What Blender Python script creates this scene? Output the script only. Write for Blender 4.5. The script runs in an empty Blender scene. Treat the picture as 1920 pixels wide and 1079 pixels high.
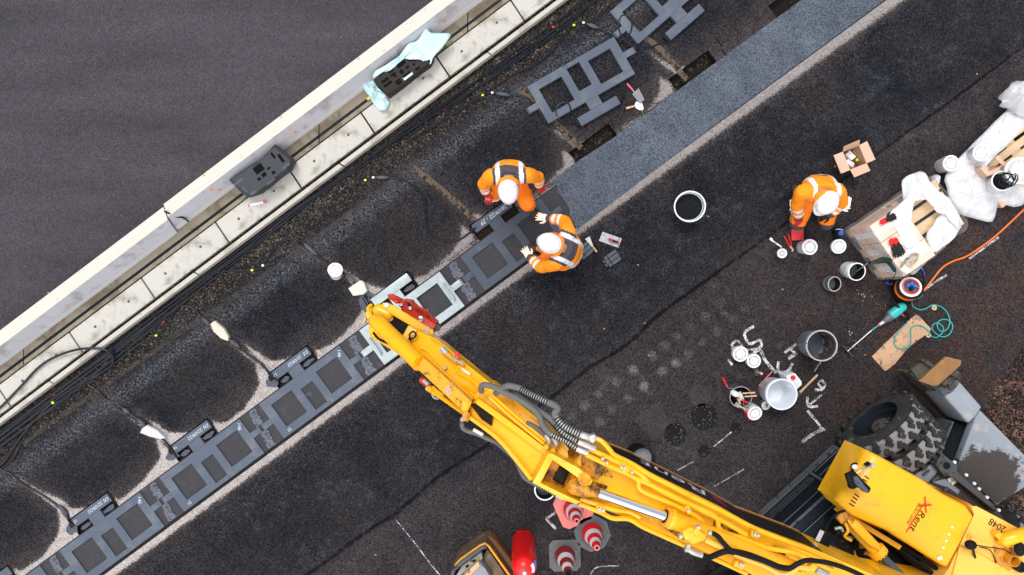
import bpy, bmesh, math, random
import numpy as np
from mathutils import Vector, Matrix, noise as mnoise
R = math.radians
random.seed(7)
SC = bpy.context.scene
COL = SC.collection

# ------------------------------------------------------------------ camera, sky, sun, exposure
H = 9.143            # drone height above the asphalt, metres
F = 1280.0           # focal length in photo pixels (24 mm on 36 mm)
CX, CY = 960.0, 539.5
cam = bpy.data.cameras.new('camera'); cam.lens = 24; cam.sensor_width = 36
cam.clip_start = 0.1; cam.clip_end = 500
camo = bpy.data.objects.new('camera', cam); COL.objects.link(camo)
camo.location = (0, 0, H); SC.camera = camo
SUN_EL, SUN_ROT = R(58), R(200)
wd = bpy.data.worlds.new('World'); SC.world = wd; wd.use_nodes = True
wn = wd.node_tree.nodes; wl = wd.node_tree.links
sky = wn.new('ShaderNodeTexSky'); sky.sky_type = 'NISHITA'; sky.sun_disc = False
sky.sun_elevation = SUN_EL; sky.sun_rotation = SUN_ROT; sky.air_density = 1.0; sky.dust_density = 3.0; sky.ozone_density = 1.0
hs = wn.new('ShaderNodeHueSaturation'); hs.inputs['Saturation'].default_value = 0.35
wl.new(sky.outputs[0], hs.inputs['Color'])
wl.new(hs.outputs[0], wn['Background'].inputs['Color']); wn['Background'].inputs['Strength'].default_value = 0.14
sun = bpy.data.lights.new('sun', 'SUN'); sun.energy = 1.5; sun.angle = R(26); sun.color = (1.0, 0.97, 0.93)
suno = bpy.data.objects.new('sun', sun); COL.objects.link(suno); suno.location = (-3, 6, 20)
# light from above, a little from the upper left of the picture
suno.rotation_euler = Vector((math.sin(SUN_ROT) * math.cos(SUN_EL), -math.cos(SUN_ROT) * math.cos(SUN_EL), math.sin(SUN_EL))).to_track_quat('Z', 'Y').to_euler()
SC.view_settings.view_transform = 'Standard'; SC.view_settings.look = 'None'
SC.view_settings.exposure = 0.75; SC.view_settings.gamma = 1.0
SC.cycles.max_bounces = 6; SC.cycles.transparent_max_bounces = 12

def W(px, py, z=0.0):
    """photo pixel at height z -> point in the place"""
    s = (H - z) / F
    return Vector(((px - CX) * s, (CY - py) * s, z))
def WL(pts, z=0.0): return [W(p[0], p[1], p[2] if len(p) > 2 else z) for p in pts]
def ang(dx, dy): return math.atan2(-dy, dx)      # photo direction -> angle about z

# ------------------------------------------------------------------ mesh building
class G:
    def __init__(s): s.bm = bmesh.new(); s.mi = 0
    def face(s, vs):
        try:
            f = s.bm.faces.new(vs); f.material_index = s.mi; return f
        except ValueError: return None
    def poly(s, pts):
        return s.face([s.bm.verts.new(p) for p in pts])
    def prism(s, top, depth=None, zb=None, bev=0, seg=2, taper=0.0):
        """solid under a top outline"""
        a = sum((top[i].x * top[(i + 1) % len(top)].y - top[(i + 1) % len(top)].x * top[i].y) for i in range(len(top)))
        if a < 0: top = top[::-1]
        c = sum(top, Vector()) / len(top)
        b = [Vector((p.x + (p.x - c.x) * taper, p.y + (p.y - c.y) * taper, zb if zb is not None else p.z - depth)) for p in top]
        tv = [s.bm.verts.new(p) for p in top]; bv = [s.bm.verts.new(p) for p in b]
        fs = [s.face(tv), s.face(bv[::-1])]
        n = len(top)
        for i in range(n): fs.append(s.face([bv[i], bv[(i + 1) % n], tv[(i + 1) % n], tv[i]]))
        if bev:
            es = set(e for f in fs if f for e in f.edges)
            r = bmesh.ops.bevel(s.bm, geom=list(es), offset=bev, segments=seg, profile=0.6, affect='EDGES')
            for f in r['faces']: f.material_index = s.mi
        return s
    def box(s, c, size, rz=0.0, bev=0, rot=None, seg=2):
        m = rot if rot is not None else Matrix.Rotation(rz, 3, 'Z')
        hx, hy, hz = size[0] / 2, size[1] / 2, size[2] / 2
        vs = [s.bm.verts.new(Vector(c) + m @ Vector((x * hx, y * hy, z * hz))) for z in (-1, 1) for x, y in ((-1, -1), (1, -1), (1, 1), (-1, 1))]
        fs = [s.face([vs[3], vs[2], vs[1], vs[0]]), s.face(vs[4:])]
        for i in range(4): fs.append(s.face([vs[i], vs[(i + 1) % 4], vs[4 + (i + 1) % 4], vs[4 + i]]))
        if bev:
            r = bmesh.ops.bevel(s.bm, geom=list(set(e for f in fs for e in f.edges)), offset=bev, segments=seg, profile=0.6, affect='EDGES')
            for f in r['faces']: f.material_index = s.mi
        return s
    def bar(s, a, b, w, h, up=Vector((0, 0, 1)), bev=0):
        """rectangular bar from a to b"""
        a = Vector(a); b = Vector(b); d = (b - a); L = d.length; d.normalize()
        y = up.cross(d)
        if y.length < 1e-4: y = Vector((0, 1, 0)).cross(d)
        y.normalize(); z = d.cross(y)
        m = Matrix((d, y, z)).transposed()
        return s.box((a + b) / 2, (L, w, h), rot=m, bev=bev)
    def tube(s, path, r, n=8, cap=True, alt=None):
        path = [Vector(p) for p in path]; m = len(path)
        rs = r if isinstance(r, (list, tuple)) else [r] * m
        t = [(path[min(i + 1, m - 1)] - path[max(i - 1, 0)]).normalized() for i in range(m)]
        ref = Vector((0, 0, 1)) if abs(t[0].z) < 0.9 else Vector((1, 0, 0))
        u = (ref - t[0] * ref.dot(t[0])).normalized()
        rings = []
        for i in range(m):
            u = (u - t[i] * u.dot(t[i]))
            if u.length < 1e-5: u = Vector((1, 0, 0)) - t[i] * t[i].x
            u.normalize(); v = t[i].cross(u)
            rings.append([s.bm.verts.new(path[i] + (u * math.cos(2 * math.pi * k / n) + v * math.sin(2 * math.pi * k / n)) * rs[i]) for k in range(n)])
        base = s.mi
        for i in range(m - 1):
            if alt is not None: s.mi = alt[i % len(alt)]
            for k in range(n): s.face([rings[i][k], rings[i][(k + 1) % n], rings[i + 1][(k + 1) % n], rings[i + 1][k]])
        s.mi = base
        if cap: s.face(rings[0][::-1]); s.face(rings[-1])
        return s
    def lathe(s, c, prof, n=32, axis=Vector((0, 0, 1)), close=False):
        """prof: (radius, height) pairs about axis through c"""
        axis = Vector(axis).normalized()
        ref = Vector((1, 0, 0)) if abs(axis.x) < 0.9 else Vector((0, 1, 0))
        u = (ref - axis * ref.dot(axis)).normalized(); v = axis.cross(u); c = Vector(c)
        rings = []
        for (r, h) in prof:
            if r < 1e-6: rings.append([s.bm.verts.new(c + axis * h)])
            else: rings.append([s.bm.verts.new(c + axis * h + (u * math.cos(2 * math.pi * k / n) + v * math.sin(2 * math.pi * k / n)) * r) for k in range(n)])
        pairs = list(zip(rings, rings[1:])) + ([(rings[-1], rings[0])] if close else [])
        for A, B in pairs:
            for k in range(n):
                a0, a1 = A[k % len(A)], A[(k + 1) % n % len(A)]; b0, b1 = B[k % len(B)], B[(k + 1) % n % len(B)]
                if len(A) == 1 and len(B) == 1: continue
                if len(A) == 1: s.face([a0, b1, b0])
                elif len(B) == 1: s.face([a0, a1, b0])
                else: s.face([a0, a1, b1, b0])
        return s
    def ell(s, c, rad, rot=None, n=16, m=10):
        rot = rot or Matrix.Identity(3); c = Vector(c)
        rings = []
        for j in range(m + 1):
            th = math.pi * j / m
            if j in (0, m): rings.append([s.bm.verts.new(c + rot @ Vector((0, 0, rad[2] * math.cos(th))))])
            else: rings.append([s.bm.verts.new(c + rot @ Vector((rad[0] * math.sin(th) * math.cos(2 * math.pi * k / n), rad[1] * math.sin(th) * math.sin(2 * math.pi * k / n), rad[2] * math.cos(th)))) for k in range(n)])
        for A, B in zip(rings, rings[1:]):
            for k in range(n):
                if len(A) == 1: s.face([A[0], B[k], B[(k + 1) % n]])
                elif len(B) == 1: s.face([A[(k + 1) % n], A[k], B[0]])
                else: s.face([A[k], B[k], B[(k + 1) % n], A[(k + 1) % n]])
        return s
    def grid(s, fn, nu, nv):
        vs = [[s.bm.verts.new(fn(i / nu, j / nv)) for j in range(nv + 1)] for i in range(nu + 1)]
        for i in range(nu):
            for j in range(nv): s.face([vs[i][j], vs[i + 1][j], vs[i + 1][j + 1], vs[i][j + 1]])
        return s

def crom(pts, k=8, closed=False):
    """smooth curve through points"""
    pts = [Vector(p) for p in pts]; n = len(pts); out = []
    for i in range(n if closed else n - 1):
        if closed: p0, p1, p2, p3 = pts[(i - 1) % n], pts[i], pts[(i + 1) % n], pts[(i + 2) % n]
        else: p0, p1, p2, p3 = pts[max(i - 1, 0)], pts[i], pts[i + 1], pts[min(i + 2, n - 1)]
        for j in range(k):
            t = j / k
            out.append(0.5 * ((2 * p1) + (p2 - p0) * t + (2 * p0 - 5 * p1 + 4 * p2 - p3) * t * t + (3 * p1 - p0 - 3 * p2 + p3) * t ** 3))
    out.append(pts[0].copy() if closed else pts[-1].copy())
    return out

def wloc(o):
    v = Vector()
    while o is not None: v = v + Vector(o.location); o = o.parent
    return v

def obj(name, g, mats, parent=None, smooth=38, origin=None):
    """link the builder's mesh as ONE object (world coordinates in, local coordinates out)"""
    me = bpy.data.meshes.new(name)
    bm = g.bm if isinstance(g, G) else g
    if parent is not None: off = wloc(parent)
    elif origin is not None: off = Vector(origin)
    else:
        xs = [v.co for v in bm.verts]
        off = Vector((sum(c.x for c in xs) / len(xs), sum(c.y for c in xs) / len(xs), min(c.z for c in xs)))
    bmesh.ops.recalc_face_normals(bm, faces=bm.faces)
    for v in bm.verts: v.co -= off
    bm.to_mesh(me); bm.free()
    for m in (mats if isinstance(mats, (list, tuple)) else [mats]): me.materials.append(m)
    if smooth:
        me.polygons.foreach_set('use_smooth', [True] * len(me.polygons))
        me.set_sharp_from_angle(angle=R(smooth))
    o = bpy.data.objects.new(name, me); COL.objects.link(o)
    if parent is not None: o.parent = parent
    else: o.location = off
    return o

def tag(o, label, cat, group=None):
    o['label'] = label; o['category'] = cat
    if group: o['group'] = group
    return o
def thing(name, label, cat, loc=(0, 0, 0), group=None):
    o = bpy.data.objects.new(name, None); o.empty_display_size = 0.1; COL.objects.link(o); o.location = loc
    return tag(o, label, cat, group)
def struct(o, kind='structure'): o['kind'] = kind; return o
def dup(root, loc=None, rz=None, label=None, group=None):
    r = root.copy(); COL.objects.link(r)
    if loc is not None: r.location = loc
    if rz is not None: r.rotation_euler = (0, 0, rz)
    if label: r['label'] = label
    if group: r['group'] = group
    for ch in list(root.children):
        c = ch.copy(); COL.objects.link(c); c.parent = r
        for gch in ch.children:
            d = gch.copy(); COL.objects.link(d); d.parent = c
    return r

def text_mesh(g, s, size, origin, xdir, ydir, shear=0.0, lift=0.0, sx=1.0):
    """flat lettering laid on a surface spanned by xdir, ydir"""
    cu = bpy.data.curves.new('lettering', 'FONT'); cu.body = s; cu.size = size; cu.shear = shear; cu.align_x = 'LEFT'; cu.resolution_u = 3
    o = bpy.data.objects.new('lettering', cu); COL.objects.link(o)
    dg = bpy.context.evaluated_depsgraph_get(); me = bpy.data.meshes.new_from_object(o.evaluated_get(dg))
    xd = Vector(xdir).normalized(); yd = Vector(ydir).normalized(); nd = xd.cross(yd).normalized(); origin = Vector(origin) + nd * lift
    vs = [g.bm.verts.new(origin + xd * v.co.x * sx + yd * v.co.y) for v in me.vertices]
    for p in me.polygons: g.face([vs[i] for i in p.vertices])
    bpy.data.objects.remove(o); bpy.data.curves.remove(cu); bpy.data.meshes.remove(me)

# ------------------------------------------------------------------ procedural materials
class NT:
    def __init__(s, name):
        s.m = bpy.data.materials.new(name); s.m.use_nodes = True; s.t = s.m.node_tree; s.n = s.t.nodes; s.l = s.t.links
        s.b = s.n['Principled BSDF']; s.tc = s.n.new('ShaderNodeTexCoord'); s.co = s.tc.outputs['Object']
    def set(s, sock, v):
        if hasattr(v, 'is_output'): s.l.new(v, sock)
        elif isinstance(v, (tuple, list)) and len(v) == 3 and sock.type == 'RGBA': sock.default_value = (*v, 1)
        else: sock.default_value = v
    def math(s, op, a, b=0.0, c=None, clamp=False):
        n = s.n.new('ShaderNodeMath'); n.operation = op; n.use_clamp = clamp
        s.set(n.inputs[0], a); s.set(n.inputs[1], b)
        if c is not None: s.set(n.inputs[2], c)
        return n.outputs[0]
    def mix(s, f, a, b, bt='MIX'):
        n = s.n.new('ShaderNodeMix'); n.data_type = 'RGBA'; n.blend_type = bt
        s.set(n.inputs[0], f); s.set(n.inputs[6], a); s.set(n.inputs[7], b); return n.outputs[2]
    def noise(s, scale, detail=4, rough=0.55, vec=None, dist=0.0):
        n = s.n.new('ShaderNodeTexNoise'); s.l.new(vec or s.co, n.inputs['Vector'])
        n.inputs['Scale'].default_value = scale; n.inputs['Detail'].default_value = detail; n.inputs['Roughness'].default_value = rough; n.inputs['Distortion'].default_value = dist
        return n.outputs[0]
    def vor(s, scale, out='Distance', feat='F1', vec=None):
        n = s.n.new('ShaderNodeTexVoronoi'); n.feature = feat; s.l.new(vec or s.co, n.inputs['Vector']); n.inputs['Scale'].default_value = scale
        return n.outputs[out]
    def map(s, v, a, b, c=0.0, d=1.0, smooth=False):
        n = s.n.new('ShaderNodeMapRange'); n.interpolation_type = 'SMOOTHSTEP' if smooth else 'LINEAR'
        s.set(n.inputs[0], v); n.inputs[1].default_value = a; n.inputs[2].default_value = b; n.inputs[3].default_value = c; n.inputs[4].default_value = d
        return n.outputs[0]
    def scale(s, vec, sc, rot=(0, 0, 0)):
        n = s.n.new('ShaderNodeMapping'); s.l.new(vec or s.co, n.inputs[0]); n.inputs['Scale'].default_value = sc; n.inputs['Rotation'].default_value = rot; return n.outputs[0]
    def attr(s, name):
        n = s.n.new('ShaderNodeAttribute'); n.attribute_name = name; return n.outputs['Color']
    def sep(s, c):
        n = s.n.new('ShaderNodeSeparateColor'); s.l.new(c, n.inputs[0]); return n.outputs
    def bump(s, h, strength=0.3, dist=0.01):
        n = s.n.new('ShaderNodeBump'); n.inputs['Strength'].default_value = strength; n.inputs['Distance'].default_value = dist
        s.l.new(h, n.inputs['Height']); s.l.new(n.outputs[0], s.b.inputs['Normal'])
    def out(s, col=None, rough=None, metal=None, spec=None):
        if col is not None: s.set(s.b.inputs['Base Color'], col)
        if rough is not None: s.set(s.b.inputs['Roughness'], rough)
        if metal is not None: s.set(s.b.inputs['Metallic'], metal)
        if spec is not None: s.set(s.b.inputs['Specular IOR Level'], spec)
        return s.m

def lin(r, g, b):
    f = lambda c: (c / 255 / 12.92) if c / 255 <= 0.04045 else ((c / 255 + 0.055) / 1.055) ** 2.4
    return (f(r), f(g), f(b))
def mul(c, k): return tuple(x * k for x in c)

def mat(name, col, rough=0.6, metal=0.0, var=0.2, vs=6.0, bump=0.1, bs=90.0, stain=None, st_s=9.0, st_t=0.6, st_w=0.12, spec=None, speck=0.0, sp_s=150.0, coat=0.0):
    """paint / plastic / cloth: base colour with uneven tone, fine grain, and stains with a shape of their own"""
    t = NT(name)
    v = t.noise(vs, 5, 0.6); fine = t.noise(bs, 3, 0.6)
    c = t.mix(v, mul(col, 1 - var), mul(col, 1 + var))
    if speck:
        r = t.sep(t.vor(sp_s, 'Color'))[0]
        c = t.mix(1.0, c, t.map(r, 0, 1, 1 - speck, 1 + speck), 'MULTIPLY')
    if stain is not None:
        sn = t.noise(st_s, 7, 0.68, dist=0.4)
        f = t.map(sn, st_t, st_t + st_w, 0, 1, True)
        c = t.mix(f, c, stain)
    if spec is None: spec = min(0.4, 0.04 + max(col) * 1.3) if not metal else 0.5
    t.out(c, t.map(v, 0.3, 0.7, max(rough - 0.08, 0.03), min(rough + 0.08, 1)), metal, spec)
    if coat: t.b.inputs['Coat Weight'].default_value = coat; t.b.inputs['Coat Roughness'].default_value = 0.15
    if bump: t.bump(t.math('ADD', fine, t.math('MULTIPLY', v, 0.5)), bump, 0.01)
    return t.m
# ------------------------------------------------------------------ palette
YEL = lin(246, 166, 4)
m_yel = mat('yellow_paint', (0.90, 0.43, 0.004), 0.32, var=0.06, vs=3, bump=0.02, stain=(0.30, 0.12, 0.015), st_s=15, st_t=0.645, st_w=0.05, coat=0.2)
m_yel_worn = mat('worn_yellow_paint', (0.76, 0.34, 0.02), 0.5, var=0.12, vs=7, bump=0.05, stain=(0.10, 0.05, 0.025), st_s=10, st_t=0.54, st_w=0.16)
m_yel_dirty = mat('greasy_yellow_paint', (0.66, 0.27, 0.012), 0.5, var=0.12, vs=9, bump=0.06, stain=(0.03, 0.016, 0.008), st_s=6, st_t=0.42, st_w=0.24)
m_yel_pale = mat('pale_yellow_paint', (0.84, 0.46, 0.07), 0.4, var=0.06, vs=4, bump=0.03, stain=(0.4, 0.18, 0.06), st_s=20, st_t=0.7, st_w=0.04, coat=0.2)  # paler yellow; on the rear deck it holds the sheen in its colour
m_rust_paint = mat('bare_rusty_steel', (0.55, 0.36, 0.2), 0.7, var=0.25, vs=11, bump=0.1, stain=(0.2, 0.07, 0.03), st_s=22, st_t=0.57, st_w=0.05)
m_grease = mat('black_grease', (0.014, 0.011, 0.009), 0.35, var=0.4, vs=20, bump=0.2, bs=50, stain=(0.16, 0.07, 0.02), st_s=18, st_t=0.6, st_w=0.08)
m_black = mat('black_plastic', (0.012, 0.012, 0.014), 0.4, var=0.2, bump=0.05)
m_blackmat = mat('black_sheet_metal', (0.012, 0.016, 0.021), 0.4, var=0.3, vs=8, bump=0.05, stain=(0.05, 0.055, 0.06), st_s=30, st_t=0.72, st_w=0.05)
m_cable = mat('cable_rubber', (0.009, 0.012, 0.018), 0.32, var=0.2, bump=0.02, spec=0.2)
m_rubber = mat('tyre_rubber', (0.040, 0.039, 0.039), 0.78, var=0.35, vs=7, bump=0.2, bs=60, stain=(0.16, 0.15, 0.145), st_s=9, st_t=0.56, st_w=0.14)
m_treadgap = mat('dusty_tread_groove', (0.25, 0.245, 0.245), 0.85, var=0.4, vs=12, bump=0.2)
m_chrome = mat('chrome_rod', (0.85, 0.86, 0.88), 0.09, 1.0, var=0.03, bump=0)
m_steel = mat('bright_steel', (0.6, 0.6, 0.6), 0.35, 0.9, var=0.15, bump=0.05)
m_zinc = mat('zinc_fitting', (0.52, 0.51, 0.49), 0.45, 0.6, var=0.2, vs=20, bump=0.05)
m_hose = mat('grey_hose', (0.125, 0.125, 0.12), 0.6, var=0.25, vs=14, bump=0.1)
m_hose_dark = mat('hose_guard_gap', (0.02, 0.02, 0.022), 0.6, var=0.2)
m_hose_ring = mat('hose_guard_coil', (0.30, 0.30, 0.29), 0.4, 0.4, var=0.2, vs=20)
m_red = mat('red_paint', (0.52, 0.035, 0.012), 0.42, var=0.18, vs=12, bump=0.06, stain=(0.04, 0.02, 0.015), st_s=14, st_t=0.585, st_w=0.05)
m_redplastic = mat('red_plastic', (0.74, 0.014, 0.010), 0.35, var=0.08, bump=0.02)
m_gasred = mat('gas_bottle_red', (0.72, 0.006, 0.006), 0.33, var=0.12, vs=4, bump=0.03, stain=(0.32, 0.004, 0.006), st_s=5, st_t=0.6, st_w=0.2, coat=0.2)
m_greysteel = mat('grey_painted_steel', (0.215, 0.245, 0.28), 0.45, var=0.2, vs=6, bump=0.06, stain=(0.33, 0.24, 0.21), st_s=8, st_t=0.585, st_w=0.14)
m_greydark = mat('dark_grey_paint', (0.075, 0.085, 0.10), 0.45, var=0.2, vs=7, bump=0.05, stain=(0.03, 0.024, 0.02), st_s=7, st_t=0.55, st_w=0.1)
m_muddy = mat('wet_mud_film', (0.052, 0.042, 0.041), 0.5, var=0.25, vs=16, bump=0.15, stain=(0.15, 0.165, 0.19), st_s=26, st_t=0.60, st_w=0.05)
m_rust = mat('rusty_pad', (0.25, 0.125, 0.045), 0.6, var=0.35, vs=7, bump=0.12, stain=(0.42, 0.24, 0.12), st_s=5, st_t=0.56, st_w=0.2)
m_dirtsteel = mat('dirty_old_steel', (0.085, 0.075, 0.06), 0.75, var=0.35, vs=12, bump=0.15, stain=(0.03, 0.028, 0.027), st_s=9, st_t=0.5, st_w=0.1)
m_coil = mat('blue_grey_coil_casing', (0.080, 0.099, 0.133), 0.5, var=0.16, vs=5, bump=0.05, stain=(0.155, 0.175, 0.21), st_s=7, st_t=0.56, st_w=0.25, spec=0.15)
m_coil_dark = mat('wet_coil_casing', (0.062, 0.076, 0.100), 0.42, var=0.25, vs=5, bump=0.05, stain=(0.11, 0.135, 0.165), st_s=6, st_t=0.56, st_w=0.16)
m_galv = mat('galvanised_steel', (0.36, 0.42, 0.43), 0.42, 0.25, var=0.16, vs=9, bump=0.04, stain=(0.5, 0.55, 0.55), st_s=14, st_t=0.58, st_w=0.1, spec=.2)
m_fill = mat('dark_joint_filler', (0.043, 0.043, 0.048), 0.62, var=0.3, vs=9, bump=0.25, bs=30, stain=(0.075, 0.075, 0.082), st_s=6, st_t=0.56, st_w=0.2)
m_fill_dark = mat('wet_joint_filler', (0.020, 0.020, 0.023), 0.5, var=0.4, vs=7, bump=0.3, bs=24, stain=(0.06, 0.065, 0.075), st_s=5, st_t=0.58, st_w=0.2)
m_pit = mat('pit_soil', (0.016, 0.013, 0.011), 0.85, var=0.6, vs=18, bump=0.8, bs=35, stain=(0.07, 0.05, 0.035), st_s=26, st_t=0.6, st_w=0.06)
m_bitumen = mat('glossy_bitumen', (0.070, 0.080, 0.100), 0.14, var=0.5, vs=10, bump=0.15, bs=14)
m_plasticfoot = mat('recycled_plastic', (0.050, 0.054, 0.062), 0.62, var=0.22, vs=9, bump=0.2, bs=60)
m_footdark = mat('brown_black_plastic', (0.028, 0.024, 0.022), 0.5, var=0.2, bump=0.1)
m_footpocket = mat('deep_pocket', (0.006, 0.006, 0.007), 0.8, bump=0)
m_tarp = mat('pale_blue_plastic_film', (0.50, 0.70, 0.72), 0.38, var=0.06, vs=10, bump=0.05)
m_orange = mat('orange_fabric', (0.96, 0.285, 0.005), 0.8, var=0.12, vs=9, bump=0.25, bs=40)
m_orange2 = mat('orange_trouser_fabric', (0.95, 0.215, 0.003), 0.8, var=0.14, vs=9, bump=0.25, bs=40)
m_gfab = mat('dark_grey_fabric', (0.075, 0.066, 0.078), 0.85, var=0.2, vs=9, bump=0.25, bs=40)
m_refl = mat('reflective_tape', (0.74, 0.74, 0.76), 0.45, var=0.1, vs=12, bump=0.1, stain=(0.45, 0.40, 0.42), st_s=12, st_t=0.64, st_w=0.1)
m_helmet = mat('white_helmet', (0.87, 0.87, 0.88), 0.28, var=0.02, bump=0)
m_skin = mat('skin', (0.50, 0.24, 0.16), 0.55, var=0.12, vs=14, bump=0.1)
m_hair = mat('dark_brown_hair', (0.02, 0.013, 0.009), 0.7, var=0.5, vs=60, bump=0.4)
m_cream = mat('cream_leather_glove', (0.78, 0.68, 0.56), 0.75, var=0.12, vs=14, bump=0.2)
m_whiteglove = mat('white_glove', (0.80, 0.79, 0.78), 0.8, var=0.08, bump=0.15)
m_redglove = mat('red_knit', (0.62, 0.012, 0.016), 0.8, var=0.15, vs=20, bump=0.25)
m_blkglove = mat('black_coated_glove', (0.02, 0.02, 0.022), 0.65, var=0.3, bump=0.2)
m_boot = mat('brown_boot', (0.060, 0.042, 0.028), 0.65, var=0.35, vs=10, bump=0.2)
m_card = mat('cardboard', (0.62, 0.40, 0.285), 0.8, var=0.06, vs=6, bump=0.08)
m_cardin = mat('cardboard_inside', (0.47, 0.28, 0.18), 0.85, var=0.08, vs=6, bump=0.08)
m_white = mat('white_plastic', (0.83, 0.84, 0.86), 0.38, var=0.03, vs=8, bump=0.02)
m_whitedirty = mat('used_white_plastic', (0.66, 0.68, 0.72), 0.45, var=0.08, vs=8, bump=0.04, stain=(0.02, 0.02, 0.022), st_s=12, st_t=0.62, st_w=0.04)
m_milk = mat('milky_plastic', (0.74, 0.78, 0.83), 0.32, var=0.05, vs=5, bump=0.02)
m_bucket = mat('grey_black_bucket', (0.21, 0.235, 0.27), 0.45, var=0.25, vs=7, bump=0.08, stain=(0.015, 0.015, 0.017), st_s=8, st_t=0.58, st_w=0.05)
m_bucketin = mat('crusted_bucket_inside', (0.060, 0.055, 0.052), 0.6, var=0.5, vs=12, bump=0.4, bs=35, stain=(0.3, 0.285, 0.27), st_s=11, st_t=0.50, st_w=0.12)
m_bucketrim = mat('crusted_bucket_rim', (0.40, 0.385, 0.37), 0.7, var=0.25, vs=18, bump=0.3, stain=(0.04, 0.04, 0.04), st_s=18, st_t=0.62, st_w=0.05)
m_yelspot = mat('yellow_sticker', (0.86, 0.84, 0.25), 0.5, var=0.05, bump=0)
m_blue = mat('blue_plastic', (0.02, 0.10, 0.50), 0.35, var=0.1, bump=0.02)
m_teal = mat('teal_plastic', (0.035, 0.42, 0.42), 0.35, var=0.08, bump=0.02)
m_tealcord = mat('teal_cord', (0.03, 0.36, 0.36), 0.45, var=0.1, bump=0)
m_orcord = mat('orange_cord', (0.80, 0.16, 0.01), 0.45, var=0.1, bump=0)
m_green = mat('dark_green_plastic', (0.012, 0.035, 0.028), 0.4, var=0.2, bump=0.05)
m_wood = mat('plain_wood', (0.60, 0.38, 0.22), 0.7, var=0.14, vs=7, bump=0.1)
m_conew = mat('cone_white_band', (0.72, 0.73, 0.75), 0.45, var=0.06, vs=10, bump=0.03)
m_conered = mat('cone_red_band', (0.62, 0.020, 0.018), 0.45, var=0.12, vs=9, bump=0.03)
m_conedull = mat('cone_dull_red_band', (0.26, 0.018, 0.022), 0.5, var=0.15, vs=9, bump=0.03)
m_conepink = mat('faded_pink_cone_rubber', (0.72, 0.20, 0.18), 0.6, var=0.1, vs=7, bump=0.06)
m_conebase = mat('grey_cone_base', (0.12, 0.125, 0.132), 0.75, var=0.25, vs=10, bump=0.2, bs=60, stain=(0.08, 0.08, 0.085), st_s=9, st_t=0.58, st_w=0.1)
m_plug_red = mat('red_tag', (0.9, 0.03, 0.01), 0.4, bump=0)
m_plug_yel = mat('yellow_green_tag', (0.60, 0.80, 0.03), 0.4, bump=0)
m_grip = mat('pink_red_grip', (0.70, 0.10, 0.14), 0.45, bump=0)
m_groove = mat('tan_groove_soil', (0.105, 0.080, 0.058), .9, var=.5, vs=14, bump=.6, bs=40, stain=(0.025, 0.020, 0.017), st_s=16, st_t=.5, st_w=.08, spec=.05)
m_brush = mat('white_print', (0.78, 0.80, 0.82), 0.7, var=0.05, bump=0)
m_blackprint = mat('black_print', (0.012, 0.010, 0.010), 0.6, bump=0)
m_redprint = mat('red_print', (0.60, 0.012, 0.012), 0.5, bump=0)
m_darkred = mat('dark_red_print', (0.22, 0.006, 0.012), 0.5, bump=0)
m_bluegrey = mat('blue_grey_print', (0.50, 0.55, 0.62), 0.5, bump=0)
m_leaf = mat('orange_leaf', (0.70, 0.25, 0.05), 0.7, bump=0)
m_loop = mat('orange_loop', (0.85, 0.30, 0.02), 0.5, bump=0)
m_moss = mat('green_moss', (0.06, 0.10, 0.02), 0.9, var=0.5, vs=60, bump=0.5)

def coil_casing():
    t = NT('blue_grey_coil_casing'); a = t.noise(3, 5, 0.6); b = t.noise(9, 7, 0.72, dist=0.5)
    c = t.mix(a, (0.068, 0.085, 0.116), (0.094, 0.114, 0.150))
    c = t.mix(t.map(t.noise(2.6, 7, 0.7, dist=0.6), 0.48, 0.68, 0, 0.6, True), c, (0.150, 0.160, 0.180))     # dried cement dust
    c = t.mix(t.map(b, 0.58, 0.70, 0, 0.6, True), c, (0.046, 0.054, 0.072))                                  # damp smears
    s = t.noise(1.0, 4, 0.7, vec=t.scale(None, (4, 70, 20), (0, 0, 0.6))); c = t.mix(t.map(s, 0.67, 0.72, 0, 0.5, True), c, (0.20, 0.22, 0.25))
    c = t.mix(t.map(t.noise(45, 3, 0.6), 0.68, 0.72, 0, 0.7, True), c, (0.24, 0.24, 0.25))
    t.out(c, t.map(b, 0.4, 0.7, 0.6, 0.4), 0, 0.15); t.bump(b, 0.08); return t.m
m_coil = coil_casing()
def worn_yellow():
    t = NT('yellow_paint'); v = t.noise(3, 4); b = t.noise(1.3, 4, 0.6)
    c = t.mix(v, (0.85, 0.410, 0.004), (0.93, 0.465, 0.006))
    c = t.mix(t.map(b, 0.5, 0.75, 0, 0.35), c, (0.80, 0.44, 0.06))                      # sun-faded patches
    c = t.mix(t.map(t.noise(5, 8, 0.75, dist=0.6), 0.53, 0.74, 0, 0.62, True), c, (0.44, 0.20, 0.035))   # oily dust
    s = t.noise(1.0, 4, 0.7, vec=t.scale(None, (5, 60, 20), (0, 0, R(-28))))
    c = t.mix(t.map(s, 0.66, 0.72, 0, 0.6, True), c, (0.30, 0.14, 0.04))                  # scratches
    c = t.mix(t.map(t.noise(30, 4, 0.6), 0.69, 0.72, 0, 0.9, True), c, (0.12, 0.045, 0.015))    # chips
    t.out(c, t.map(v, 0.3, 0.7, 0.26, 0.42), 0, 0.4); t.b.inputs['Coat Weight'].default_value = 0.2; t.b.inputs['Coat Roughness'].default_value = 0.15; return t.m
m_yel = worn_yellow()
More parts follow.
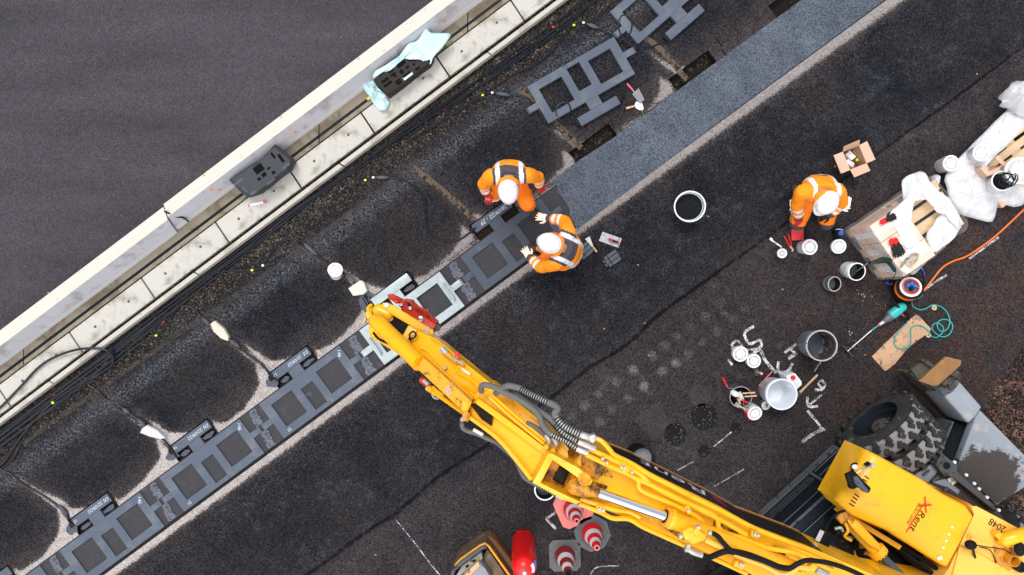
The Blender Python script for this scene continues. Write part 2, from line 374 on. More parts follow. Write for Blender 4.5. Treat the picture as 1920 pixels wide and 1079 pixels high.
def mud_plate():
    t = NT('mud_caked_grey_plate'); n = t.noise(7, 7, 0.7, dist=0.3); f = t.noise(34, 4, 0.7); b = t.noise(5, 5)
    c = t.mix(b, (0.20, 0.235, 0.28), (0.29, 0.32, 0.36)); c = t.mix(t.map(t.noise(9, 7, 0.7), 0.52, 0.66, 0, 0.75, True), c, (0.40, 0.36, 0.345)); c = t.mix(t.map(t.noise(5, 7, 0.75), 0.60, 0.70, 0, 0.8, True), c, (0.30, 0.17, 0.12))
    vm = t.n.new('ShaderNodeVectorMath'); vm.operation = 'DISTANCE'; t.l.new(t.scale(None, (1.0, 1.15, 0.0)), vm.inputs[0]); vm.inputs[1].default_value = (0.93, 1.12, 0)
    k = t.math('ADD', t.math('SUBTRACT', 0.42, vm.outputs['Value']), t.math('ADD', t.math('MULTIPLY', t.math('SUBTRACT', n, 0.5), 0.5), t.math('MULTIPLY', t.math('SUBTRACT', f, 0.5), 0.25)))
    c = t.mix(t.map(k, -0.01, 0.03, 0, 1, True), c, t.mix(f, (0.040, 0.032, 0.031), (0.07, 0.058, 0.055)))
    t.out(c, 0.5, 0, 0.3); t.bump(n, 0.1); return t.m
m_mudplate = mud_plate()
m_cardtop = mat('film_covered_cardboard', (0.70, 0.55, 0.44), 0.45, var=0.06, vs=6, bump=0.05)
def wood_mat(name, col, k=(3, 40, 3), rz=0.0, stain=None):
    t = NT(name); v = t.scale(None, k, (0, 0, rz)); n = t.noise(1.0, 5, 0.6, vec=v); big = t.noise(6, 3)
    c = t.mix(n, mul(col, 0.72), mul(col, 1.2)); c = t.mix(t.map(big, 0.4, 0.7, 0, 0.35), c, mul(col, 0.6))
    if stain is not None:
        f = t.map(t.noise(9, 8, 0.75, dist=0.4), 0.52, 0.62, 0, 0.9, True); c = t.mix(f, c, stain)
    t.out(c, 0.7); t.bump(n, 0.1); return t.m
m_plank = wood_mat('stained_board', (0.60, 0.37, 0.22), (4, 40, 4), ang(75, -95), stain=(0.14, 0.085, 0.06))
m_pallet = wood_mat('pallet_wood', (0.66, 0.46, 0.28), (4, 34, 4), R(40))

def conc_mat(name, col, stain, gritty=0.5, algae=0.0, st_t=0.52):
    t = NT(name); a = t.noise(2.2, 6, 0.6); b = t.noise(11, 6, 0.65, dist=0.3); f = t.noise(120, 3, 0.7)
    c = t.mix(a, mul(col, 0.90), mul(col, 1.08))
    c = t.mix(t.map(t.noise(3.4, 6, 0.62, dist=0.5), st_t, st_t + 0.2, 0, 0.8, True), c, stain)
    c = t.mix(t.map(b, 0.62, 0.72, 0, 0.5, True), c, mul(stain, 0.7))
    sp = t.vor(70, 'Distance'); rnd = t.sep(t.vor(70, 'Color'))[0]
    pore = t.math('MULTIPLY', t.map(sp, 0.12, 0.3, 1, 0), t.math('GREATER_THAN', rnd, 0.93))
    c = t.mix(t.math('MULTIPLY', pore, gritty), c, mul(stain, 0.25))
    t.out(c, 0.85, 0, 0.25); t.bump(t.math('ADD', f, t.math('MULTIPLY', b, 2)), 0.15, 0.006); return t.m
m_ctop = conc_mat('cream_concrete', (0.55, 0.525, 0.465), (0.46, 0.425, 0.36), 0.3, st_t=0.6)
m_cside = conc_mat('blue_white_concrete', (0.52, 0.52, 0.55), (0.33, 0.31, 0.315), 0.5, st_t=0.48)
m_cedge = conc_mat('white_highlight_and_line', (0.60, 0.60, 0.60), (0.5, 0.48, 0.46), 0.3, st_t=0.58)  # whiter tone paints the highlight on the barrier ridge; also the white lines
m_slab = conc_mat('pale_concrete_slab', (0.47, 0.455, 0.415), (0.20, 0.18, 0.135), 0.9, st_t=0.45)
m_kerb = conc_mat('kerb_concrete', (0.46, 0.435, 0.385), (0.27, 0.235, 0.185), 0.5, st_t=0.47)
m_channel = conc_mat('damp_brown_concrete', (0.26, 0.225, 0.17), (0.13, 0.095, 0.062), 0.7, st_t=0.44)
m_stoneg = conc_mat('rough_stone', (0.58, 0.56, 0.48), (0.30, 0.34, 0.12), 0.8, st_t=0.6)
m_stoneb = conc_mat('beige_stone', (0.56, 0.51, 0.43), (0.36, 0.28, 0.20), 0.9)

def asphalt_blend():
    t = NT('work_site_asphalt')
    A = t.sep(t.attr('wear')); B = t.sep(t.attr('marks'))
    dry, grav, mud = A[0], A[1], A[2]; halo = t.attr('halo'); spot, crack, frostw = B[0], B[1], B[2]
    big = t.noise(0.55, 5, 0.6); n1 = t.noise(1.7, 6, 0.62); n2 = t.noise(7, 6, 0.65); fine = t.noise(48, 4, 0.7); grain = t.noise(160, 2, 0.6)
    cell = t.vor(75, 'Color'); cs = t.sep(cell); dist = t.vor(75, 'Distance')
    # wet tar-black surface
    c = t.mix(t.map(n1, 0.35, 0.65), (0.0108, 0.0116, 0.0150), (0.0195, 0.0196, 0.0228))
    c = t.mix(t.map(big, 0.42, 0.62, 0, 0.8), c, (0.0250, 0.0218, 0.0225))
    # blue-grey worn patches where the aggregate shows
    fr = t.math('MULTIPLY', t.map(t.noise(2.4, 5, 0.6, dist=0.3), 0.44, 0.62, 0, 1, True), t.map(n2, 0.44, 0.62, 0, 1, True))
    fr = t.math('MULTIPLY', fr, frostw)
    c = t.mix(t.math('MULTIPLY', fr, t.map(cs[0], 0.35, 1, 0.15, 1)), c, (0.041, 0.046, 0.059))
    # brown halo, then the dry pale edge
    c = t.mix(t.map(t.math('ADD', dry, t.math('MULTIPLY', t.math('SUBTRACT', n1, 0.5), 0.5)), 0.12, 0.5, 0, 0.75), c, (0.050, 0.0415, 0.041))
    c = t.mix(t.map(t.math('ADD', halo, t.math('MULTIPLY', t.math('SUBTRACT', n1, 0.5), 0.7)), 0.2, 0.85, 0, 0.85), c, (0.042, 0.0355, 0.0355))
    dd = t.math('ADD', dry, t.math('ADD', t.math('MULTIPLY', t.math('SUBTRACT', fine, 0.5), 0.75), t.math('MULTIPLY', t.math('SUBTRACT', n2, 0.5), 0.45)))
    df = t.map(dd, 0.46, 0.66, 0, 1, True)
    dc = t.mix(t.attr('drytone'), (0.130, 0.119, 0.122), (0.385, 0.348, 0.330))
    dc = t.mix(t.map(n2, 0.35, 0.75, 0, 0.5), dc, t.mix(1.0, dc, (0.6, 0.58, 0.58), 'MULTIPLY'))
    c = t.mix(df, c, dc)
    lowr = t.attr('lower')
    c = t.mix(t.math('MULTIPLY', lowr, t.map(n1, 0.3, 0.62, 0.45, 0.95)), c, (0.036, 0.0315, 0.0335))
    c = t.mix(t.math('MULTIPLY', lowr, t.math('MULTIPLY', t.map(t.noise(3.1, 6, 0.7, dist=0.5), 0.55, 0.72, 0, 0.8, True), t.map(n2, 0.4, 0.6, 0.3, 1))), c, (0.075, 0.073, 0.080))
    # muddy, rust-tinted right-hand corner
    mf = t.math('MULTIPLY', mud, t.map(t.math('ADD', n1, t.math('MULTIPLY', n2, 0.5)), 0.55, 0.95, 0, 1, True))
    c = t.mix(mf, c, (0.045, 0.029, 0.025))
    c = t.mix(t.math('MULTIPLY', mud, t.map(t.noise(5, 6, 0.7, dist=0.6), 0.6, 0.72, 0, 0.55, True)), c, (0.066, 0.039, 0.028))
    # round glue and bucket marks
    sf = t.map(t.math('ADD', spot, t.math('MULTIPLY', t.math('SUBTRACT', fine, 0.5), 0.7)), 0.15, 1.0, 0, 0.85)
    c = t.mix(sf, c, (0.145, 0.14, 0.14))
    # gravelly dirt along the cables
    gv = t.sep(t.vor(38, 'Color')); gd = t.vor(38, 'Distance')
    gc = t.mix(t.map(gv[0], 0, 1), (0.012, 0.011, 0.010), (0.066, 0.056, 0.050))
    gc = t.mix(t.map(gd, 0.3, 0.65), gc, (0.016, 0.0135, 0.012))
    gf = t.map(t.math('ADD', grav, t.math('MULTIPLY', t.math('SUBTRACT', n2, 0.5), 0.9)), 0.4, 0.62, 0, 1, True)
    c = t.mix(gf, c, gc)
    # aggregate speckle and bright chips
    c = t.mix(t.map(df, 0, 1, 1.0, 0.5), c, t.mix(1.0, c, t.map(cs[1], 0, 1, 0.42, 1.6), 'MULTIPLY'))
    c = t.mix(1.0, c, t.map(grain, 0.3, 0.7, 0.7, 1.3), 'MULTIPLY')
    sc = t.math('MULTIPLY', t.map(t.math('ADD', t.attr('scuff'), t.math('MULTIPLY', t.math('SUBTRACT', n2, 0.5), 1.6)), 0.35, 1.0, 0, 1), t.map(t.noise(34, 3, 0.7), 0.47, 0.60, 0, 1, True))
    c = t.mix(t.math('MULTIPLY', sc, 0.62), c, (0.13, 0.138, 0.155))
    chip = t.math('MULTIPLY', t.map(dist, 0.10, 0.34, 1, 0), t.math('GREATER_THAN', cs[2], t.map(t.math('ADD', t.attr('scuff'), t.math('MULTIPLY', t.math('SUBTRACT', n1, 0.5), 0.5)), 0, 1, 0.988, 0.60)))
    c = t.mix(t.math('MULTIPLY', chip, 0.8), c, (0.19, 0.20, 0.225))
    # crack
    cf = t.map(t.math('ADD', crack, t.math('ADD', t.math('MULTIPLY', t.math('SUBTRACT', fine, 0.5), 0.9), t.math('MULTIPLY', t.math('SUBTRACT', t.noise(13, 4, 0.7), 0.5), 1.5))), 0.45, 0.75, 0, 0.8, True)
    c = t.mix(cf, c, (0.005, 0.005, 0.005))
    t.out(c, t.map(n2, 0.3, 0.7, 0.7, 0.85), 0, 0.015)
    h = t.math('ADD', t.math('MULTIPLY', cs[1], 0.6), t.math('ADD', fine, t.math('MULTIPLY', gf, t.math('MULTIPLY', gv[0], 4))))
    t.bump(h, 0.35, 0.006)
    return t.m
m_ground = asphalt_blend()

def road_mat():
    t = NT('old_grey_road_asphalt')
    v = t.scale(None, (0.32, 1.6, 1), (0, 0, -R(36.5)))
    lanes = t.noise(1.0, 4, 0.55, vec=v); n1 = t.noise(1.1, 5, 0.6); n2 = t.noise(9, 5, 0.65); grain = t.noise(150, 2, 0.6)
    cs = t.sep(t.vor(85, 'Color')); d = t.vor(85, 'Distance')
    c = t.mix(t.map(lanes, 0.32, 0.68), (0.043, 0.0395, 0.0460), (0.066, 0.0605, 0.0695))
    c = t.mix(t.map(n1, 0.45, 0.7, 0, 0.4), c, (0.060, 0.055, 0.063))
    c = t.mix(1.0, c, t.map(n2, 0.25, 0.75, 0.9, 1.1), 'MULTIPLY')
    c = t.mix(1.0, c, t.map(cs[0], 0, 1, 0.66, 1.36), 'MULTIPLY')
    c = t.mix(1.0, c, t.map(grain, 0.3, 0.7, 0.78, 1.22), 'MULTIPLY')
    c = t.mix(t.math('MULTIPLY', t.map(d, 0.08, 0.3, 1, 0), t.math('GREATER_THAN', cs[1], 0.985)), c, (0.42, 0.40, 0.39))
    t.out(c, 0.8, 0, 0.03); t.bump(t.math('ADD', cs[0], grain), 0.3, 0.004); return t.m
m_road = road_mat()

def strip_mat(name, lo, hi, chipc, white=0.975, sc=78, k=0.35):
    t = NT(name); n1 = t.noise(2.3, 5, 0.6); n2 = t.noise(14, 5, 0.6)
    cs = t.sep(t.vor(sc, 'Color')); d = t.vor(sc, 'Distance'); g = t.noise(130, 2)
    c = t.mix(t.map(n1, 0.3, 0.7), lo, hi)
    c = t.mix(1.0, c, t.map(cs[0], 0, 1, 1 - k, 1 + k), 'MULTIPLY'); c = t.mix(1.0, c, t.map(g, 0.3, 0.7, 0.8, 1.2), 'MULTIPLY')
    c = t.mix(t.map(d, 0.46, 0.75, 0, 0.55), c, (0.012, 0.013, 0.016))
    c = t.mix(t.math('MULTIPLY', t.map(d, 0.1, 0.35, 1, 0), t.math('GREATER_THAN', cs[1], white)), c, chipc)
    t.out(c, 0.6, 0, 0.06); t.bump(t.math('SUBTRACT', t.math('MULTIPLY', cs[0], 0.8), d), 0.6, 0.008); return t.m
m_strip = strip_mat('fresh_blue_grey_asphalt', (0.070, 0.085, 0.110), (0.124, 0.145, 0.180), (0.40, 0.44, 0.50), 0.985)
m_coarse = strip_mat('coarse_asphalt_fill', (0.105, 0.118, 0.145), (0.150, 0.163, 0.190), (0.4, 0.4, 0.42), sc=60)
m_core = strip_mat('open_gravel_core', (0.008, 0.008, 0.008), (0.016, 0.016, 0.015), (0.34, 0.34, 0.31), 0.80, sc=60)
m_patch = strip_mat('faint_square_patch', (0.044, 0.039, 0.040), (0.056, 0.049, 0.050), (0.1, 0.1, 0.1))

def chalk_mat(name, col, lo=0.46, hi=0.60):
    t = NT(name); f = t.noise(55, 5, 0.75); b = t.noise(9, 3)
    t.out(col, 0.9); t.set(t.b.inputs['Alpha'], t.map(t.math('ADD', f, t.math('MULTIPLY', t.math('SUBTRACT', b, 0.5), 0.5)), lo - 0.06, hi - 0.06, 0, 0.95, True)); return t.m
m_chalk = chalk_mat('sprayed_chalk', (0.74, 0.74, 0.75), 0.46, 0.66)
m_chalkthin = chalk_mat('thin_chalk', (0.55, 0.55, 0.56), 0.47, 0.62)
m_straw = chalk_mat('straw_line', (0.36, 0.30, 0.2), 0.54, 0.70)

def film_mat(name, alpha=0.45, col=(0.93, 0.94, 0.96)):
    t = NT(name); n = t.noise(5, 6, 0.7, dist=1.2); f = t.noise(22, 4, 0.7, dist=1.5)
    t.out(t.mix(f, mul(col, 0.86), mul(col, 1.0)), 0.2, 0, 0.5)
    ed = t.math('POWER', t.math('SUBTRACT', 1.0, t.math('ABSOLUTE', t.math('SUBTRACT', t.math('MULTIPLY', t.noise(3.2, 3, 0.5, dist=2.2), 2.0), 1.0))), 14.0)
    t.set(t.b.inputs['Alpha'], t.math('ADD', t.map(t.math('ADD', n, t.math('MULTIPLY', f, 0.5)), 0.5, 1.05, alpha - 0.10, alpha + 0.14), t.math('MULTIPLY', ed, 0.12), clamp=True))
    t.bump(t.math('ADD', n, f), 0.45, 0.03); return t.m
m_film = film_mat('clear_wrap_film', 0.20)
m_filmthick = film_mat('bunched_wrap_film', 0.52)
m_track = chalk_mat('dusty_brown_track', (0.060, 0.050, 0.042), 0.44, 0.74)
m_smear = chalk_mat('grease_smear', (0.030, 0.016, 0.008), 0.44, 0.72)
# ------------------------------------------------------------------ the setting: ground, road, trench
EA = R(36.3)
E = Vector((math.cos(EA), math.sin(EA), 0)); N = Vector((math.sin(EA), -math.cos(EA), 0))
def st(px, py): v = W(px, py); return v.dot(E), v.dot(N)
def ST(s, t, z=0.0): v = E * s + N * t; v.z = z; return v
UC = {-1: (28, 1154), 0: (215, 1016.7), 1: (402, 879), 2: (589, 741.7), 3: (777, 602.5), 4: (964, 462), 5: (1151, 323), 6: (1338, 186), 7: (1525, 49)}
K = 1 / 140.0
t_c = sum(st(*UC[k])[1] for k in range(0, 4)) / 4
T_UP, T_FR, T_LO = t_c - 49.5 * K, t_c + 32.5 * K, t_c + 38 * K
S_END = st(*UC[4])[0] + 112 * K
pockets = []
for k, c in UC.items():
    s0, _ = st(*c)
    pockets.append((s0 - 46 * K, s0 + 46 * K, t_c - 84 * K, T_UP, -0.05 if k <= 4 else -0.13))

def dpl(X, Y, pts):
    """distance in photo pixels from ground points to a line"""
    d = np.full(X.shape, 1e9)
    for (x0, y0), (x1, y1) in zip(pts, pts[1:]):
        vx, vy = x1 - x0, y1 - y0
        u = np.clip(((X - x0) * vx + (Y - y0) * vy) / (vx * vx + vy * vy + 1e-9), 0, 1)
        d = np.minimum(d, np.hypot(X - x0 - u * vx, Y - y0 - u * vy))
    return d

CRACK = [(2150, -100), (1920, 86), (1827, 157), (1780, 193), (1737, 223), (1674, 267), (1644, 290), (1560, 352), (1473, 420), (1380, 487), (1301, 543), (1259, 573), (1224, 599), (1200, 626), (1159, 659), (1111, 685), (1076, 712), (1040, 742), (917, 833), (823, 893), (737, 967), (673, 1007), (647, 1027), (560, 1090), (300, 1270)]
GROOVES = [[(775, 315), (835, 362), (893, 415)], [(560, 455), (610, 488), (655, 520), (692, 562)], [(375, 592), (430, 640), (490, 685), (522, 715)], [(187, 738), (245, 782), (290, 815), (328, 852)],
           [(-60, 850), (0, 878), (60, 915), (110, 950), (140, 992)], [(975, 165), (1040, 230), (1090, 278)], [(1185, 55), (1235, 90), (1288, 150)]]
CABLED = (1, 2, 3, 4)
SPOTS = [(1223, 667, 11, .7), (1187, 694, 11, .9), (1208, 725, 11, .95), (1267, 681, 11, .9), (1242, 696, 11, .8), (1245, 649, 12, .5), (1270, 632, 10, .45), (1295, 612, 11, .4), (1323, 594, 11, .5), (1155, 717, 11, .6), (1122, 738, 11, .55), (1097, 761, 12, .6), (1070, 783, 11, .45),
         (1178, 748, 11, .55), (1147, 769, 11, .5), (1124, 792, 12, .55), (1290, 663, 11, .55), (1318, 642, 10, .5), (1345, 622, 11, .55), (1373, 599, 11, .45), (1351, 568, 13, .4), (1395, 580, 12, .35), (1297, 565, 8, .3), (1290, 692, 10, .3)]
def ground():
    ss = set(np.round(np.arange(-8.7, 8.71, 0.032), 4)); ts = set(np.round(np.arange(-3.4, 8.1, 0.032), 4))
    cuts = []
    for (a, b, c, d, z) in pockets:
        for v in (a, b): cuts += [v - .002, v + .002]
    ss = np.array(sorted([v for v in ss if all(abs(v - c) > .006 for c in cuts)] + cuts))
    tc = []
    for v in (T_UP, T_FR, T_LO, pockets[0][2]): tc += [v - .002, v + .002]
    ts = np.array(sorted([v for v in ts if all(abs(v - c) > .006 for c in tc)] + tc))
    S, T = np.meshgrid(ss, ts, indexing='ij')
    X = S * E.x + T * N.x; Y = S * E.y + T * N.y
    PX = CX + X * 140; PY = CY - Y * 140
    Z = np.zeros_like(S)
    tr = (T > T_UP) & (T < T_LO); Z[tr] = -0.012
    Z[(T > T_FR) & (T < T_LO) & (S < S_END)] = -0.06
    for (a, b, c, d, z) in pockets: Z[(S > a) & (S < b) & (T > c) & (T < T_UP + .001)] = z
    # fields
    dk0 = np.abs((PY - (803 - 0.7515 * PX)) / 1.25); below = (PY - (803 - 0.7515 * PX)) / 1.25
    grav = np.clip(1.15 - np.clip(below - 30, 0, None) / 42, 0, 1); grav[T > t_c - 0.6] = 0
    rng = np.random.default_rng(3)
    dry = np.clip(1 - np.abs(T - T_UP) * 140 / 13, 0, 1) * (T < T_UP + .01) * np.where(PX > 760, 0.66, 0.8)
    wl_ = np.interp(PX, [0, 300, 650, 900, 1200, 1650], [26, 26, 27, 26, 28, 38])
    dry = np.maximum(dry, np.clip(1.05 - np.abs(T - T_LO) * 140 / wl_, 0, 1) * (T > T_LO - .01))
    def inpoly(P):
        r = np.zeros(PX.shape, bool)
        for (x0, y0), (x1, y1) in zip(P, P[1:] + P[:1]):
            if y0 != y1: r ^= ((y0 > PY) != (y1 > PY)) & (PX < (x1 - x0) * (PY - y0) / (y1 - y0) + x0)
        return r
    DRY = [[(-116, -62), (-107, -42), (-106, -19), (-117, 1), (-137, 21), (-172, 47), (-190, 62), (-164, 66), (-62, -8), (-70, -30)],
           [(-146, -108), (-125, -98), (-100, -82), (-80, -69), (-52, -67), (-34, -78), (-40, -56), (-72, -34), (-108, -66)],
           [(-8, -92), (8, -86), (32, -97), (66, -122), (72, -106), (6, -60)]]
    for k in range(-1, 7):
        cx, cy = UC[k]; a = 1.0 if k < 3 else (0.9 if k == 3 else 0.74)
        for P in DRY:
            P = [(x + cx + random.uniform(-4, 4), y + cy + random.uniform(-4, 4)) for x, y in P]; near = (np.abs(PX - cx) < 260) & (np.abs(PY - cy) < 220)
            d = dpl(PX, PY, P + P[:1]); f = 0.39 + np.where(inpoly(P), d, -d) / 24
            dry = np.where(near, np.maximum(dry, a * np.clip(f, 0, 1)), dry)
    crk = np.zeros_like(S)
    for i, g in enumerate(GROOVES):
        d = dpl(PX, PY, g); f = np.clip((PX - g[0][0]) / (g[-1][0] - g[0][0]), 0, 1)
        dry = np.maximum(dry, np.clip(1.02 - d / (9 + 9 * f), 0, 1) * (0.42 + 0.45 * f) * (1 if i in CABLED else 0.75))
        crk = np.maximum(crk, np.clip(1.25 - d / 4.2, 0, 1) * (0.9 if i in CABLED else 0.3))
    dry[tr] = 0
    halo = np.clip(1 - np.abs(T - T_UP) * 140 / 85, 0, 1) * (T < T_UP + .01) * 0.95
    for i, g in enumerate(GROOVES): halo = np.maximum(halo, 0.75 * np.clip(1 - dpl(PX, PY, g) / 45, 0, 1))
    for k in range(-1, 7): halo = np.maximum(halo, 0.9 * np.clip(1 - np.hypot(PX - UC[k][0] + 90, PY - UC[k][1] + 10) / 75, 0, 1))
    halo = np.maximum(halo, 0.5 * np.clip(1 - (T - T_LO) * 140 / 60, 0, 1) * (T > T_LO))
    halo[tr] = 0
    dc = dpl(PX, PY, CRACK); side = (PY - np.interp(PX, [p[0] for p in CRACK[::-1]], [p[1] for p in CRACK[::-1]]))
    crk = np.maximum(crk, np.clip(1.05 - dc / np.where(PX < 1350, 7.5, 5.5), 0, 1))
    Z += np.where(side > 0, 0.0, -0.0) - 0.02 * np.clip(1 - dc / 4, 0, 1)
    lower = 1 / (1 + np.exp(-side / 8))
    mud = lower * np.clip((PX - 1350) / 380, 0, 1) * np.clip((PY + 420 - 0.15 * PX - 500) / 300 + .4, 0, 1)
    rg = np.clip(((PX - 1850) * 0.75 + (PY - 760) * 0.45) / 22 + 0.5, 0, 1)          # red gravel corner
    grav = np.maximum(grav, rg)
    spot = np.zeros_like(S)
    for (x, y, r, a) in SPOTS:
        d = np.hypot(PX - x, PY - y)
        spot = np.maximum(spot, a * np.clip((r + 1.5 - d) / 3, 0, 1) * (0.5 + 0.5 * np.clip(1 - d / r, 0, 1) ** 1.5) * 1.0)
        if a > .85: spot = np.maximum(spot, 1.6 * np.clip((4.5 - d) / 3, 0, 1))
    frost = np.where(side > 0, 0.35, 1.0) * np.clip((T - T_LO) * 140 / 30, 0, 1)
    frost = np.maximum(frost, 0.45 * (T < T_UP)); frost *= np.clip(1 - dry * 1.5, 0, 1)
    scuff = np.clip(1 - np.abs(below - 86) / 36, 0, 1) * 1.0 * (T < T_UP)
    for g in GROOVES[:3] + GROOVES[5:]:
        scuff = np.maximum(scuff, 0.55 * np.clip(1 - np.hypot(PX - g[0][0] + 30, PY - g[0][1] - 20) / 80, 0, 1))
    scuff = np.maximum(scuff, 0.35 * np.clip(1 - np.abs(T - T_LO - .28) / .2, 0, 1))
    tone = np.clip(np.interp(PX, [0, 250, 700, 900, 1300, 1700], [0.9, 1.0, 0.75, 0.42, 0.45, 0.50]), 0, 1) * np.where(PX + 0 * T > 0, 1, 1)
    nS, nT = S.shape
    co = np.stack([X, Y, Z], -1).reshape(-1, 3)
    idx = np.arange(nS * nT).reshape(nS, nT)
    q = np.stack([idx[:-1, :-1], idx[:-1, 1:], idx[1:, 1:], idx[1:, :-1]], -1).reshape(-1, 4)
    tm = 0.5 * (T[:-1, :-1] + T[1:, 1:]); sm = 0.5 * (S[:-1, :-1] + S[1:, 1:])
    mi = np.zeros(tm.shape, int); mi[(tm > T_UP) & (tm < T_LO)] = 1
    for n_, (a, b, c, d, z) in enumerate(pockets): mi[(sm > a - .003) & (sm < b + .003) & (tm > c - .003) & (tm < T_UP)] = 2
    # outer ring to the horizon
    L = 70.0; nv = len(co)
    corners = [ST(ss[0], ts[0]), ST(ss[-1], ts[0]), ST(ss[-1], ts[-1]), ST(ss[0], ts[-1])]
    far = [ST(-L, ts[0]), ST(L, ts[0]), ST(L, L), ST(-L, L)]
    # the outer sheet is made of three pieces; its inner border carries the grid's own border points
    ext = [tuple(v) for v in far]
    co = np.vstack([co, np.array(ext)])
    faces = q.tolist()
    left = [int(i) for i in idx[0, :]]; right = [int(i) for i in idx[-1, :]]; bot = [int(i) for i in idx[:, -1]]
    faces.append(left + [nv + 3, nv]); faces.append(right[::-1] + [nv + 1, nv + 2]); faces.append(bot + [nv + 2, nv + 3])
    mil = mi.reshape(-1).tolist() + [0, 0, 0]
    me = bpy.data.meshes.new('ground'); me.from_pydata(co.tolist(), [], faces)
    for m in (m_ground, m_fill, m_pit): me.materials.append(m)
    me.polygons.foreach_set('material_index', mil)
    def put(name, r, g, b):
        a = me.attributes.new(name, 'FLOAT_COLOR', 'POINT'); arr = np.zeros((len(co), 4), np.float32); arr[:, 3] = 1
        for i, v in enumerate((r, g, b)): arr[:nv, i] = v.reshape(-1)
        a.data.foreach_set('color', arr.reshape(-1))
    put('wear', dry, grav, mud); put('marks', spot, crk, frost)
    for nme, v in (('drytone', tone), ('scuff', scuff), ('halo', halo), ('lower', lower)):
        a = me.attributes.new(nme, 'FLOAT', 'POINT'); arr = np.zeros(len(co), np.float32); arr[:nv] = v.reshape(-1); a.data.foreach_set('value', arr)
    me.update(); me.validate()
    o = bpy.data.objects.new('ground', me); COL.objects.link(o); struct(o)
    g = G(); g.poly([ST(-L, -L), ST(L, -L), ST(L, ts[0]), ST(-L, ts[0])]); struct(obj('road', g, m_road, origin=(0, 0, 0)))
ground()

def sheet(name, pts, m, z=0.004, kind='structure'):
    g = G(); g.poly(WL(pts, z)); return struct(obj(name, g, m), kind)
def ragged(x0, y0, x1, y1, n, amp):
    out = []
    for i in range(n):
        f = i / (n - 1); a = random.uniform(-amp, amp) if 0 < i < n - 1 else 0
        dx, dy = x1 - x0, y1 - y0; L = math.hypot(dx, dy)
        out.append((x0 + dx * f - dy / L * a, y0 + dy * f + dx / L * a))
    return out
# the finished strip of fresh asphalt
sh = ragged(1034, 340, 1083, 424, 9, 4)
struct_strip = sheet('asphalt_strip', [(1084, 302), (1150, 259), (1300, 148), (1500, 2), (1640, -100), (1786, -96), (1657.6, 0.8), (1285.6, 275.6), (1082.6, 430.6)] + sh[::-1][1:], m_strip, 0.003)
# coarse fill and dark filler between the coil units
for k in range(-1, 4):
    s0 = st(*UC[k])[0]; mid = s0 + 116.5 * K
    w = 9 if k in (2, 3) else 7
    def rl(s, t0, t1, n=9, a=2.6): return [(s * 140 + random.uniform(-a, a), t0 + (t1 - t0) * i / (n - 1)) for i in range(n)]
    for (ta, tb) in ((-47, -15), (-2, 31)):
        sk = 4 if ta < 0 and tb < 0 else 0
        L_ = rl(mid - w * K, ta, tb); R_ = rl(mid + w * K, ta, tb)[::-1]
        g = G(); g.poly([ST((a + sk - (b - ta) * 0.12) * K, t_c + b * K, -0.004) for a, b in L_ + R_]); struct(obj('coarse_fill', g, m_coarse))
# open gravel cores, faint square patches
def disc(px, py, r, z=0.004, n=28, jit=0.03): return [(px + r * (1 + random.uniform(-jit, jit)) * math.cos(2 * math.pi * i / n), py + r * (1 + random.uniform(-jit, jit)) * math.sin(2 * math.pi * i / n)) for i in range(n)]
for (x, y, r) in ((1320, 782, 25), (1266, 815, 21), (1380, 804, 11), (1320, 847, 11)): sheet('core_patch', disc(x, y, r), m_core)
sheet('worn_patch', disc(1312, 741, 21), m_patch)
sheet('square_patch', [(1229, 753), (1262, 793), (1226, 828), (1189, 789)], m_patch)
sheet('square_patch', [(1335, 902), (1375, 955), (1300, 1000), (1240, 960)], m_patch)

# chalk and spray marks on the asphalt
def stroke(pts, w, m=None, name='chalk_mark', z=0.005, k=6):
    p = crom([(x, y, 0) for x, y in pts], k); L_, R_ = [], []
    for i, c in enumerate(p):
        d = (p[min(i + 1, len(p) - 1)] - p[max(i - 1, 0)]).normalized(); ww = w / 2 * random.uniform(0.85, 1.15)
        L_.append((c.x - d.y * ww, c.y + d.x * ww)); R_.append((c.x + d.y * ww, c.y - d.x * ww))
    g = G(); 
    for i in range(len(p) - 1): g.poly(WL([L_[i], L_[i + 1], R_[i + 1], R_[i]], z))
    bmesh.ops.remove_doubles(g.bm, verts=g.bm.verts, dist=0.0005)
    return struct(obj(name, g, m or m_chalk))
for pts, w in (([(1414, 612), (1398, 622), (1397, 632), (1406, 645), (1424, 638), (1427, 650), (1413, 656), (1397, 657)], 6.5),
               ([(1375, 656), (1373, 646), (1382, 640), (1390, 648), (1391, 655)], 6),
               ([(1412, 664), (1425, 657), (1435, 676), (1455, 700)], 7), ([(1460, 678), (1459, 697), (1476, 697), (1486, 681)], 7), ([(1463, 698), (1476, 699), (1486, 697)], 6),
               ([(1470, 662), (1493, 646)], 7), ([(1482, 654), (1490, 662)], 6), ([(1478, 673), (1494, 662)], 7),
               ([(1528, 731), (1540, 731), (1547, 722), (1541, 714), (1535, 720), (1540, 728)], 5.5), ([(1541, 741), (1515, 761)], 5), ([(1514, 744), (1516, 762), (1534, 762)], 6),
               ([(1514, 770), (1529, 788), (1541, 804)], 6), ([(1546, 804), (1525, 814), (1504, 829)], 8), ([(1366, 674), (1373, 685)], 6)):
    stroke(pts, w * .80)
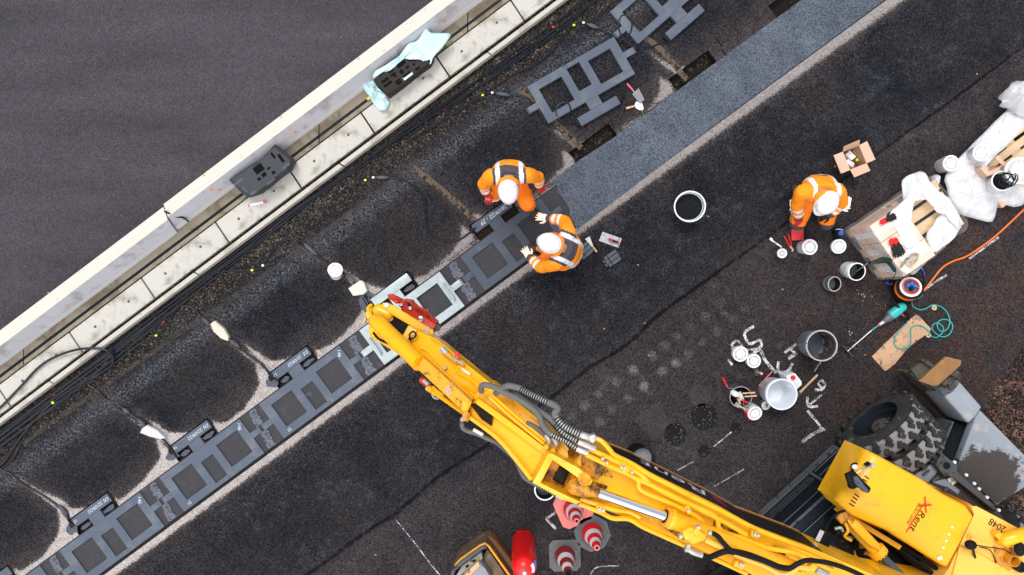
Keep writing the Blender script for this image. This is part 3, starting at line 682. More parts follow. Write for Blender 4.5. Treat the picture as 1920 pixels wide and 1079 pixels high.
for pts, w in (([(1050, 955), (1024, 973)], 6), ([(1024, 973), (1042, 992)], 6), ([(1372, 810), (1338, 838)], 3), ([(1570, 660), (1545, 672), (1527, 697)], 3.5), ([(1873, 445), (1845, 465), (1817, 486)], 5), ([(1775, 516), (1748, 533), (1722, 552)], 5),
               ([(742, 975), (775, 1015), (805, 1055), (825, 1079)], 2.2), ([(1107, 1078), (1120, 1064), (1160, 1061)], 3), ([(1300, 866), (1270, 882)], 3), ([(1395, 880), (1340, 912)], 2)):
    stroke(pts, w * .8, m_chalkthin)
for a, b in (((1202, 207), (1240, 277)), ((1238, 187), (1280, 250)), ((1417, 62), (1450, 118)), ((1436, 58), (1480, 110)), ((1062, 362), (1082, 392))): stroke([a, b], 1.0, m_straw, 'straw_line', 0.008)
for a, b in (((1343, 72), (1354, 88)), ((1352, 92), (1363, 106)), ((1144, 224), (1152, 240)), ((1478, 6), (1482, 18))): stroke([a, b], 2, m_footpocket, 'saw_cut', 0.006)

for i in (0, 5, 6): stroke(GROOVES[i], 11, m_groove, 'cable_groove', .003)
stroke([(-30, 890), (60, 820), (130, 770), (200, 722), (240, 692), (285, 663), (330, 628), (400, 585), (470, 535), (560, 470), (650, 405), (760, 322)], 9, m_track, 'dust_track', .003)
# loose stones along the cables and in the red gravel corner
def stones(name, n, where, cols, rmin, rmax, mn):
    t = NT(mn); oi = t.vor(9, 'Color'); c = t.mix(t.sep(oi)[0], cols[0], cols[1]); t.out(c, 0.85)
    vs, fs = [], []
    ico = bmesh.new(); bmesh.ops.create_icosphere(ico, subdivisions=1, radius=1)
    iv = [v.co.copy() for v in ico.verts]; fi = [[v.index for v in f.verts] for f in ico.faces]; ico.free()
    for _ in range(n):
        p = where()
        if p is None: continue
        r = rmin * (rmax / rmin) ** (random.random() ** 1.8); b = len(vs); m = Matrix.Rotation(random.random() * 6.3, 3, 'Z') @ Matrix.Rotation(random.random() * 6, 3, 'X')
        sc = Vector((r * random.uniform(.7, 1.4), r * random.uniform(.7, 1.2), r * random.uniform(.5, .9)))
        for v in iv: q = m @ Vector((v.x * sc.x * random.uniform(.8, 1.2), v.y * sc.y, v.z * sc.z)); vs.append((p.x + q.x, p.y + q.y, p.z + q.z + r * .2))
        fs += [[i + b for i in f] for f in fi]
    me = bpy.data.meshes.new(name); me.from_pydata(vs, [], fs); me.materials.append(t.m); me.update()
    o = bpy.data.objects.new(name, me); COL.objects.link(o); return struct(o, 'stuff')
def w1():
    x = random.uniform(-20, 1150); d = abs(random.gauss(0, 24)) + 6; 
    if d > 75: return None
    return W(x + d * 0.6, 803 - 0.7515 * x + d * 0.8)
stones('gravel', 2600, w1, ((0.02, 0.017, 0.015), (0.125, 0.104, 0.086)), 0.006, 0.021, 'gravel_stone')
def w2():
    x, y = random.uniform(1800, 2100), random.uniform(690, 1000)
    return W(x, y) if ((x - 1850) * .75 + (y - 760) * .45) > -4 + random.uniform(-8, 8) else None
stones('red_gravel', 6500, w2, ((0.030, 0.014, 0.010), (0.17, 0.085, 0.06)), 0.008, 0.026, 'red_gravel_stone')
def w3():
    c = random.choice([(1620, 552, 9), (1606, 620, 14), (1640, 575, 12), (920, 1066, 3)]); return W(random.gauss(c[0], c[2]), random.gauss(c[1], c[2] * .4))
stones('pale_chips', 46, w3, ((0.35, 0.3, 0.25), (0.6, 0.55, 0.48)), 0.004, 0.011, 'pale_chip')
def w4():
    t_ = random.choice([0, 1]); 
    k = random.choice([5, 6, 5, 6, 3, 4]); s0 = st(*UC[k])[0]
    return ST(s0 + random.uniform(-44, 44) * K, t_c + random.uniform(-82, -66) * K, (-0.128 if k > 4 else -0.05))
stones('pit_rubble', 240, w4, ((0.02, 0.016, 0.013), (0.10, 0.075, 0.055)), 0.006, 0.02, 'pit_stone')
for i, (x, y) in enumerate([(1196, 497), (1133, 617), (1209, 606), (1217, 667), (1467, 543), (1328, 406), (1832, 139), (1622, 666), (1045, 925), (1566, 312), (704, 1041), (1062, 1020)]):
    g = G(); a = random.random() * 6.3; n = 6
    g.prism([W(x, y, 0.008) + Vector((math.cos(a) * u - math.sin(a) * v, math.sin(a) * u + math.cos(a) * v, 0)) for u, v in ((-.015, 0), (-.006, .005), (.008, .006), (.018, 0), (.007, -.005), (-.007, -.004))], depth=0.005)
    tag(obj('leaf_scrap', g, m_leaf), 'tiny orange scrap lying loose on the dark asphalt', 'litter', 'orange scraps scattered on the asphalt')
# ------------------------------------------------------------------ barrier, drain channel, gutter slabs, kerb
def ly(y0, y1, x, x1=640.0): return y0 + (y1 - y0) * x / x1
def barrier(xa, xb, dy, label, loops):
    """low concrete barrier element between two photo columns"""
    root = thing('concrete_barrier', label, 'barrier', W((xa + xb) / 2, ly(650, 170, (xa + xb) / 2) + dy, 0))
    cols = []
    n = 24
    g = G(); prev = None
    for i in range(n + 1):
        x = xa + (xb - xa) * i / n
        o, inn, rd, bs = ly(620, 136, x) + dy, ly(645, 162, x) + dy, ly(676, 192, x) + dy, ly(684, 203, x) + dy
        sh = 14 * 1.0                                          # square cut across the wall
        pts = [W(x, o, .35), W(x + sh * .6, inn + sh * .6 * -.75 + 4.5, .35), W(x + 22, rd - 16.5 + 4.0, .12), W(x + 27, bs - 20.3 + 4.0, .02)]
        low = [Vector((pts[0].x, pts[0].y, -.02)), Vector((pts[3].x, pts[3].y, -.02))]
        ring = [g.bm.verts.new(p) for p in (low[0], pts[0], pts[1], pts[2], pts[3], low[1])]
        if prev:
            for j, mi in enumerate((0, 0, 1, 2, 2)):
                g.mi = mi; g.face([prev[j], prev[j + 1], ring[j + 1], ring[j]])
        g.mi = 1
        if i in (0, n): g.face(ring)
        prev = ring
    obj('wall_body', g, [m_ctop, m_cside, m_cedge], root, smooth=30)
    for (x, y, z) in loops:
        g = G(); c = W(x, y, z)
        g.tube(crom([c + Vector((-.022, -.012, -.01)), c + Vector((-.012, .012, .012)), c + Vector((.005, -.002, .018)), c + Vector((.022, .016, -.006))], 4), .0055, 6)
        obj('lifting_loop', g, m_loop, root)
    return root
barrier(-120, 306, 0, 'lower left concrete barrier element ending at the open joint beside the road', [(104, 573, .28), (126, 573, .2), (236, 466, .28), (250, 467, .28), (267, 467, .2), (93, 550, .34)])
barrier(306.5, 1060, -5, 'long concrete barrier element beside the road, behind both plastic fence feet', [(396, 358, .28), (411, 359, .2), (541, 246, .28), (553, 251, .2), (527, 221, .34), (383, 330, .34), (836, 23, .28), (839, 36, .2), (672, 112, .34)])
g = G(); g.tube(crom([W(308, 396, .36), W(318, 401, .35), (W(330, 407, .25)), W(342, 408, .2), W(354, 416, .1)], 4), .012, 6); tag(obj('joint_cable', g, m_cable), 'short black strap lying in the open joint between the two barrier elements', 'strap')
# white chalk guide line along the barrier top
stroke([(205, 475), (250, 441), (312, 393)], 3.2, m_cedge, 'white_line', 0.353); stroke([(332, 376), (388, 338), (452, 299)], 3.0, m_cedge, 'white_line', 0.353)

def U_(x): return 720 - 0.7525 * x if x < 640 else 238.4 - 0.7515 * (x - 640)
# drain channel: 4 m elements with a black slot
cuts = [-250, 47 - 3, 598, 877, 1200]
for i, (a, b) in enumerate(zip(cuts, cuts[1:])):
    lab = ['drain channel element at the lower left edge with puddled brown concrete', 'longest drain channel element, passing the open barrier joint', 'drain channel element under the pale blue film and dark plastic fence foot', 'drain channel element leaving the top edge of the picture'][i]
    root = thing('drain_channel', lab, 'drain', W((a + b) / 2, U_((a + b) / 2) - 18))
    g = G()
    def cp(x, off, z): return W(x + off * .6 * 0, U_(x) + off, z)
    a2, b2 = a + 1, b - 1
    g.prism([cp(a2, -38, .03), cp(b2, -38, .03), cp(b2, -17.5, .02), cp(a2, -17.5, .02)], zb=-.03)
    g.prism([cp(a2, -10.5, .025), cp(b2, -10.5, .025), cp(b2, -1.5, .025), cp(a2, -1.5, .025)], zb=-.03)
    obj('channel_body', g, m_channel, root)
    g = G(); g.prism([cp(a2, -17.2, .012), cp(b2, -17.2, .012), cp(b2, -10.8, .012), cp(a2, -10.8, .012)], zb=-.025)
    obj('slot_grate', g, m_blackmat, root)
JX = [-276, -141, -5, 130, 265, 404, 540, 677, 818, 958, 1097]
words = ['at the far lower left edge', 'under the big cable loop at the left edge', 'crossed by the thick cable loop', 'between the cable loop and the small connector stones', 'second past the barrier joint towards the lower left', 'with the printed paper strip, below the dark fence foot',
         'above right of the dark fence foot', 'under the blue film covered fence foot', 'just right of the blue film', 'last before the top edge']
for i, (a, b) in enumerate(zip(JX, JX[1:])):
    g = G(); a2, b2 = a + 1.2, b - 1.2
    g.prism([W(a2, U_(a2) + 1.5, .06), W(b2, U_(b2) + 1.5, .06), W(b2 + 24.5, U_(b2) + 38.6, .055), W(a2 + 24.5, U_(a2) + 38.6, .055)], zb=-.05, bev=.006)
    root = thing('gutter_slab', 'pale concrete gutter slab ' + words[i], 'concrete slab', W((a + b) / 2 + 12, U_((a + b) / 2) + 20), 'concrete slabs along the kerb')
    obj('slab_body', g, m_slab, root)
    for f in (.26, .74):
        x = a + (b - a) * f + 11 + random.uniform(-3, 3); c = W(x, U_(x - 11) + 18 + random.uniform(-3, 3), .058)
        g = G(); g.lathe(c, [(.016, -.01), (.018, .004), (.012, .005), (0, .001)], 14); obj('lifting_anchor', g, m_greydark, root)
KX = [-460, -183, 92, 364, 636, 914, 1190]
kw = ['at the lower left edge under many cables', 'in the loop of the thick black cable', 'left of the dark fence foot', 'beside the dark plastic fence foot', 'past the blue film towards the top edge', 'at the top edge of the picture']
for i, (a, b) in enumerate(zip(KX, KX[1:])):
    g = G(); a2, b2 = a + 1, b - 1
    def kp(x, off, z): return W(x + off * .6, 782 - 0.7505 * x + 2 + off * .35, z)
    g.prism([kp(a2, 0, .10), kp(b2, 0, .10), kp(b2, 13, .10), kp(a2, 13, .10)], zb=-.05, bev=.008)
    g.prism([kp(a2, 13.2, .09), kp(b2, 13.2, .09), kp(b2, 17.5, .04), kp(a2, 17.5, .04)], zb=-.05)
    tag(obj('kerb_stone', g, m_kerb), 'pale kerb stone ' + kw[i], 'kerb stone', 'kerb stones beside the cables')
# moss in the joints
g = G()
for _ in range(240):
    x = random.uniform(-20, 1000); ln = random.random()
    cl = math.sin(x * .045) + math.sin(x * .017 + 1)
    if cl < .25: continue
    y = U_(x) + .5 if ln < .55 else U_(x - 25) + 40.5
    r = random.uniform(.004, .012); g.ell(W(x + random.gauss(0, .6), y + random.gauss(0, .8), .05), (r * 1.6, r, r), n=5, m=3)
for _ in range(40): g.ell(W(random.gauss(838, 7), random.gauss(90, 4), .05), (.012, .009, .012), n=5, m=3)
struct(obj('moss', g, m_moss), 'stuff')
# printed paper strip on a slab
root = thing('paper_strip', 'small white and red printed paper strip lying on a gutter slab', 'paper', W(482, 382, .06))
g = G(); g.prism(WL([(465, 384), (497, 376), (499, 381), (466, 388)], .068), depth=.003); obj('paper', g, m_brush, root)
g = G(); g.prism(WL([(493, 377), (499, 375.6), (499.6, 381), (494, 382)], .0705), depth=.002); g.prism(WL([(464.6, 384), (468, 383.3), (469, 387.5), (465.4, 388.3)], .0705), depth=.002); obj('red_print', g, m_grip, root)

# ------------------------------------------------------------------ cables
def kl(x): return 803 - 0.7515 * x
def cable(name, pts, r, label, group=None, m=None, z=.012, k=6, tags=(), plug=None, cat='cable'):
    P_ = [W(p[0], p[1], p[2] if len(p) > 2 else z) for p in pts]
    if not tags and not plug:
        g = G(); g.tube(crom(P_, k), r, 8); return tag(obj(name, g, m or m_cable), label, cat, group)
    root = thing(name, label, cat, P_[0], group)
    g = G(); g.tube(crom(P_, k), r, 8); obj('sheath', g, m or m_cable, root)
    for (x, y, mm) in tags:
        i = min(range(len(pts)), key=lambda j: (pts[j][0] - x) ** 2 + (pts[j][1] - y) ** 2)
        j = min(i + 1, len(pts) - 1); i0 = max(i - 1, 0); d = (P_[j] - P_[i0]).normalized(); c = W(x, y, P_[i].z)
        g = G(); g.tube([c - d * .015, c + d * .015], r * 1.3, 10); obj('marker_tag', g, mm, root)
    for (a, b) in (plug or []):
        A, B = W(*a, .03), W(*b, .03); g = G(); g.tube([A, A + (B - A) * .15, A + (B - A) * .25, A + (B - A) * .75, A + (B - A) * .85, B], [r * .9, r * 1.3, r * 2.3, r * 2.3, r * 1.4, r], 10); obj('connector', g, m_greydark, root)
    return root
offs = [(5, 22, 1), (7.5, 24, 1), (10, 30, 1), (12.5, 33, 1), (15, 27, .72), (18, 0, .48), (21, 0, .36), (24, 0, .30), (27, 0, .26), (30, 0, .22)]
reds = {0: (278 * 0 + 306, 0), 2: (508, 0), 3: (833, 205), 1: (1037, 51), 5: (0, 0)}
for i, (o0, o1, f) in enumerate(offs):
    pts = []
    end = 1150 if f == 1 else 1150 * f
    xs = np.linspace(-60, end, 15)
    for x in xs:
        u = max(0, min(1, (x - 560) / 450)); sq = 1 - 0.45 * max(0, min(1, (x - 200) / 350))
        o = o0 * sq * (1 - u) + (o1 if f == 1 else o0 * .5) * u + 2.2 * math.sin(x * .011 + i * 1.9) * (1 + u * 1.6)
        pts.append((x + o * .6, kl(x) + 1 + o * .8, .016 + .014 * (0.5 + 0.5 * math.sin(x * .013 + i * 2.4)) + (.004 * i % .01)))
    cable('black_cable', pts, .0105, 'thin black cable in the parallel bundle along the kerb', 'black cables bundled along the kerb')
cable('marked_cable', [(480, 452), (508, 432), (600, 367), (683, 304), (760, 250), (833, 205), (930, 137), (1037, 51), (1110, -14)], .010, 'black cable with red marker tags at the edge of the bundle', tags=((508, 432, m_plug_red), (683, 304, m_plug_red), (833, 205, m_plug_red), (1037, 51, m_plug_red)))
cable('red_tag_cable', [(-30, 830), (60, 767), (101, 740), (200, 668), (306, 604), (335, 575)], .010, 'black cable with a bright red tag low in the left bundle', tags=((101, 740, m_plug_red), (306, 604, m_plug_red)))
cable('thick_cable', [(-40, 800, .08), (0, 765, .08), (37, 727, .08), (75, 687, .09), (112, 666, .11), (150, 655, .13), (185, 654, .12), (205, 660, .1), (213, 672, .06), (207, 687, .03), (175, 707, .02), (140, 725, .02), (100, 755, .02), (62, 792, .02), (32, 830, .02), (8, 866, .02), (-30, 900, .02)], .016, 'thick black cable arching in a wide loop over the gutter slab', tags=((100, 755, m_plug_yel),))
cable('branch_cable', [(335, 566), (327, 582), (317, 607), (293, 629), (247, 653), (213, 668), (190, 680)], .011, 'black cable with a yellow green tag joining the big loop', tags=((293, 629, m_plug_yel),))
cable('branch_cable', [(330, 572), (343, 573), (360, 578), (377, 593), (393, 608), (410, 628), (430, 640), (462, 662), (490, 682), (505, 700), (522, 716)], .012, 'black cable running under the long beige stone to a coil unit', plug=(((379, 596), (395, 611)), ((430, 637), (450, 652))))
cable('branch_cable', [(400, 514), (417, 510), (443, 507), (473, 507), (493, 498), (510, 473), (530, 453), (550, 448), (567, 455), (593, 477), (617, 495), (655, 522), (676, 545), (690, 560)], .012, 'black cable curving up past the lone white pail to the bitumen puddle', tags=((473, 507, m_plug_yel), (493, 498, m_brush)), plug=(((570, 457), (594, 478)), ((648, 514), (668, 530))))
cable('branch_cable', [(630, 372), (653, 353), (685, 338), (700, 333), (730, 333), (757, 338), (787, 360), (797, 380), (799, 417), (808, 440), (830, 452), (858, 451), (880, 437), (892, 427)], .011, 'black cable swinging in a wide bend to the chalked unit under the workers', tags=((685, 338, m_plug_yel), (700, 333, m_brush)), plug=(((704, 333), (728, 333)),))
cable('branch_cable', [(800, 248), (850, 212), (905, 179), (923, 174), (950, 178), (987, 183), (1002, 202), (1016, 227), (1031, 236, .03), (1046, 235, .05), (1062, 221, .06), (1070, 206, .06), (1063, 193, .06), (1050, 195, .06), (1042, 207, .06), (1047, 222, .05), (1060, 231, .03), (1080, 231), (1090, 228)], .011, 'black cable looped on the corner of the nearer loose coil unit', tags=((905, 179, m_plug_yel), (923, 174, m_brush)), plug=(((930, 175), (956, 179)),))
cable('branch_cable', [(960, 112), (1000, 86), (1040, 62), (1076, 47.5), (1094, 43), (1120, 52), (1141, 65), (1157, 73, .05), (1169, 74, .06), (1180, 65, .06), (1185, 46, .06), (1176, 31, .06), (1166, 30, .06), (1160, 42, .06), (1162, 60, .06), (1171, 76, .06), (1192, 87, .05), (1222, 88), (1245, 76)], .011, 'black cable looped over the farther loose coil unit at the top', tags=((1076, 47.5, m_plug_yel), (1094, 43, m_brush)), plug=(((1100, 45), (1122, 53)),))
cable('branch_cable', [(165, 722), (185, 735), (200, 750), (217, 757), (238, 771), (260, 788), (285, 810), (305, 824), (320, 840), (331, 858)], .012, 'black cable passing under the white stone shard to a coil unit', plug=(((230, 766), (243, 775)), ((258, 786), (274, 800))))
cable('branch_cable', [(-20, 872), (0, 880), (23, 891), (46, 911), (76, 927), (108, 948), (125, 962), (130, 978), (138, 986)], .012, 'black cable in the lowest groove at the left edge', plug=(((110, 948), (126, 964)),))
cable('black_cable', [(0, 690 + 190), (25, 820 + 40), (60, 795), (100, 768), (150, 735)], .010, 'short black cable crossing the gravel at the left edge')
cable('black_cable', [(760, 268), (830, 226), (890, 190), (960, 142), (1010, 118), (1050, 80), (1076, 40), (1098, -10)], .0095, 'single black cable crossing the others towards the top edge')
cable('black_cable', [(0, 840), (30, 832), (60, 815)], .009, 'thin black cable end on the gravel at the left edge')

def stone(name, pts, z, m, label):
    g = G(); g.prism([W(x, y, z + random.uniform(-.006, .006)) for x, y in pts], zb=.005, bev=.008, taper=.06)
    tag(obj(name, g, m, smooth=20), label, 'stone')
stone('stone', [(394, 608), (402, 602), (420, 617), (428, 631), (427, 640), (414, 635), (400, 622)], .07, m_stoneb, 'elongated beige stone lying on the black cable in the groove')
stone('stone', [(653, 541), (675, 526), (682, 530), (688, 545), (681, 552), (662, 555)], .09, m_stoneg, 'square concrete lump with green algae near the white pail')
stone('stone', [(262, 812), (266, 804), (275, 798), (294, 807), (310, 822), (300, 824), (280, 819)], .05, m_cside, 'pointed white stone shard weighing down a cable')

# ------------------------------------------------------------------ coil units
def cells(g, xs, ys, keep, z0, z1):
    """slab made of grid cells, open where keep() says so"""
    vt, vb = {}, {}
    def v(d, i, j, z):
        if (i, j) not in d: d[(i, j)] = g.bm.verts.new((xs[i], ys[j], z))
        return d[(i, j)]
    kp = {(i, j): keep((xs[i] + xs[i + 1]) / 2, (ys[j] + ys[j + 1]) / 2) for i in range(len(xs) - 1) for j in range(len(ys) - 1)}
    for (i, j), ok in kp.items():
        if not ok: continue
        g.face([v(vt, i, j, z1), v(vt, i + 1, j, z1), v(vt, i + 1, j + 1, z1), v(vt, i, j + 1, z1)])
        g.face([v(vb, i, j + 1, z0), v(vb, i + 1, j + 1, z0), v(vb, i + 1, j, z0), v(vb, i, j, z0)])
        for di, dj, a, b in ((0, -1, (0, 0), (1, 0)), (1, 0, (1, 0), (1, 1)), (0, 1, (1, 1), (0, 1)), (-1, 0, (0, 1), (0, 0))):
            if not kp.get((i + di, j + dj), False):
                A, B = (i + a[0], j + a[1]), (i + b[0], j + b[1])
                g.face([v(vb, *A, z0), v(vb, *B, z0), v(vt, *B, z1), v(vt, *A, z1)])
def coil_unit(label, m, z1, thick, texts, handles=False, corner=('', '')):
    root = thing('coil_unit', label, 'coil unit', (0, 0, 0), 'charging coil units')
    X = sorted([-93, -76, -28.5, -13.5, 13.5, 28.5, 77, 93]); Y = sorted([47.4, 33, 24, -17, -24, -32])
    inr = lambda x, y, a, b, c, d: a < x < b and c < y < d
    keep = lambda x, y: not (inr(x, y, -76 * K, -28.5 * K, -17 * K, 33 * K) or inr(x, y, 28.5 * K, 77 * K, -17 * K, 33 * K) or inr(x, y, -13.5 * K, 13.5 * K, -24 * K, 24 * K))
    g = G(); cells(g, [x * K for x in X], [y * K for y in Y], keep, z1 - thick, z1); obj('frame', g, m, root)
    for sx in (-1, 1):
        g = G()
        g.box((sx * 103.2 * K, 8 * K, z1 - thick / 2), (20 * K, 12 * K, thick - .004), bev=.003)
        for q in (-4, 0, 4): g.box((sx * 114 * K, (8 + q) * K, z1 - thick * .6), (4 * K, 2.6 * K, thick * .5))
        obj('link_tab', g, m, root)
    g = G(); g.box((0, 56.1 * K, z1 - thick / 2 - .001), (26 * K, 17 * K, thick)); obj('neck', g, m, root)
    g = G(); g.box((0, 73.5 * K, z1 - .029), (84 * K, 17 * K, .05), bev=.004)
    md = obj('module', g, m, root)
    g = G(); g.box((45.5 * K, 73.5 * K, z1 - .02), (6 * K, 12 * K, .04), bev=.003); g.box((45.5 * K, 73.5 * K, z1 - .001), (3 * K, 7 * K, .004)); obj('end_bracket', g, m_black, root)
    g = G(); g.box((-46 * K, 73.5 * K, z1 - .02), (8 * K, 11 * K, .045), bev=.004); g.tube([(-50 * K, 73 * K, z1 - .015), (-56 * K, 72 * K, z1 - .02)], .016, 10); obj('cable_gland', g, m_black, root)
    if texts or corner[0]:
        g = G()
        for (s, x, y, h) in texts: text_mesh(g, s, h, (x * K, y * K, z1 - .0022), (-1, 0, 0), (0, -1, 0), shear=.25, lift=.0)
        if corner[0]: text_mesh(g, corner[0], .07, (86 * K, 44 * K, z1), (-.5, -.86, 0), (.86, -.5, 0), lift=.0015, shear=.2)
        if corner[1]: text_mesh(g, corner[1], .06, (-80 * K, -28 * K, z1), (1, .1, 0), (-.1, 1, 0), lift=.0015, shear=.2)
        obj('chalk_writing', g, m_bluegrey, root, smooth=0)
    if handles:
        for sx in (-1, 1):
            g = G(); p = [(sx * 85 * K, -12 * K, z1), (sx * 85 * K, -11 * K, z1 + .05), (sx * 85 * K, 22 * K, z1 + .05), (sx * 85 * K, 23 * K, z1)]
            g.tube(p, .016, 10); g.lathe((p[0][0], p[0][1], z1), [(.02, 0), (.02, .006), (0, .006)], 12); g.lathe((p[3][0], p[3][1], z1), [(.02, 0), (.02, .006), (0, .006)], 12); obj('handle', g, m_galv, root)
    else:
        g = G(); g.tube([(13 * K + .03 * math.cos(a), -28 * K + .015 * math.sin(a), z1 + .0005) for a in [i * 6.2832 / 20 for i in range(21)]], .0018, 5, cap=False); obj('pressed_ring', g, m_black, root)
    return root
def seat(root, px, py, a, z=0.0): root.location = W(px, py, z); root.rotation_euler = (0, 0, a)
spec = {-1: ('coil unit cut off by the lower left corner of the picture', m_coil, []),
        0: ('embedded coil unit chalked 15, nearest the lower left corner', m_coil, [('DS 22/09/22', 40, 76.5, .066), ('15', -31, 77, .06)]),
        1: ('embedded coil unit chalked 16 between its two neighbours', m_coil, [('DS 22/09/22', 40, 76.5, .066), ('16', -31, 77, .06)]),
        2: ('embedded coil unit chalked 17, just left of the excavator arm', m_coil, [('DS  22/09/22', 40, 76.5, .062), ('17', -31, 77, .06)]),
        3: ('silver galvanised coil unit with two handles under the excavator coupler', m_galv, []),
        4: ('wet dark coil unit chalked 28/09/22 under the two kneeling workers', m_coil_dark, [('- 28/09/22 - 29', 41, 77, .078)])}
for k, (lab, m, tx) in spec.items():
    u = coil_unit(lab, m, 0.004 if k != 3 else 0.03, .05 if k != 3 else .07, tx, handles=(k == 3), corner={0: ('146', ''), 1: ('146', '15'), 2: ('146', '15')}.get(k, ('', '')))
    seat(u, *UC[k], EA, 0)
    u.location = ST(st(*UC[k])[0], t_c)
# window fill inside the frames (poured, smooth)
u = coil_unit('loose coil unit marked 026 lying on the asphalt beside the trowels', m_coil, .062, .05, [], corner=('', '026')); seat(u, 1085, 146.5, R(30 + 180))
u = coil_unit('loose coil unit at the top edge with a cable looped over its corner', m_coil, .062, .05, []); seat(u, 1234, -11, R(41 + 180))
# bitumen puddle poured round the cable end
g = G(); g.prism(WL([(q.x, q.y) for q in crom([(674, 558, 0), (690, 549, 0), (703, 553, 0), (715, 560, 0), (712, 570, 0), (700, 578, 0), (702, 590, 0), (688, 588, 0), (676, 576, 0)], 4, True)[:-1]], .006), depth=.02); struct(obj('bitumen_puddle', g, m_bitumen))
for pts in ([(680, 560), (686, 569), (690, 580)], [(693, 556), (699, 566), (706, 572)], [(683, 556), (690, 566), (692, 572)]): stroke(pts, 2.0, m_footpocket, 'bitumen_streak', .011)
for k in (0, 1, 2):
    c = ST(st(*UC[k])[0] - 50 * K, t_c - 66 * K); g = G(); p = []
    for i in range(12): a = i * .5236; r = random.uniform(.05, .085); p.append((c.x + r * 1.3 * math.cos(a), c.y + r * math.sin(a)))
    g.prism([Vector((x, y, .004)) for x, y in p], depth=.02); struct(obj('bitumen_puddle', g, m_bitumen))
    for sgn in (-1, 1):
        c = ST(st(*UC[k])[0] + sgn * 28 * K, t_c - 56 * K); g = G(); p = []
        for i in range(14): a = i * .4488; r = random.uniform(.7, 1.1); p.append(ST(st(*UC[k])[0] + sgn * 27 * K + r * 11 * K * math.cos(a) * (1 + .3 * (sgn > 0)), t_c - 56 * K + r * 4.6 * K * math.sin(a), -.016))
        g.prism(p, depth=.02); struct(obj('bitumen_puddle', g, m_bitumen))
for s0, s1 in ((-40, -14), (14, 40)):
    p = [ST(st(*UC[3])[0] + random.uniform(s0, s1) * K, t_c) for _ in range(1)]
c = st(*UC[3])[0]; g = G(); p = []
for i in range(14): a = i * .4488; r = random.uniform(.7, 1.1); p.append(ST(c + 29 * K + r * 13 * K * math.cos(a), t_c - 56 * K + r * 5 * K * math.sin(a), -.01))
g.prism(p, depth=.02); struct(obj('bitumen_puddle', g, m_bitumen))

# ------------------------------------------------------------------ plastic fence feet and film
root = thing('fence_foot', 'dark grey recycled plastic fence foot lying across the drain channel, uncovered', 'fence foot', W(490, 320, .1))
g = G(); top = [(428.5, 338), (470, 310), (482, 308), (516, 271), (545, 294), (550, 301), (541, 319), (519, 332), (500, 350), (486, 361), (463, 369), (452, 362)]
cxy = (489, 322)
g.prism([W(cxy[0] + (x - cxy[0]) * .90, cxy[1] + (y - cxy[1]) * .90, .30) for x, y in top], zb=.22, bev=.006, taper=.1)
g.prism([W(cxy[0] + (x - cxy[0]) * 1.0, cxy[1] + (y - cxy[1]) * 1.0, .235) for x, y in top], zb=.10, bev=.01)
obj('foot_body', g, m_plasticfoot, root, smooth=25)
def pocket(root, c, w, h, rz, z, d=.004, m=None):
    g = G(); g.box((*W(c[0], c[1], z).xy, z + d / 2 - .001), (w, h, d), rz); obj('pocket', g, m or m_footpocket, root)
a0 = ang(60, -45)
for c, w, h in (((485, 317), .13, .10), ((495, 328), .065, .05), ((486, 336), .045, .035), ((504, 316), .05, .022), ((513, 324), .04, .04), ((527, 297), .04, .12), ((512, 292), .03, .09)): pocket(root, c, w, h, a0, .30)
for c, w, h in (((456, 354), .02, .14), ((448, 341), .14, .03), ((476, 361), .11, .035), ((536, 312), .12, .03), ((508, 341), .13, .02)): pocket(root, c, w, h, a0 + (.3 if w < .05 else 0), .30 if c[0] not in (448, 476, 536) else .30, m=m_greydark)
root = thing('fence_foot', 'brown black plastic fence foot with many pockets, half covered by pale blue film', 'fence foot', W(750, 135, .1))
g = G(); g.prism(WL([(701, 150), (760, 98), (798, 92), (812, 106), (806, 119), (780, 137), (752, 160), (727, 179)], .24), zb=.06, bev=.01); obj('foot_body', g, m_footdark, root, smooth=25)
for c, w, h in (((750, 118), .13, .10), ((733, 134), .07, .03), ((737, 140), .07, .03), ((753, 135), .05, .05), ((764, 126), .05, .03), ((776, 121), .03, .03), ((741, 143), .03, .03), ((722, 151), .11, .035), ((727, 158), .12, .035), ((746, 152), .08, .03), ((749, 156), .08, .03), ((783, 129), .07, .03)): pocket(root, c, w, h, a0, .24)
pocket(root, (765, 143), .14, .04, a0, .24, m=m_tarp); pocket(root, (763, 140), .13, .03, a0, .243)
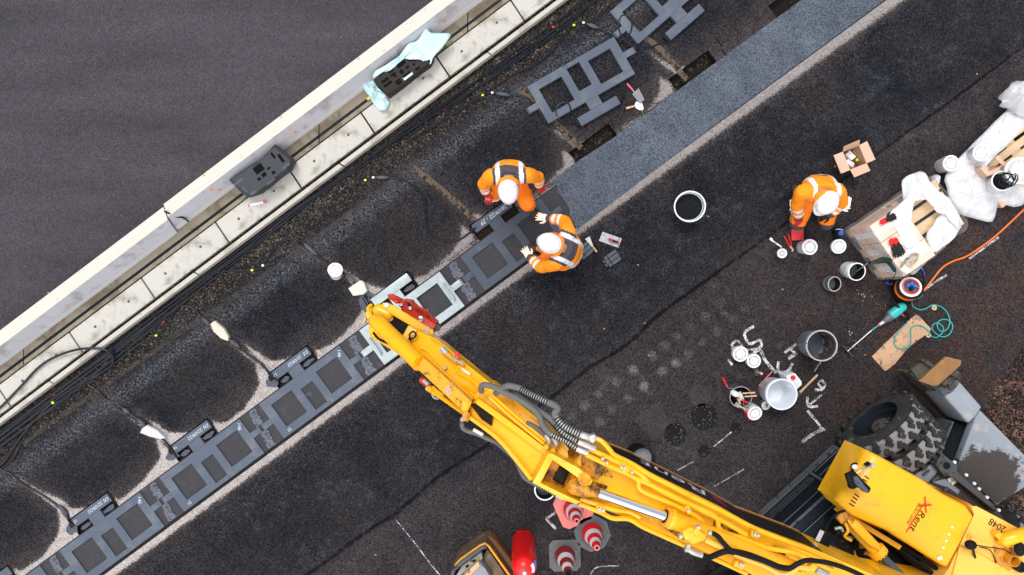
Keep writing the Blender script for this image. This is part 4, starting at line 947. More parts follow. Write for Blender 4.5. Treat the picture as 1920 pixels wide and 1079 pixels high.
def film(name, outline, centre, zt, m, label, amp=.03, rings=7, seed=0, drop=.1, cat='plastic film', sol=.0, fold=9.0):
    """crumpled sheet spread over what lies below it"""
    pts = crom([(x, y, 0) for x, y in outline], 3, True)[:-1]; n = len(pts); g = G(); rg = []
    for j in range(rings + 1):
        f = j / rings; row = []
        for i, p in enumerate(pts):
            x = centre[0] + (p.x - centre[0]) * f; y = centre[1] + (p.y - centre[1]) * f
            z = zt(x, y) if callable(zt) else zt
            w = W(x, y, z); nz = mnoise.noise(Vector((w.x * fold + seed, w.y * fold, 3.1))) + .6 * abs(mnoise.noise(Vector((w.x * fold * 2.3 + seed, w.y * fold * 2.3, 7.7)))) + .35 * mnoise.noise(Vector((w.x * fold * 5, w.y * fold * 5, seed))) - .55 * abs(mnoise.noise(Vector((w.x * fold * 3.4 + w.y * fold * 2.0, w.y * fold * .8, seed + 4))))
            w.z += amp * nz - drop * f ** 4; row.append(g.bm.verts.new(w))
            if j == 0: break
        rg.append(row)
    for k in range(n): g.face([rg[0][0], rg[1][k], rg[1][(k + 1) % n]])
    for A, B in zip(rg[1:], rg[2:]):
        for k in range(n): g.face([A[k], B[k], B[(k + 1) % n], A[(k + 1) % n]])
    o = obj(name, g, m, smooth=25)
    md = o.modifiers.new('thickness', 'SOLIDIFY'); md.thickness = sol or .003
    return tag(o, label, cat) if label else o
film('plastic_film', [(700, 147), (704, 132), (730, 118), (755, 96), (768, 78), (783, 71), (800, 51), (807, 60), (826, 62), (845, 63), (832, 84), (812, 107), (806, 119), (788, 112), (768, 112), (757, 110), (745, 119), (730, 132), (712, 135)], (778, 92), .27, m_tarp, 'pale blue plastic film draped over the fence foot by the channel', .045, 8, 2, drop=.02, fold=6)
film('plastic_film', [(678, 160), (682, 150), (697, 144), (705, 158), (716, 170), (726, 184), (729, 196), (724, 205), (712, 207), (703, 198), (694, 184), (686, 174)], (703, 175), .12, m_tarp, 'crumpled scrap of pale blue film hanging over the gutter slab', .07, 7, 11, drop=.03, fold=11)
g = G(); g.box((*W(691.5, 185.5, .04).xy, .045), (.05, .035, .03), a0, bev=.004); tag(obj('yellow_clip', g, m_yel), 'small orange clip on the drain slot beside the film scrap', 'clip')
# ------------------------------------------------------------------ shared shapes
def fuse(g, voxel=.008, it=4, fac=.5):
    """melt overlapping shapes into one continuous skin"""
    me = bpy.data.meshes.new('body'); bmesh.ops.recalc_face_normals(g.bm, faces=g.bm.faces); g.bm.to_mesh(me); g.bm.free()
    o = bpy.data.objects.new('body', me); COL.objects.link(o)
    r = o.modifiers.new('r', 'REMESH'); r.mode = 'VOXEL'; r.voxel_size = voxel
    s = o.modifiers.new('s', 'SMOOTH'); s.iterations = it; s.factor = fac
    dg = bpy.context.evaluated_depsgraph_get(); m2 = bpy.data.meshes.new_from_object(o.evaluated_get(dg))
    out = G(); out.bm.from_mesh(m2); bpy.data.objects.remove(o); bpy.data.meshes.remove(me); bpy.data.meshes.remove(m2)
    return out
def limb(g, pts, radii, n=12, flat=None):
    """tapered limb with round ends through joints"""
    p = crom(pts, 4); m = len(p); k = len(pts) - 1; rs = []
    for i in range(m):
        f = i / (m - 1) * k; a = min(int(f), k - 1); u = f - a; u = u * u * (3 - 2 * u); rs.append(radii[a] * (1 - u) + radii[a + 1] * u)
    g.tube(p, rs, n)
    g.ell(p[0], (rs[0],) * 3, n=n, m=8); g.ell(p[-1], (rs[-1],) * 3, n=n, m=8)
def hand_shape(g, wrist, d, nrm, curl=.5, side=1, s=1.0):
    """palm, thumb at its side and four bent fingers; d = pointing, nrm = back of the hand"""
    d = Vector(d).normalized(); nrm = Vector(nrm); nrm = (nrm - d * nrm.dot(d)).normalized(); x = d.cross(nrm) * side; w = Vector(wrist)
    pc = w + d * .050 * s
    rot = Matrix((x, d, nrm)).transposed()
    g.ell(pc, (.044 * s, .055 * s, .020 * s), rot, 14, 8); g.ell(w, (.030 * s, .03 * s, .024 * s), rot, 10, 6)
    for i, (off, L, sp) in enumerate(((-.032, .072, -.16), (-.011, .082, -.04), (.011, .076, .07), (.031, .060, .2))):
        b = w + d * .088 * s + x * off * s; dd = (d + x * sp).normalized(); a1, a2 = curl * .7, curl * 1.5
        p1 = b + (dd * math.cos(a1) - nrm * math.sin(a1)) * L * .48 * s; p2 = p1 + (dd * math.cos(a2) - nrm * math.sin(a2)) * L * .52 * s
        limb(g, [b - dd * .02 * s, b, p1, p2], [.0105 * s, .0112 * s, .0102 * s, .0088 * s], 8)
    b = w + d * .03 * s - x * .034 * s; t1 = (d * .75 - x * .75 - nrm * .25 * curl).normalized(); t2 = (d * .95 - x * .25 - nrm * .5 * curl).normalized()
    limb(g, [b, b + t1 * .035 * s, b + t1 * .035 * s + t2 * .034 * s], [.015 * s, .0128 * s, .010 * s], 8)

def pail(name, label, base, top, h, rb, rt, m=None, lid=None, content=None, cm=None, wall=.006, rim=None, inside=None, spot=None, group=None, handle=True, cat='bucket', z0=0.0, prints=None):
    """pail whose base and mouth centres are measured in the photo"""
    A, B = W(*base, z0), W(*top, z0 + h); ax = (B - A).normalized(); L = (B - A).length
    root = thing(name, label, cat, A, group); m = m or m_white
    g = G()
    if lid is not None:
        g.lathe(A, [(0, 0), (rb - .004, 0), (rb, .006), (rt - .003, L * .78), (rt, L * .80), (rt, L * .84), (rt - .003, L * .86), (rt - .003, L - .006), (0, L - .006)], 36, ax)
        obj('shell', g, m, root)
        g = G(); g.lathe(A, [(rt - .001, L - .026), (rt + .006, L - .024), (rt + .007, L - .004), (rt + .003, L), (rt - .012, L), (rt - .016, L - .006), (rt * .62, L - .006), (rt * .60, L - .002), (rt * .56, L - .002), (rt * .54, L - .007), (0, L - .006)], 40, ax)
        obj('lid', g, lid, root)
    else:
        c = content if content is not None else .01
        g.lathe(A, [(0, 0), (rb - .004, 0), (rb, .006), (rt - .004, L * .80), (rt, L * .82), (rt, L * .86), (rt - .003, L * .88), (rt - .002, L - .008)], 40, ax); obj('shell', g, m, root)
        g = G(); g.lathe(A, [(rt - .002, L - .012), (rt + .006, L - .010), (rt + .006, L), (rt - wall - .002, L + .001), (rt - wall - .004, L - .01)], 40, ax); obj('rim', g, rim or m, root)
        g = G(); rc = rb + (rt - rb) * c / L - wall; g.lathe(A, [(rt - wall - .004, L - .006), (rc, c), (rc * .97, c - .001)], 40, ax); obj('inner_wall', g, inside or m, root)
        g = G(); g.lathe(A, [(rc + .002, c - .002), (rc * .6, c), (0, c)], 40, ax); obj('content' if cm else 'bottom', g, cm or m, root)
    if handle:
        g = G(); pv = ax.cross(Vector((0, 0, 1))) if ax.cross(Vector((0, 0, 1))).length > .02 else Vector((.5, .8, 0)); pv.normalize(); q = ax.cross(pv)
        if q.dot(Vector((B.x, B.y, 0))) > 0: q = -q
        rr = rt + .007; C_ = A + ax * (L * .80)
        g.tube([C_ + pv * rr * math.cos(a) + q * rr * math.sin(a) - ax * .45 * rr * math.sin(a) * 1.2 for a in [math.pi * i / 16 for i in range(17)]], .0028, 6); obj('wire_handle', g, m_steel, root)
    if spot:
        g = G(); c = A + ax * (L - .0045); o = Vector((spot[0], spot[1], 0)); o = o - ax * o.dot(ax); g.lathe(c + o, [(.016, 0), (.015, .0012), (0, .0012)], 10, ax); obj('sticker', g, m_yelspot, root)
    if prints:
        g = G()
        for (txt, a0, sz, hz, mm) in prints:
            for i, ch in enumerate(txt):
                if ch == ' ': continue
                a = a0 + i * sz * .82 / rt; ref = Vector((1, 0, 0)); u = (ref - ax * ref.dot(ax)).normalized(); v = ax.cross(u); rad = u * math.cos(a) + v * math.sin(a); tg = -u * math.sin(a) + v * math.cos(a)
                rr_ = rb + (rt - rb) * hz / L
                text_mesh(g, ch, sz, A + ax * hz + rad * (rr_ + .001), tg, ax)
        obj('print', g, prints[0][4], root, smooth=0)
    return root

# ------------------------------------------------------------------ pails, tins and tubs
pail('paint_pail', 'lone white lidded pail on the asphalt beside the cable groove', (630.5, 515), (628.5, 506), .20, .082, .090, lid=m_white)
pail('paint_pail', 'white lidded pail on the asphalt right of the tin and pliers', (1505, 464), (1519, 463.5), .21, .088, .096, lid=m_white, spot=(.0, 0))
pail('paint_pail', 'low white lidded pail standing alone left of the wrapped cartons', (1568, 461.5), (1573, 462.5), .09, .085, .090, lid=m_white, spot=(-.005, -.03))
pail('small_tin', 'smallest tin with cream lid below the white adjustable spanner', (1461, 475), (1467, 475.5), .11, .056, .058, m=m_steel, lid=m_milk, spot=(0, 0), handle=False, cat='tin')
pail('resin_pail', 'open white pail with glossy black inside under the green drill', (1588, 505.5), (1607, 510), .24, .105, .112, lid=None, content=.07, cm=m_bitumen, inside=m_black, wall=.004, rim=m_white, prints=[('A1', 2.6, .05, .12, m_blue)])
pail('resin_tin', 'open grey tin with dark liquid, left of the open white pail', (1551, 531.5), (1565, 533), .15, .092, .094, m=m_greydark, content=.05, cm=m_bitumen, inside=m_black, rim=m_zinc, wall=.004)
pail('paint_pail', 'white lidded pail with a thin red ring covering the chalked zero', (1383, 662), (1389, 664.5), .10, .092, .096, lid=m_white)
pail('paint_pail', 'white lidded pail between chalk arrow and hammer', (1408, 675), (1414, 677.5), .10, .084, .088, lid=m_white, spot=(-.02, .005))
pail('paint_pail', 'white lidded pail with yellow spot beside the tool basket', (1406, 766), (1416, 776), .15, .086, .092, lid=m_white, spot=(0, .01))
pail('small_tin', 'tiny tin with cream lid between the tool basket and the big white tub', (1429, 755), (1437, 761.5), .10, .052, .055, m=m_steel, lid=m_milk, spot=(-.015, -.01), handle=False, cat='tin')
pail('mixing_tub', 'big empty milky white tub with printed letters beside the jerrycan', (1446, 731), (1466, 740), .36, .170, .196, m=m_milk, content=.012, inside=m_milk, rim=m_white, wall=.007, handle=False, cat='tub', prints=[('MURATION', 2.35, .055, .2, m_blackprint), ('80', 2.0, .06, .27, m_blackprint)])
pail('mixing_bucket', 'large grey bucket crusted with black mortar beside the stirrer', (1518, 644), (1541, 648.5), .38, .170, .196, m=m_bucket, content=.05, cm=m_bitumen, inside=m_bucketin, rim=m_bucketrim, wall=.009, handle=False)
pail('mixing_bucket', 'white rimmed bucket of black mortar standing alone in the lane', (1289, 389), (1293.5, 387.5), .28, .175, .197, m=m_bucket, content=.16, cm=mat('wet_black_mortar', (.009, .010, .012), .5, var=.5, vs=30, bump=.5, bs=40), inside=m_whitedirty, rim=m_whitedirty, wall=.009, handle=False)
pail('mixing_bucket', 'white rimmed bucket half hidden under the excavator boom beside the pink cone', (1018, 906), (1022, 919), .28, .12, .135, m=m_bucket, content=.14, cm=m_bitumen, inside=m_black, rim=m_white, wall=.008, handle=False)
pail('mixing_bucket', 'black bucket of dark liquid standing behind the excavator boom', (1194, 852), (1206, 863), .32, .150, .158, m=m_black, content=.20, cm=mat('dark_liquid_sheen', (.17, .18, .20), .3, var=.15), inside=m_black, rim=m_black, wall=.006, handle=False)  # grey colour stands in for the reflection on the dark liquid
g = G(); g.tube(crom([W(1620 + 9.5 * math.cos(a), 536 + 10.5 * math.sin(a), .005) for a in [i * .52 for i in range(12)]], 3, True), .0022, 5); tag(obj('wire_loop', g, m_black), 'thin black wire ring lying below the open white pail', 'wire')

# tool basket: a dark pail full of scrapers and brushes
root = thing('tool_pail', 'dark pail crammed with scrapers, brushes and a roller', 'tool pail', W(1381, 736))
A, B = W(1381, 736, 0), W(1389, 745, .22); ax = (B - A).normalized(); L = (B - A).length
g = G(); g.lathe(A, [(0, 0), (.125, 0), (.138, L), (.142, L + .004), (.134, L + .004), (.128, L * .5), (.118, .02), (0, .02)], 36, ax); obj('shell', g, m_greydark, root)
g = G(); g.lathe(A, [(.137, L - .004), (.145, L), (.143, L + .008), (.136, L + .006)], 36, ax); obj('rim', g, m_bucketrim, root)
g = G(); g.ell(A + ax * .1, (.115, .115, .05), n=20, m=8); obj('tool_jumble', g, m_grease, root)
def tool_handle(nm, lab, a, b, r, m, head=None, hm=None):
    t = thing(nm, lab, nm.replace('_', ' '), W(*a)); p, q = W(*a), W(*b); d = q - p
    g = G(); g.tube([p + d * f for f in (0, .1, .5, .9, 1)], [r * .75, r, r * .8, r, r * .7], 10); obj('handle', g, m, t)
    if head:
        for (pa, pb, w, h, mm) in head: g = G(); g.bar(W(*pa), W(*pb), w, h, bev=.002); obj('blade', g, mm, t)
    return t
tool_handle('scraper', 'upper wooden scraper sticking out of the tool pail', (1392, 738, .26), (1416, 736.5, .30), .012, m_wood, [((1380, 742, .22), (1391, 739, .26), .07, .004, m_zinc)])
tool_handle('scraper', 'lower wooden scraper sticking out of the tool pail', (1396, 744, .26), (1419, 742.5, .30), .012, m_wood, [((1382, 748, .22), (1394, 745, .26), .07, .004, m_zinc)])
tool_handle('brush', 'short wooden brush handle standing inside the tool pail', (1383, 748, .24), (1388, 757, .32), .013, m_wood, [((1380, 742, .15), (1383, 748, .24), .05, .015, m_hair)])
tool_handle('brush', 'wooden brush handle hanging over the lower edge of the tool pail', (1387, 762, .28), (1399, 769, .26), .012, m_wood, [((1379, 757, .22), (1387, 762, .28), .06, .012, m_zinc)])
tool_handle('screwdriver', 'red black screwdriver lying across the tool pail', (1391, 751, .27), (1402, 755, .27), .012, m_redplastic, [((1402, 755, .27), (1410, 758, .26), .006, .006, m_steel)])
def roller(lab, a, b, wire, drum=None):
    t = thing('paint_roller', lab, 'paint roller', W(*a)); p, q = W(*a), W(*b); d = q - p
    g = G(); g.tube([p + d * f for f in (0, .05, .5, .85, .92, 1)], [.010, .014, .013, .014, .020, .012], 10); obj('handle', g, m_redplastic, t)
    g = G(); g.tube(crom([W(*w) for w in wire], 4), .0035, 6); obj('wire', g, m_steel, t)
    if drum: g = G(); c = W(*drum); g.lathe(c, [(0, -.05), (.034, -.05), (.036, -.04), (.036, .045), (.030, .055), (0, .055)], 18, Vector((.15, -.1, 1))); obj('roller_sleeve', g, m_whiteglove, t)
roller('red handled paint roller with white sleeve leaning on the upper left of the tool pail', (1355, 708, .10), (1363, 724, .18), [(1363, 724, .18), (1366, 728, .2), (1374, 729, .24), (1377, 737, .26)], (1377, 738, .28))
roller('red handled paint roller hanging down beside the lidded pail', (1405, 788, .05), (1398, 771, .18), [(1398, 771, .18), (1397, 764, .24), (1393, 756, .26)])
# hammer standing on its head
root = thing('club_hammer', 'club hammer standing on its head below the lidded pails', 'hammer', W(1417, 697))
g = G(); g.box(W(1418, 698, .025), (.045, .10, .045), .1, bev=.006); obj('hammer_head', g, m_greydark, root)
g = G(); p, q = W(1419, 698, .04), W(1428, 701, .28); g.tube([p, p + (q - p) * .5, q], [.012, .014, .017], 12); obj('handle', g, m_wood, root)
g = G(); p, q = W(1423, 724, .02), W(1448, 697, .02); g.tube([p, q], [.010, .009], 8); tag(obj('red_stick', g, m_grip), 'thin red stick leaning towards the chalk arrow beside the white tub', 'stick')
root = thing('jerrycan', 'milky white jerrycan with a red cap behind the big tub', 'jerrycan', W(1480, 715))
g = G(); A = [(1470, 707), (1494, 699), (1504, 720), (1481, 729)]; c = W(1486, 714, 0)
g.prism([W(960 + (x - 960) * 1.0, y, .27) for x, y in [(1474, 705), (1491, 700), (1503, 715), (1504, 722), (1494, 731), (1480, 726)]], zb=.0, bev=.012); obj('can_body', g, m_milk, root)
g = G(); g.lathe(W(1486, 708, .265), [(.030, 0), (.030, .03), (.026, .035), (0, .035)], 16); obj('cap', g, m_redplastic, root)
g = G(); g.bar(W(1496, 714, .285), W(1488, 724, .285), .028, .02, bev=.006); obj('grip', g, m_milk, root)
g = G(); g.box(W(1491, 720, .272) + Vector((0, 0, 0)), (.03, .012, .002), .5); obj('vent_mark', g, m_black, root)
root = thing('paint_brush', 'long handled wooden brush lying right of the big white tub', 'brush', W(1510, 720))
g = G(); p, q = W(1533, 703, .06), W(1500, 736, .02); g.tube([p, p + (q - p) * .1, p + (q - p) * .6, q], [.012, .016, .013, .018], 10); obj('handle', g, m_wood, root)
g = G(); g.bar(W(1500, 736, .02), W(1494, 742, .015), .06, .02, bev=.004); obj('bristles', g, m_dirtsteel, root)

# ------------------------------------------------------------------ small tools
root = thing('trowel', 'red handled bricklaying trowel lying beside the loose coil unit', 'trowel', W(1195, 182))
g = G(); g.prism(WL([(1185, 176.5), (1197.5, 165.5), (1208.5, 187), (1200, 195)], .022), depth=.003); obj('blade', g, mat('scratched_steel', (0.20, 0.195, 0.21), .4, .5, var=.2, vs=30), root)
g = G(); g.tube(crom([W(1191, 175, .02), W(1188.5, 172, .035), W(1186.5, 169.5, .04)], 4), .006, 8); obj('tang', g, m_zinc, root)
g = G(); p, q = W(1187, 170, .04), W(1175.5, 157, .04); g.tube([p, p + (q - p) * .2, p + (q - p) * .8, q], [.011, .013, .013, .010], 12); obj('handle', g, m_grip, root)
root = thing('bucket_trowel', 'rounded trowel crusted white with a wooden handle, under the red trowel', 'trowel', W(1195, 200))
g = G(); g.prism(WL([(1190, 196.5), (1193, 190.5), (1204, 194), (1207, 204), (1204.5, 207), (1199, 206.5), (1192, 203)], .010), depth=.004, bev=.001); obj('blade', g, m_brush, root)
g = G(); p, q = W(1191, 199, .02), W(1174, 203.5, .02); g.tube([p, p + (q - p) * .3, p + (q - p) * .85, q], [.009, .013, .016, .012], 12); obj('handle', g, m_wood, root)
root = thing('putty_knife', 'putty knife with wooden handle lying flat behind the crouching worker', 'putty knife', W(1110, 458))
g = G(); g.prism(WL([(1097, 448.5), (1105.5, 443.5), (1112, 461), (1109.5, 463)], .008), depth=.003); obj('blade', g, m_zinc, root)
g = G(); p, q = W(1111, 462, .012), W(1119, 473, .012); g.tube([p, p + (q - p) * .4, q], [.008, .011, .013], 10); obj('handle', g, m_wood, root)
g = G(); g.lathe(W(1118.5, 471.8, .025), [(.004, 0), (.004, .002), (0, .002)], 8); obj('hanging_hole', g, m_black, root)
root = thing('plastering_float', 'rectangular steel float with a red black handle lying on the asphalt', 'float trowel', W(1144, 450))
g = G(); g.prism(WL([(1129.5, 435), (1166, 447.5), (1159.5, 465), (1123, 452)], .010), depth=.003); obj('steel_sheet', g, mat('smeared_steel', (0.40, 0.40, 0.42), .45, .35, var=.3, vs=16, stain=(0.22, 0.22, 0.23), st_s=14, st_t=.52), root)
g = G(); p, q = W(1141, 448.5, .05), W(1160.5, 456, .05); g.tube([p, p + (q - p) * .5, q], [.012, .015, .013], 12); obj('handle', g, m_black, root)
for x, y in ((1142.5, 449.2), (1146.5, 450.8), (1159.3, 455.6)): g = G(); g.lathe(W(x, y, .05), [(.0, -.016), (.0165, -.008), (.0165, .008), (0, .016)], 12, Vector((.93, -.36, 0))); obj('grip_band', g, m_redplastic, root)
g = G(); g.bar(W(1127, 443.5, .014), W(1145, 450, .014), .014, .006); g.tube([W(1143, 449.5, .014), W(1143, 449.5, .05)], .005, 6); g.tube([W(1157, 454.8, .014), W(1157, 454.8, .05)], .005, 6); obj('tang', g, m_steel, root)
def kneepad(lab, c, a, s=1.0):
    root = thing('knee_pad', lab, 'knee pad', W(*c), 'black knee pads'); g = G(); g.box((0, 0, .01), (.24, .17, .02), bev=.008); ob = obj('pad_base', g, m_black, root, origin=None)
    ob.data.transform(Matrix.Identity(4))
    for (x, y, w, h) in ((.045, .058, .14, .045), (.045, 0, .14, .055), (.045, -.058, .14, .045), (-.055, .055, .045, .045), (-.06, 0, .05, .055), (-.055, -.055, .045, .045), (-.102, .03, .028, .04), (-.102, -.03, .028, .04)):
        g = G(); g.box((x, y, .026), (w, h, .022), bev=.006); o2 = obj('rib', g, m_greydark, root)
    for ch in root.children:
        me = ch.data; off = W(*c); me.transform(Matrix.Translation(off))
    root.rotation_euler = (0, 0, a); return root
kneepad('ribbed black knee pad half under the worker in white gloves', (1095, 472), ang(40, -35))
kneepad('ribbed black knee pad lying clear below the steel float', (1146, 486.5), ang(40, -27))
root = thing('spanner', 'white adjustable spanner lying above the smallest tin', 'spanner', W(1457, 457))
g = G(); g.bar(W(1447, 451, .01), W(1466, 464, .01), .018, .008, bev=.002); obj('shank', g, m_white, root)
g = G(); g.box(W(1446, 449, .012), (.04, .035, .012), ang(18, 12), bev=.004); obj('jaw', g, m_white, root)
g = G(); g.bar(W(1452, 454.5, .0155), W(1456, 457, .0155), .007, .002); obj('slot', g, m_black, root)
root = thing('water_pump_pliers', 'pliers with two red handles lying above the white pail', 'pliers', W(1483, 460))
for a, b, c in (((1470, 443), (1477, 455), (1482, 466)), ((1478, 439), (1482, 452), (1484, 462))):
    g = G(); g.tube(crom([W(*a, .012), W(*b, .012), W(*c, .012)], 4), .0075, 8); obj('handle', g, m_redplastic, root)
g = G(); g.bar(W(1481, 462, .012), W(1486.5, 468, .012), .022, .012, bev=.003); g.box(W(1486, 470, .012), (.035, .018, .012), .9, bev=.004); obj('jaw', g, m_zinc, root)
g = G(); g.prism(WL([(1484, 430), (1507, 430), (1507, 451), (1485, 451)], .035), depth=.03, bev=.006); tag(obj('kneeling_pad', g, mat('coral_red_foam', (0.70, 0.055, 0.06), .7, var=.12, bump=.1)), 'flat coral red pad under the right hand of the worker by the cardboard box', 'pad')
root = thing('spray_bottle', 'black bottle with a bright blue cap at the corner of the wrapped cartons', 'bottle', W(1567, 437))
p, q = W(1566, 437.5, 0), W(1577, 437, .19); ax = (q - p).normalized(); g = G(); g.lathe(p, [(0, 0), (.048, 0), (.05, .01), (.05, .12), (.035, .155), (.026, .16), (.026, .17), (0, .17)], 24, ax); obj('bottle_body', g, m_black, root)
g = G(); g.lathe(p, [(.032, .165), (.033, .195), (.028, .2), (0, .2)], 20, ax); obj('cap', g, m_blue, root)
g = G(); g.tube(crom([W(1567, 431, .17), W(1574, 430, .19), W(1581, 432, .19)], 4), .006, 8); obj('loop', g, m_zinc, root)

# open cardboard box with its flaps folded out
root = thing('cardboard_box', 'open cardboard box with four flaps folded out, above the crouching worker', 'box', W(1600, 298))
q = [(1580, 285), (1611, 272.5), (1625, 306.5), (1594, 319)]; zt = .27
top = [W(*p, zt) for p in q]; bot = [Vector((p.x, p.y, .004)) for p in top]
cc = sum(top, Vector()) / 4
g = G(); inn = [cc + (p - cc) * .975 for p in top]
for i in range(4):
    j = (i + 1) % 4; g.mi = 0
    g.poly([bot[i], bot[j], top[j], top[i]]); g.poly([top[i], top[j], inn[j], inn[i]])
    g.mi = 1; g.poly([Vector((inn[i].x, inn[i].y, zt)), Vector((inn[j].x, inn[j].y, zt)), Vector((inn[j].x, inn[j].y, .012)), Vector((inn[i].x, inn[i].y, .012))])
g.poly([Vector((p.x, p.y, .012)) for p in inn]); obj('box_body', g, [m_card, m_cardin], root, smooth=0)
for i, outer in enumerate(([(1582.5, 274.5, .36), (1612.5, 262, .36)], [(1626, 265, .25), (1641.5, 299.5, .25)], [(1632, 320.5, .24), (1602, 333, .24)], [(1577, 326, .25), (1563, 291.5, .25)])):
    a, b = top[i], top[(i + 1) % 4]; g = G(); o1, o2 = [W(*p) for p in outer]
    g.prism([a + Vector((0, 0, .003)), b + Vector((0, 0, .003)), o2, o1], depth=.006); obj('flap', g, m_card, root)
root = thing('mortar_bag', 'white packets lying in the open cardboard box', 'packet', W(1598, 297, .02), 'packets in the cardboard box')
for (pts, z) in (([(1585.5, 290), (1594, 282), (1606, 294), (1599, 300), (1596, 299)], .13), ([(1586, 302.5), (1591, 297.5), (1603, 307), (1599.5, 314.5), (1594, 312)], .09)):
    g = G(); g.prism(WL(pts, z), zb=.02, bev=.008); obj('packet', g, m_white, root)
g = G(); g.prism(WL([(1586, 303), (1601, 313.5), (1597, 317), (1589, 310)], .06), zb=.02); obj('tape_roll', g, m_yel_pale, root)
g = G(); g.ell(W(1607, 300.5, .12), (.022, .022, .02), n=12, m=8); obj('yellow_cap', g, m_plug_yel, root)
g = G(); g.tube(crom([W(1600, 283, .1), W(1604, 287, .11), W(1603, 281, .12), W(1608, 292, .1)], 3), .006, 6); g.bar(W(1601, 284, .12), W(1606, 292, .12), .008, .006); obj('metal_clip', g, m_zinc, root)

# ------------------------------------------------------------------ wrapped pallet with cartons
PA, PU, PV = Vector((4.465, .77, 0)), Vector((.825, .565, 0)), Vector((.565, -.825, 0))
def PQ(u, v, z): p = PA + PU * u + PV * v; p.z = z; return p
def pallet(label, org, U, V, z0=0.0, lu=1.2, lv=.78):
    q = lambda u, v, z: org + U * u + V * v + Vector((0, 0, z + z0)); root = thing('wooden_pallet', label, 'pallet', org + U * lu / 2 + V * lv / 2 + Vector((0, 0, z0)), 'pallets on the site')
    rz = math.atan2(U.y, U.x)
    for i, w in enumerate((.14, .10, .14, .10, .14)):
        v = [.07, .235, lv / 2, lv - .235, lv - .07][i]; g = G(); g.box(q(lu / 2, v, .133), (lu, w, .02), rz, bev=.003); obj('deck_board', g, m_pallet, root)
    for u in (.07, lu / 2, lu - .07):
        g = G(); g.box(q(u, lv / 2, .112), (.14, lv, .02), rz); obj('cross_board', g, m_pallet, root)
        for v in (.07, lv / 2, lv - .07): g = G(); g.box(q(u, v, .061), (.14, .12, .078), rz); obj('block', g, m_pallet, root)
    for v in (.07, lv / 2, lv - .07): g = G(); g.box(q(lu / 2, v, .011), (lu, .1, .02), rz); obj('runner', g, m_pallet, root)
    return root
pallet('wooden pallet under the wrapped cartons, its rear boards bare', PA, PU, PV)
m_label = mat('printed_label', (0.66, 0.68, 0.74), .6, var=.06, vs=40, bump=0, stain=(0.50, 0.52, 0.58), st_s=60, st_t=.55, st_w=.03)
lw = ['bottom', 'middle', 'top']; cw = ['left', 'centre', 'right']
for i in range(3):
    for j in range(3):
        z = .145 + j * .155; v0 = .005 + i * .257; root = thing('carton', 'film wrapped brown carton, %s layer, %s column of the labelled side' % (lw[j], cw[i]), 'carton', PQ(.24, v0 + .127, z), 'cartons stacked on the pallet')
        g = G(); g.box(PQ(.24, v0 + .126, z + .0765), (.475, .250, .152), math.atan2(PU.y, PU.x), bev=.004); obj('carton_body', g, m_cardtop if j == 2 else m_card, root)
        if j == 2:
            g = G(); g.box(PQ(.24, v0 + .126, z + .1535), (.45, .06, .0014), math.atan2(PU.y, PU.x)); obj('tape', g, mat('white_paper_sheet', (.76, .74, .70), .7, var=.05) if i == 0 else bpy.data.materials['white_paper_sheet'], root)
        g = G(); g.box(PQ(-.0005, v0 + .126, z + .078), (.003, .085, .132), math.atan2(PU.y, PU.x)); obj('label', g, m_label, root)
        g = G(); g.box(PQ(-.0018, v0 + .155, z + .028), (.003, .028, .022), math.atan2(PU.y, PU.x)); obj('sticker', g, m_yelspot, root)
g = G(); g.prism([PQ(.05, .35, .618), PQ(.38, .30, .618), PQ(.42, .68, .618), PQ(.08, .62, .618)], depth=.003); tag(obj('paper_sheet', g, bpy.data.materials['white_paper_sheet']), 'white paper sheet lying under the gloves on the cartons', 'paper')
# loose boards on the rear half, dark gaps between them
for i, (v0, w) in enumerate(((.05, .15), (.23, .15), (.41, .15), (.60, .15))):
    g = G(); g.box(PQ(.86, v0 + w / 2, .28), (.66, w - .012, .022), math.atan2(PU.y, PU.x), bev=.003)
    tag(obj('loose_board', g, m_pallet), ['loose board nearest the bunched film behind the cartons', 'second loose board from the bunched film behind the cartons', 'third loose board from the bunched film behind the cartons', 'loose board nearest the cable reel behind the cartons'][i], 'board', 'loose boards behind the cartons')
for u in (.6, 1.1): g = G(); g.box(PQ(u, .39, .207), (.09, .76, .122), math.atan2(PU.y, PU.x)); tag(obj('batten', g, m_pallet), 'timber batten carrying the loose boards, %s' % ('beside the cartons' if u < 1 else 'at the far end'), 'batten')
g = G(); g.box(PQ(.86, .39, .16), (.56, .74, .03), math.atan2(PU.y, PU.x)); tag(obj('slate_sheet', g, m_greysteel), 'grey sheet showing in the gaps between the loose boards', 'sheet')
# film wrap: skirt round the load, bunched film thrown back over the boards
root = thing('wrap_film', 'clear stretch film wrapped round the cartons and torn open on top', 'stretch film', PQ(.6, .39, 0))
g = G()
path = [(1.20, 0, .30), (.9, -.01, .38), (.5, -.012, .61), (.25, -.012, .63), (-.012, -.01, .63), (-.016, .2, .62), (-.016, .45, .62), (-.014, .72, .61), (-.005, .79, .6), (.3, .795, .58), (.55, .80, .52), (.9, .80, .36), (1.20, .79, .30), (1.22, .4, .32), (1.20, 0, .30)]
pp = crom([Vector(p) for p in path], 10)
def fn(a, b):
    p = pp[min(int(a * (len(pp) - 1)), len(pp) - 1)]; z = p.z * b; k = .010 * mnoise.noise(Vector((p.x * 9, p.y * 9, z * 5))) + .007 * mnoise.noise(Vector((p.x * 25, p.y * 25, z * 9))) + .018 * (1 - b) * mnoise.noise(Vector((p.x * 4, p.y * 4, 1)))
    c = Vector((p.x - .6, p.y - .4, 0)); c = c.normalized() * (k + .004); return PQ(p.x + c.x, p.y + c.y, z + .004 + .02 * mnoise.noise(Vector((p.x * 7, p.y * 7, 3))) * b)
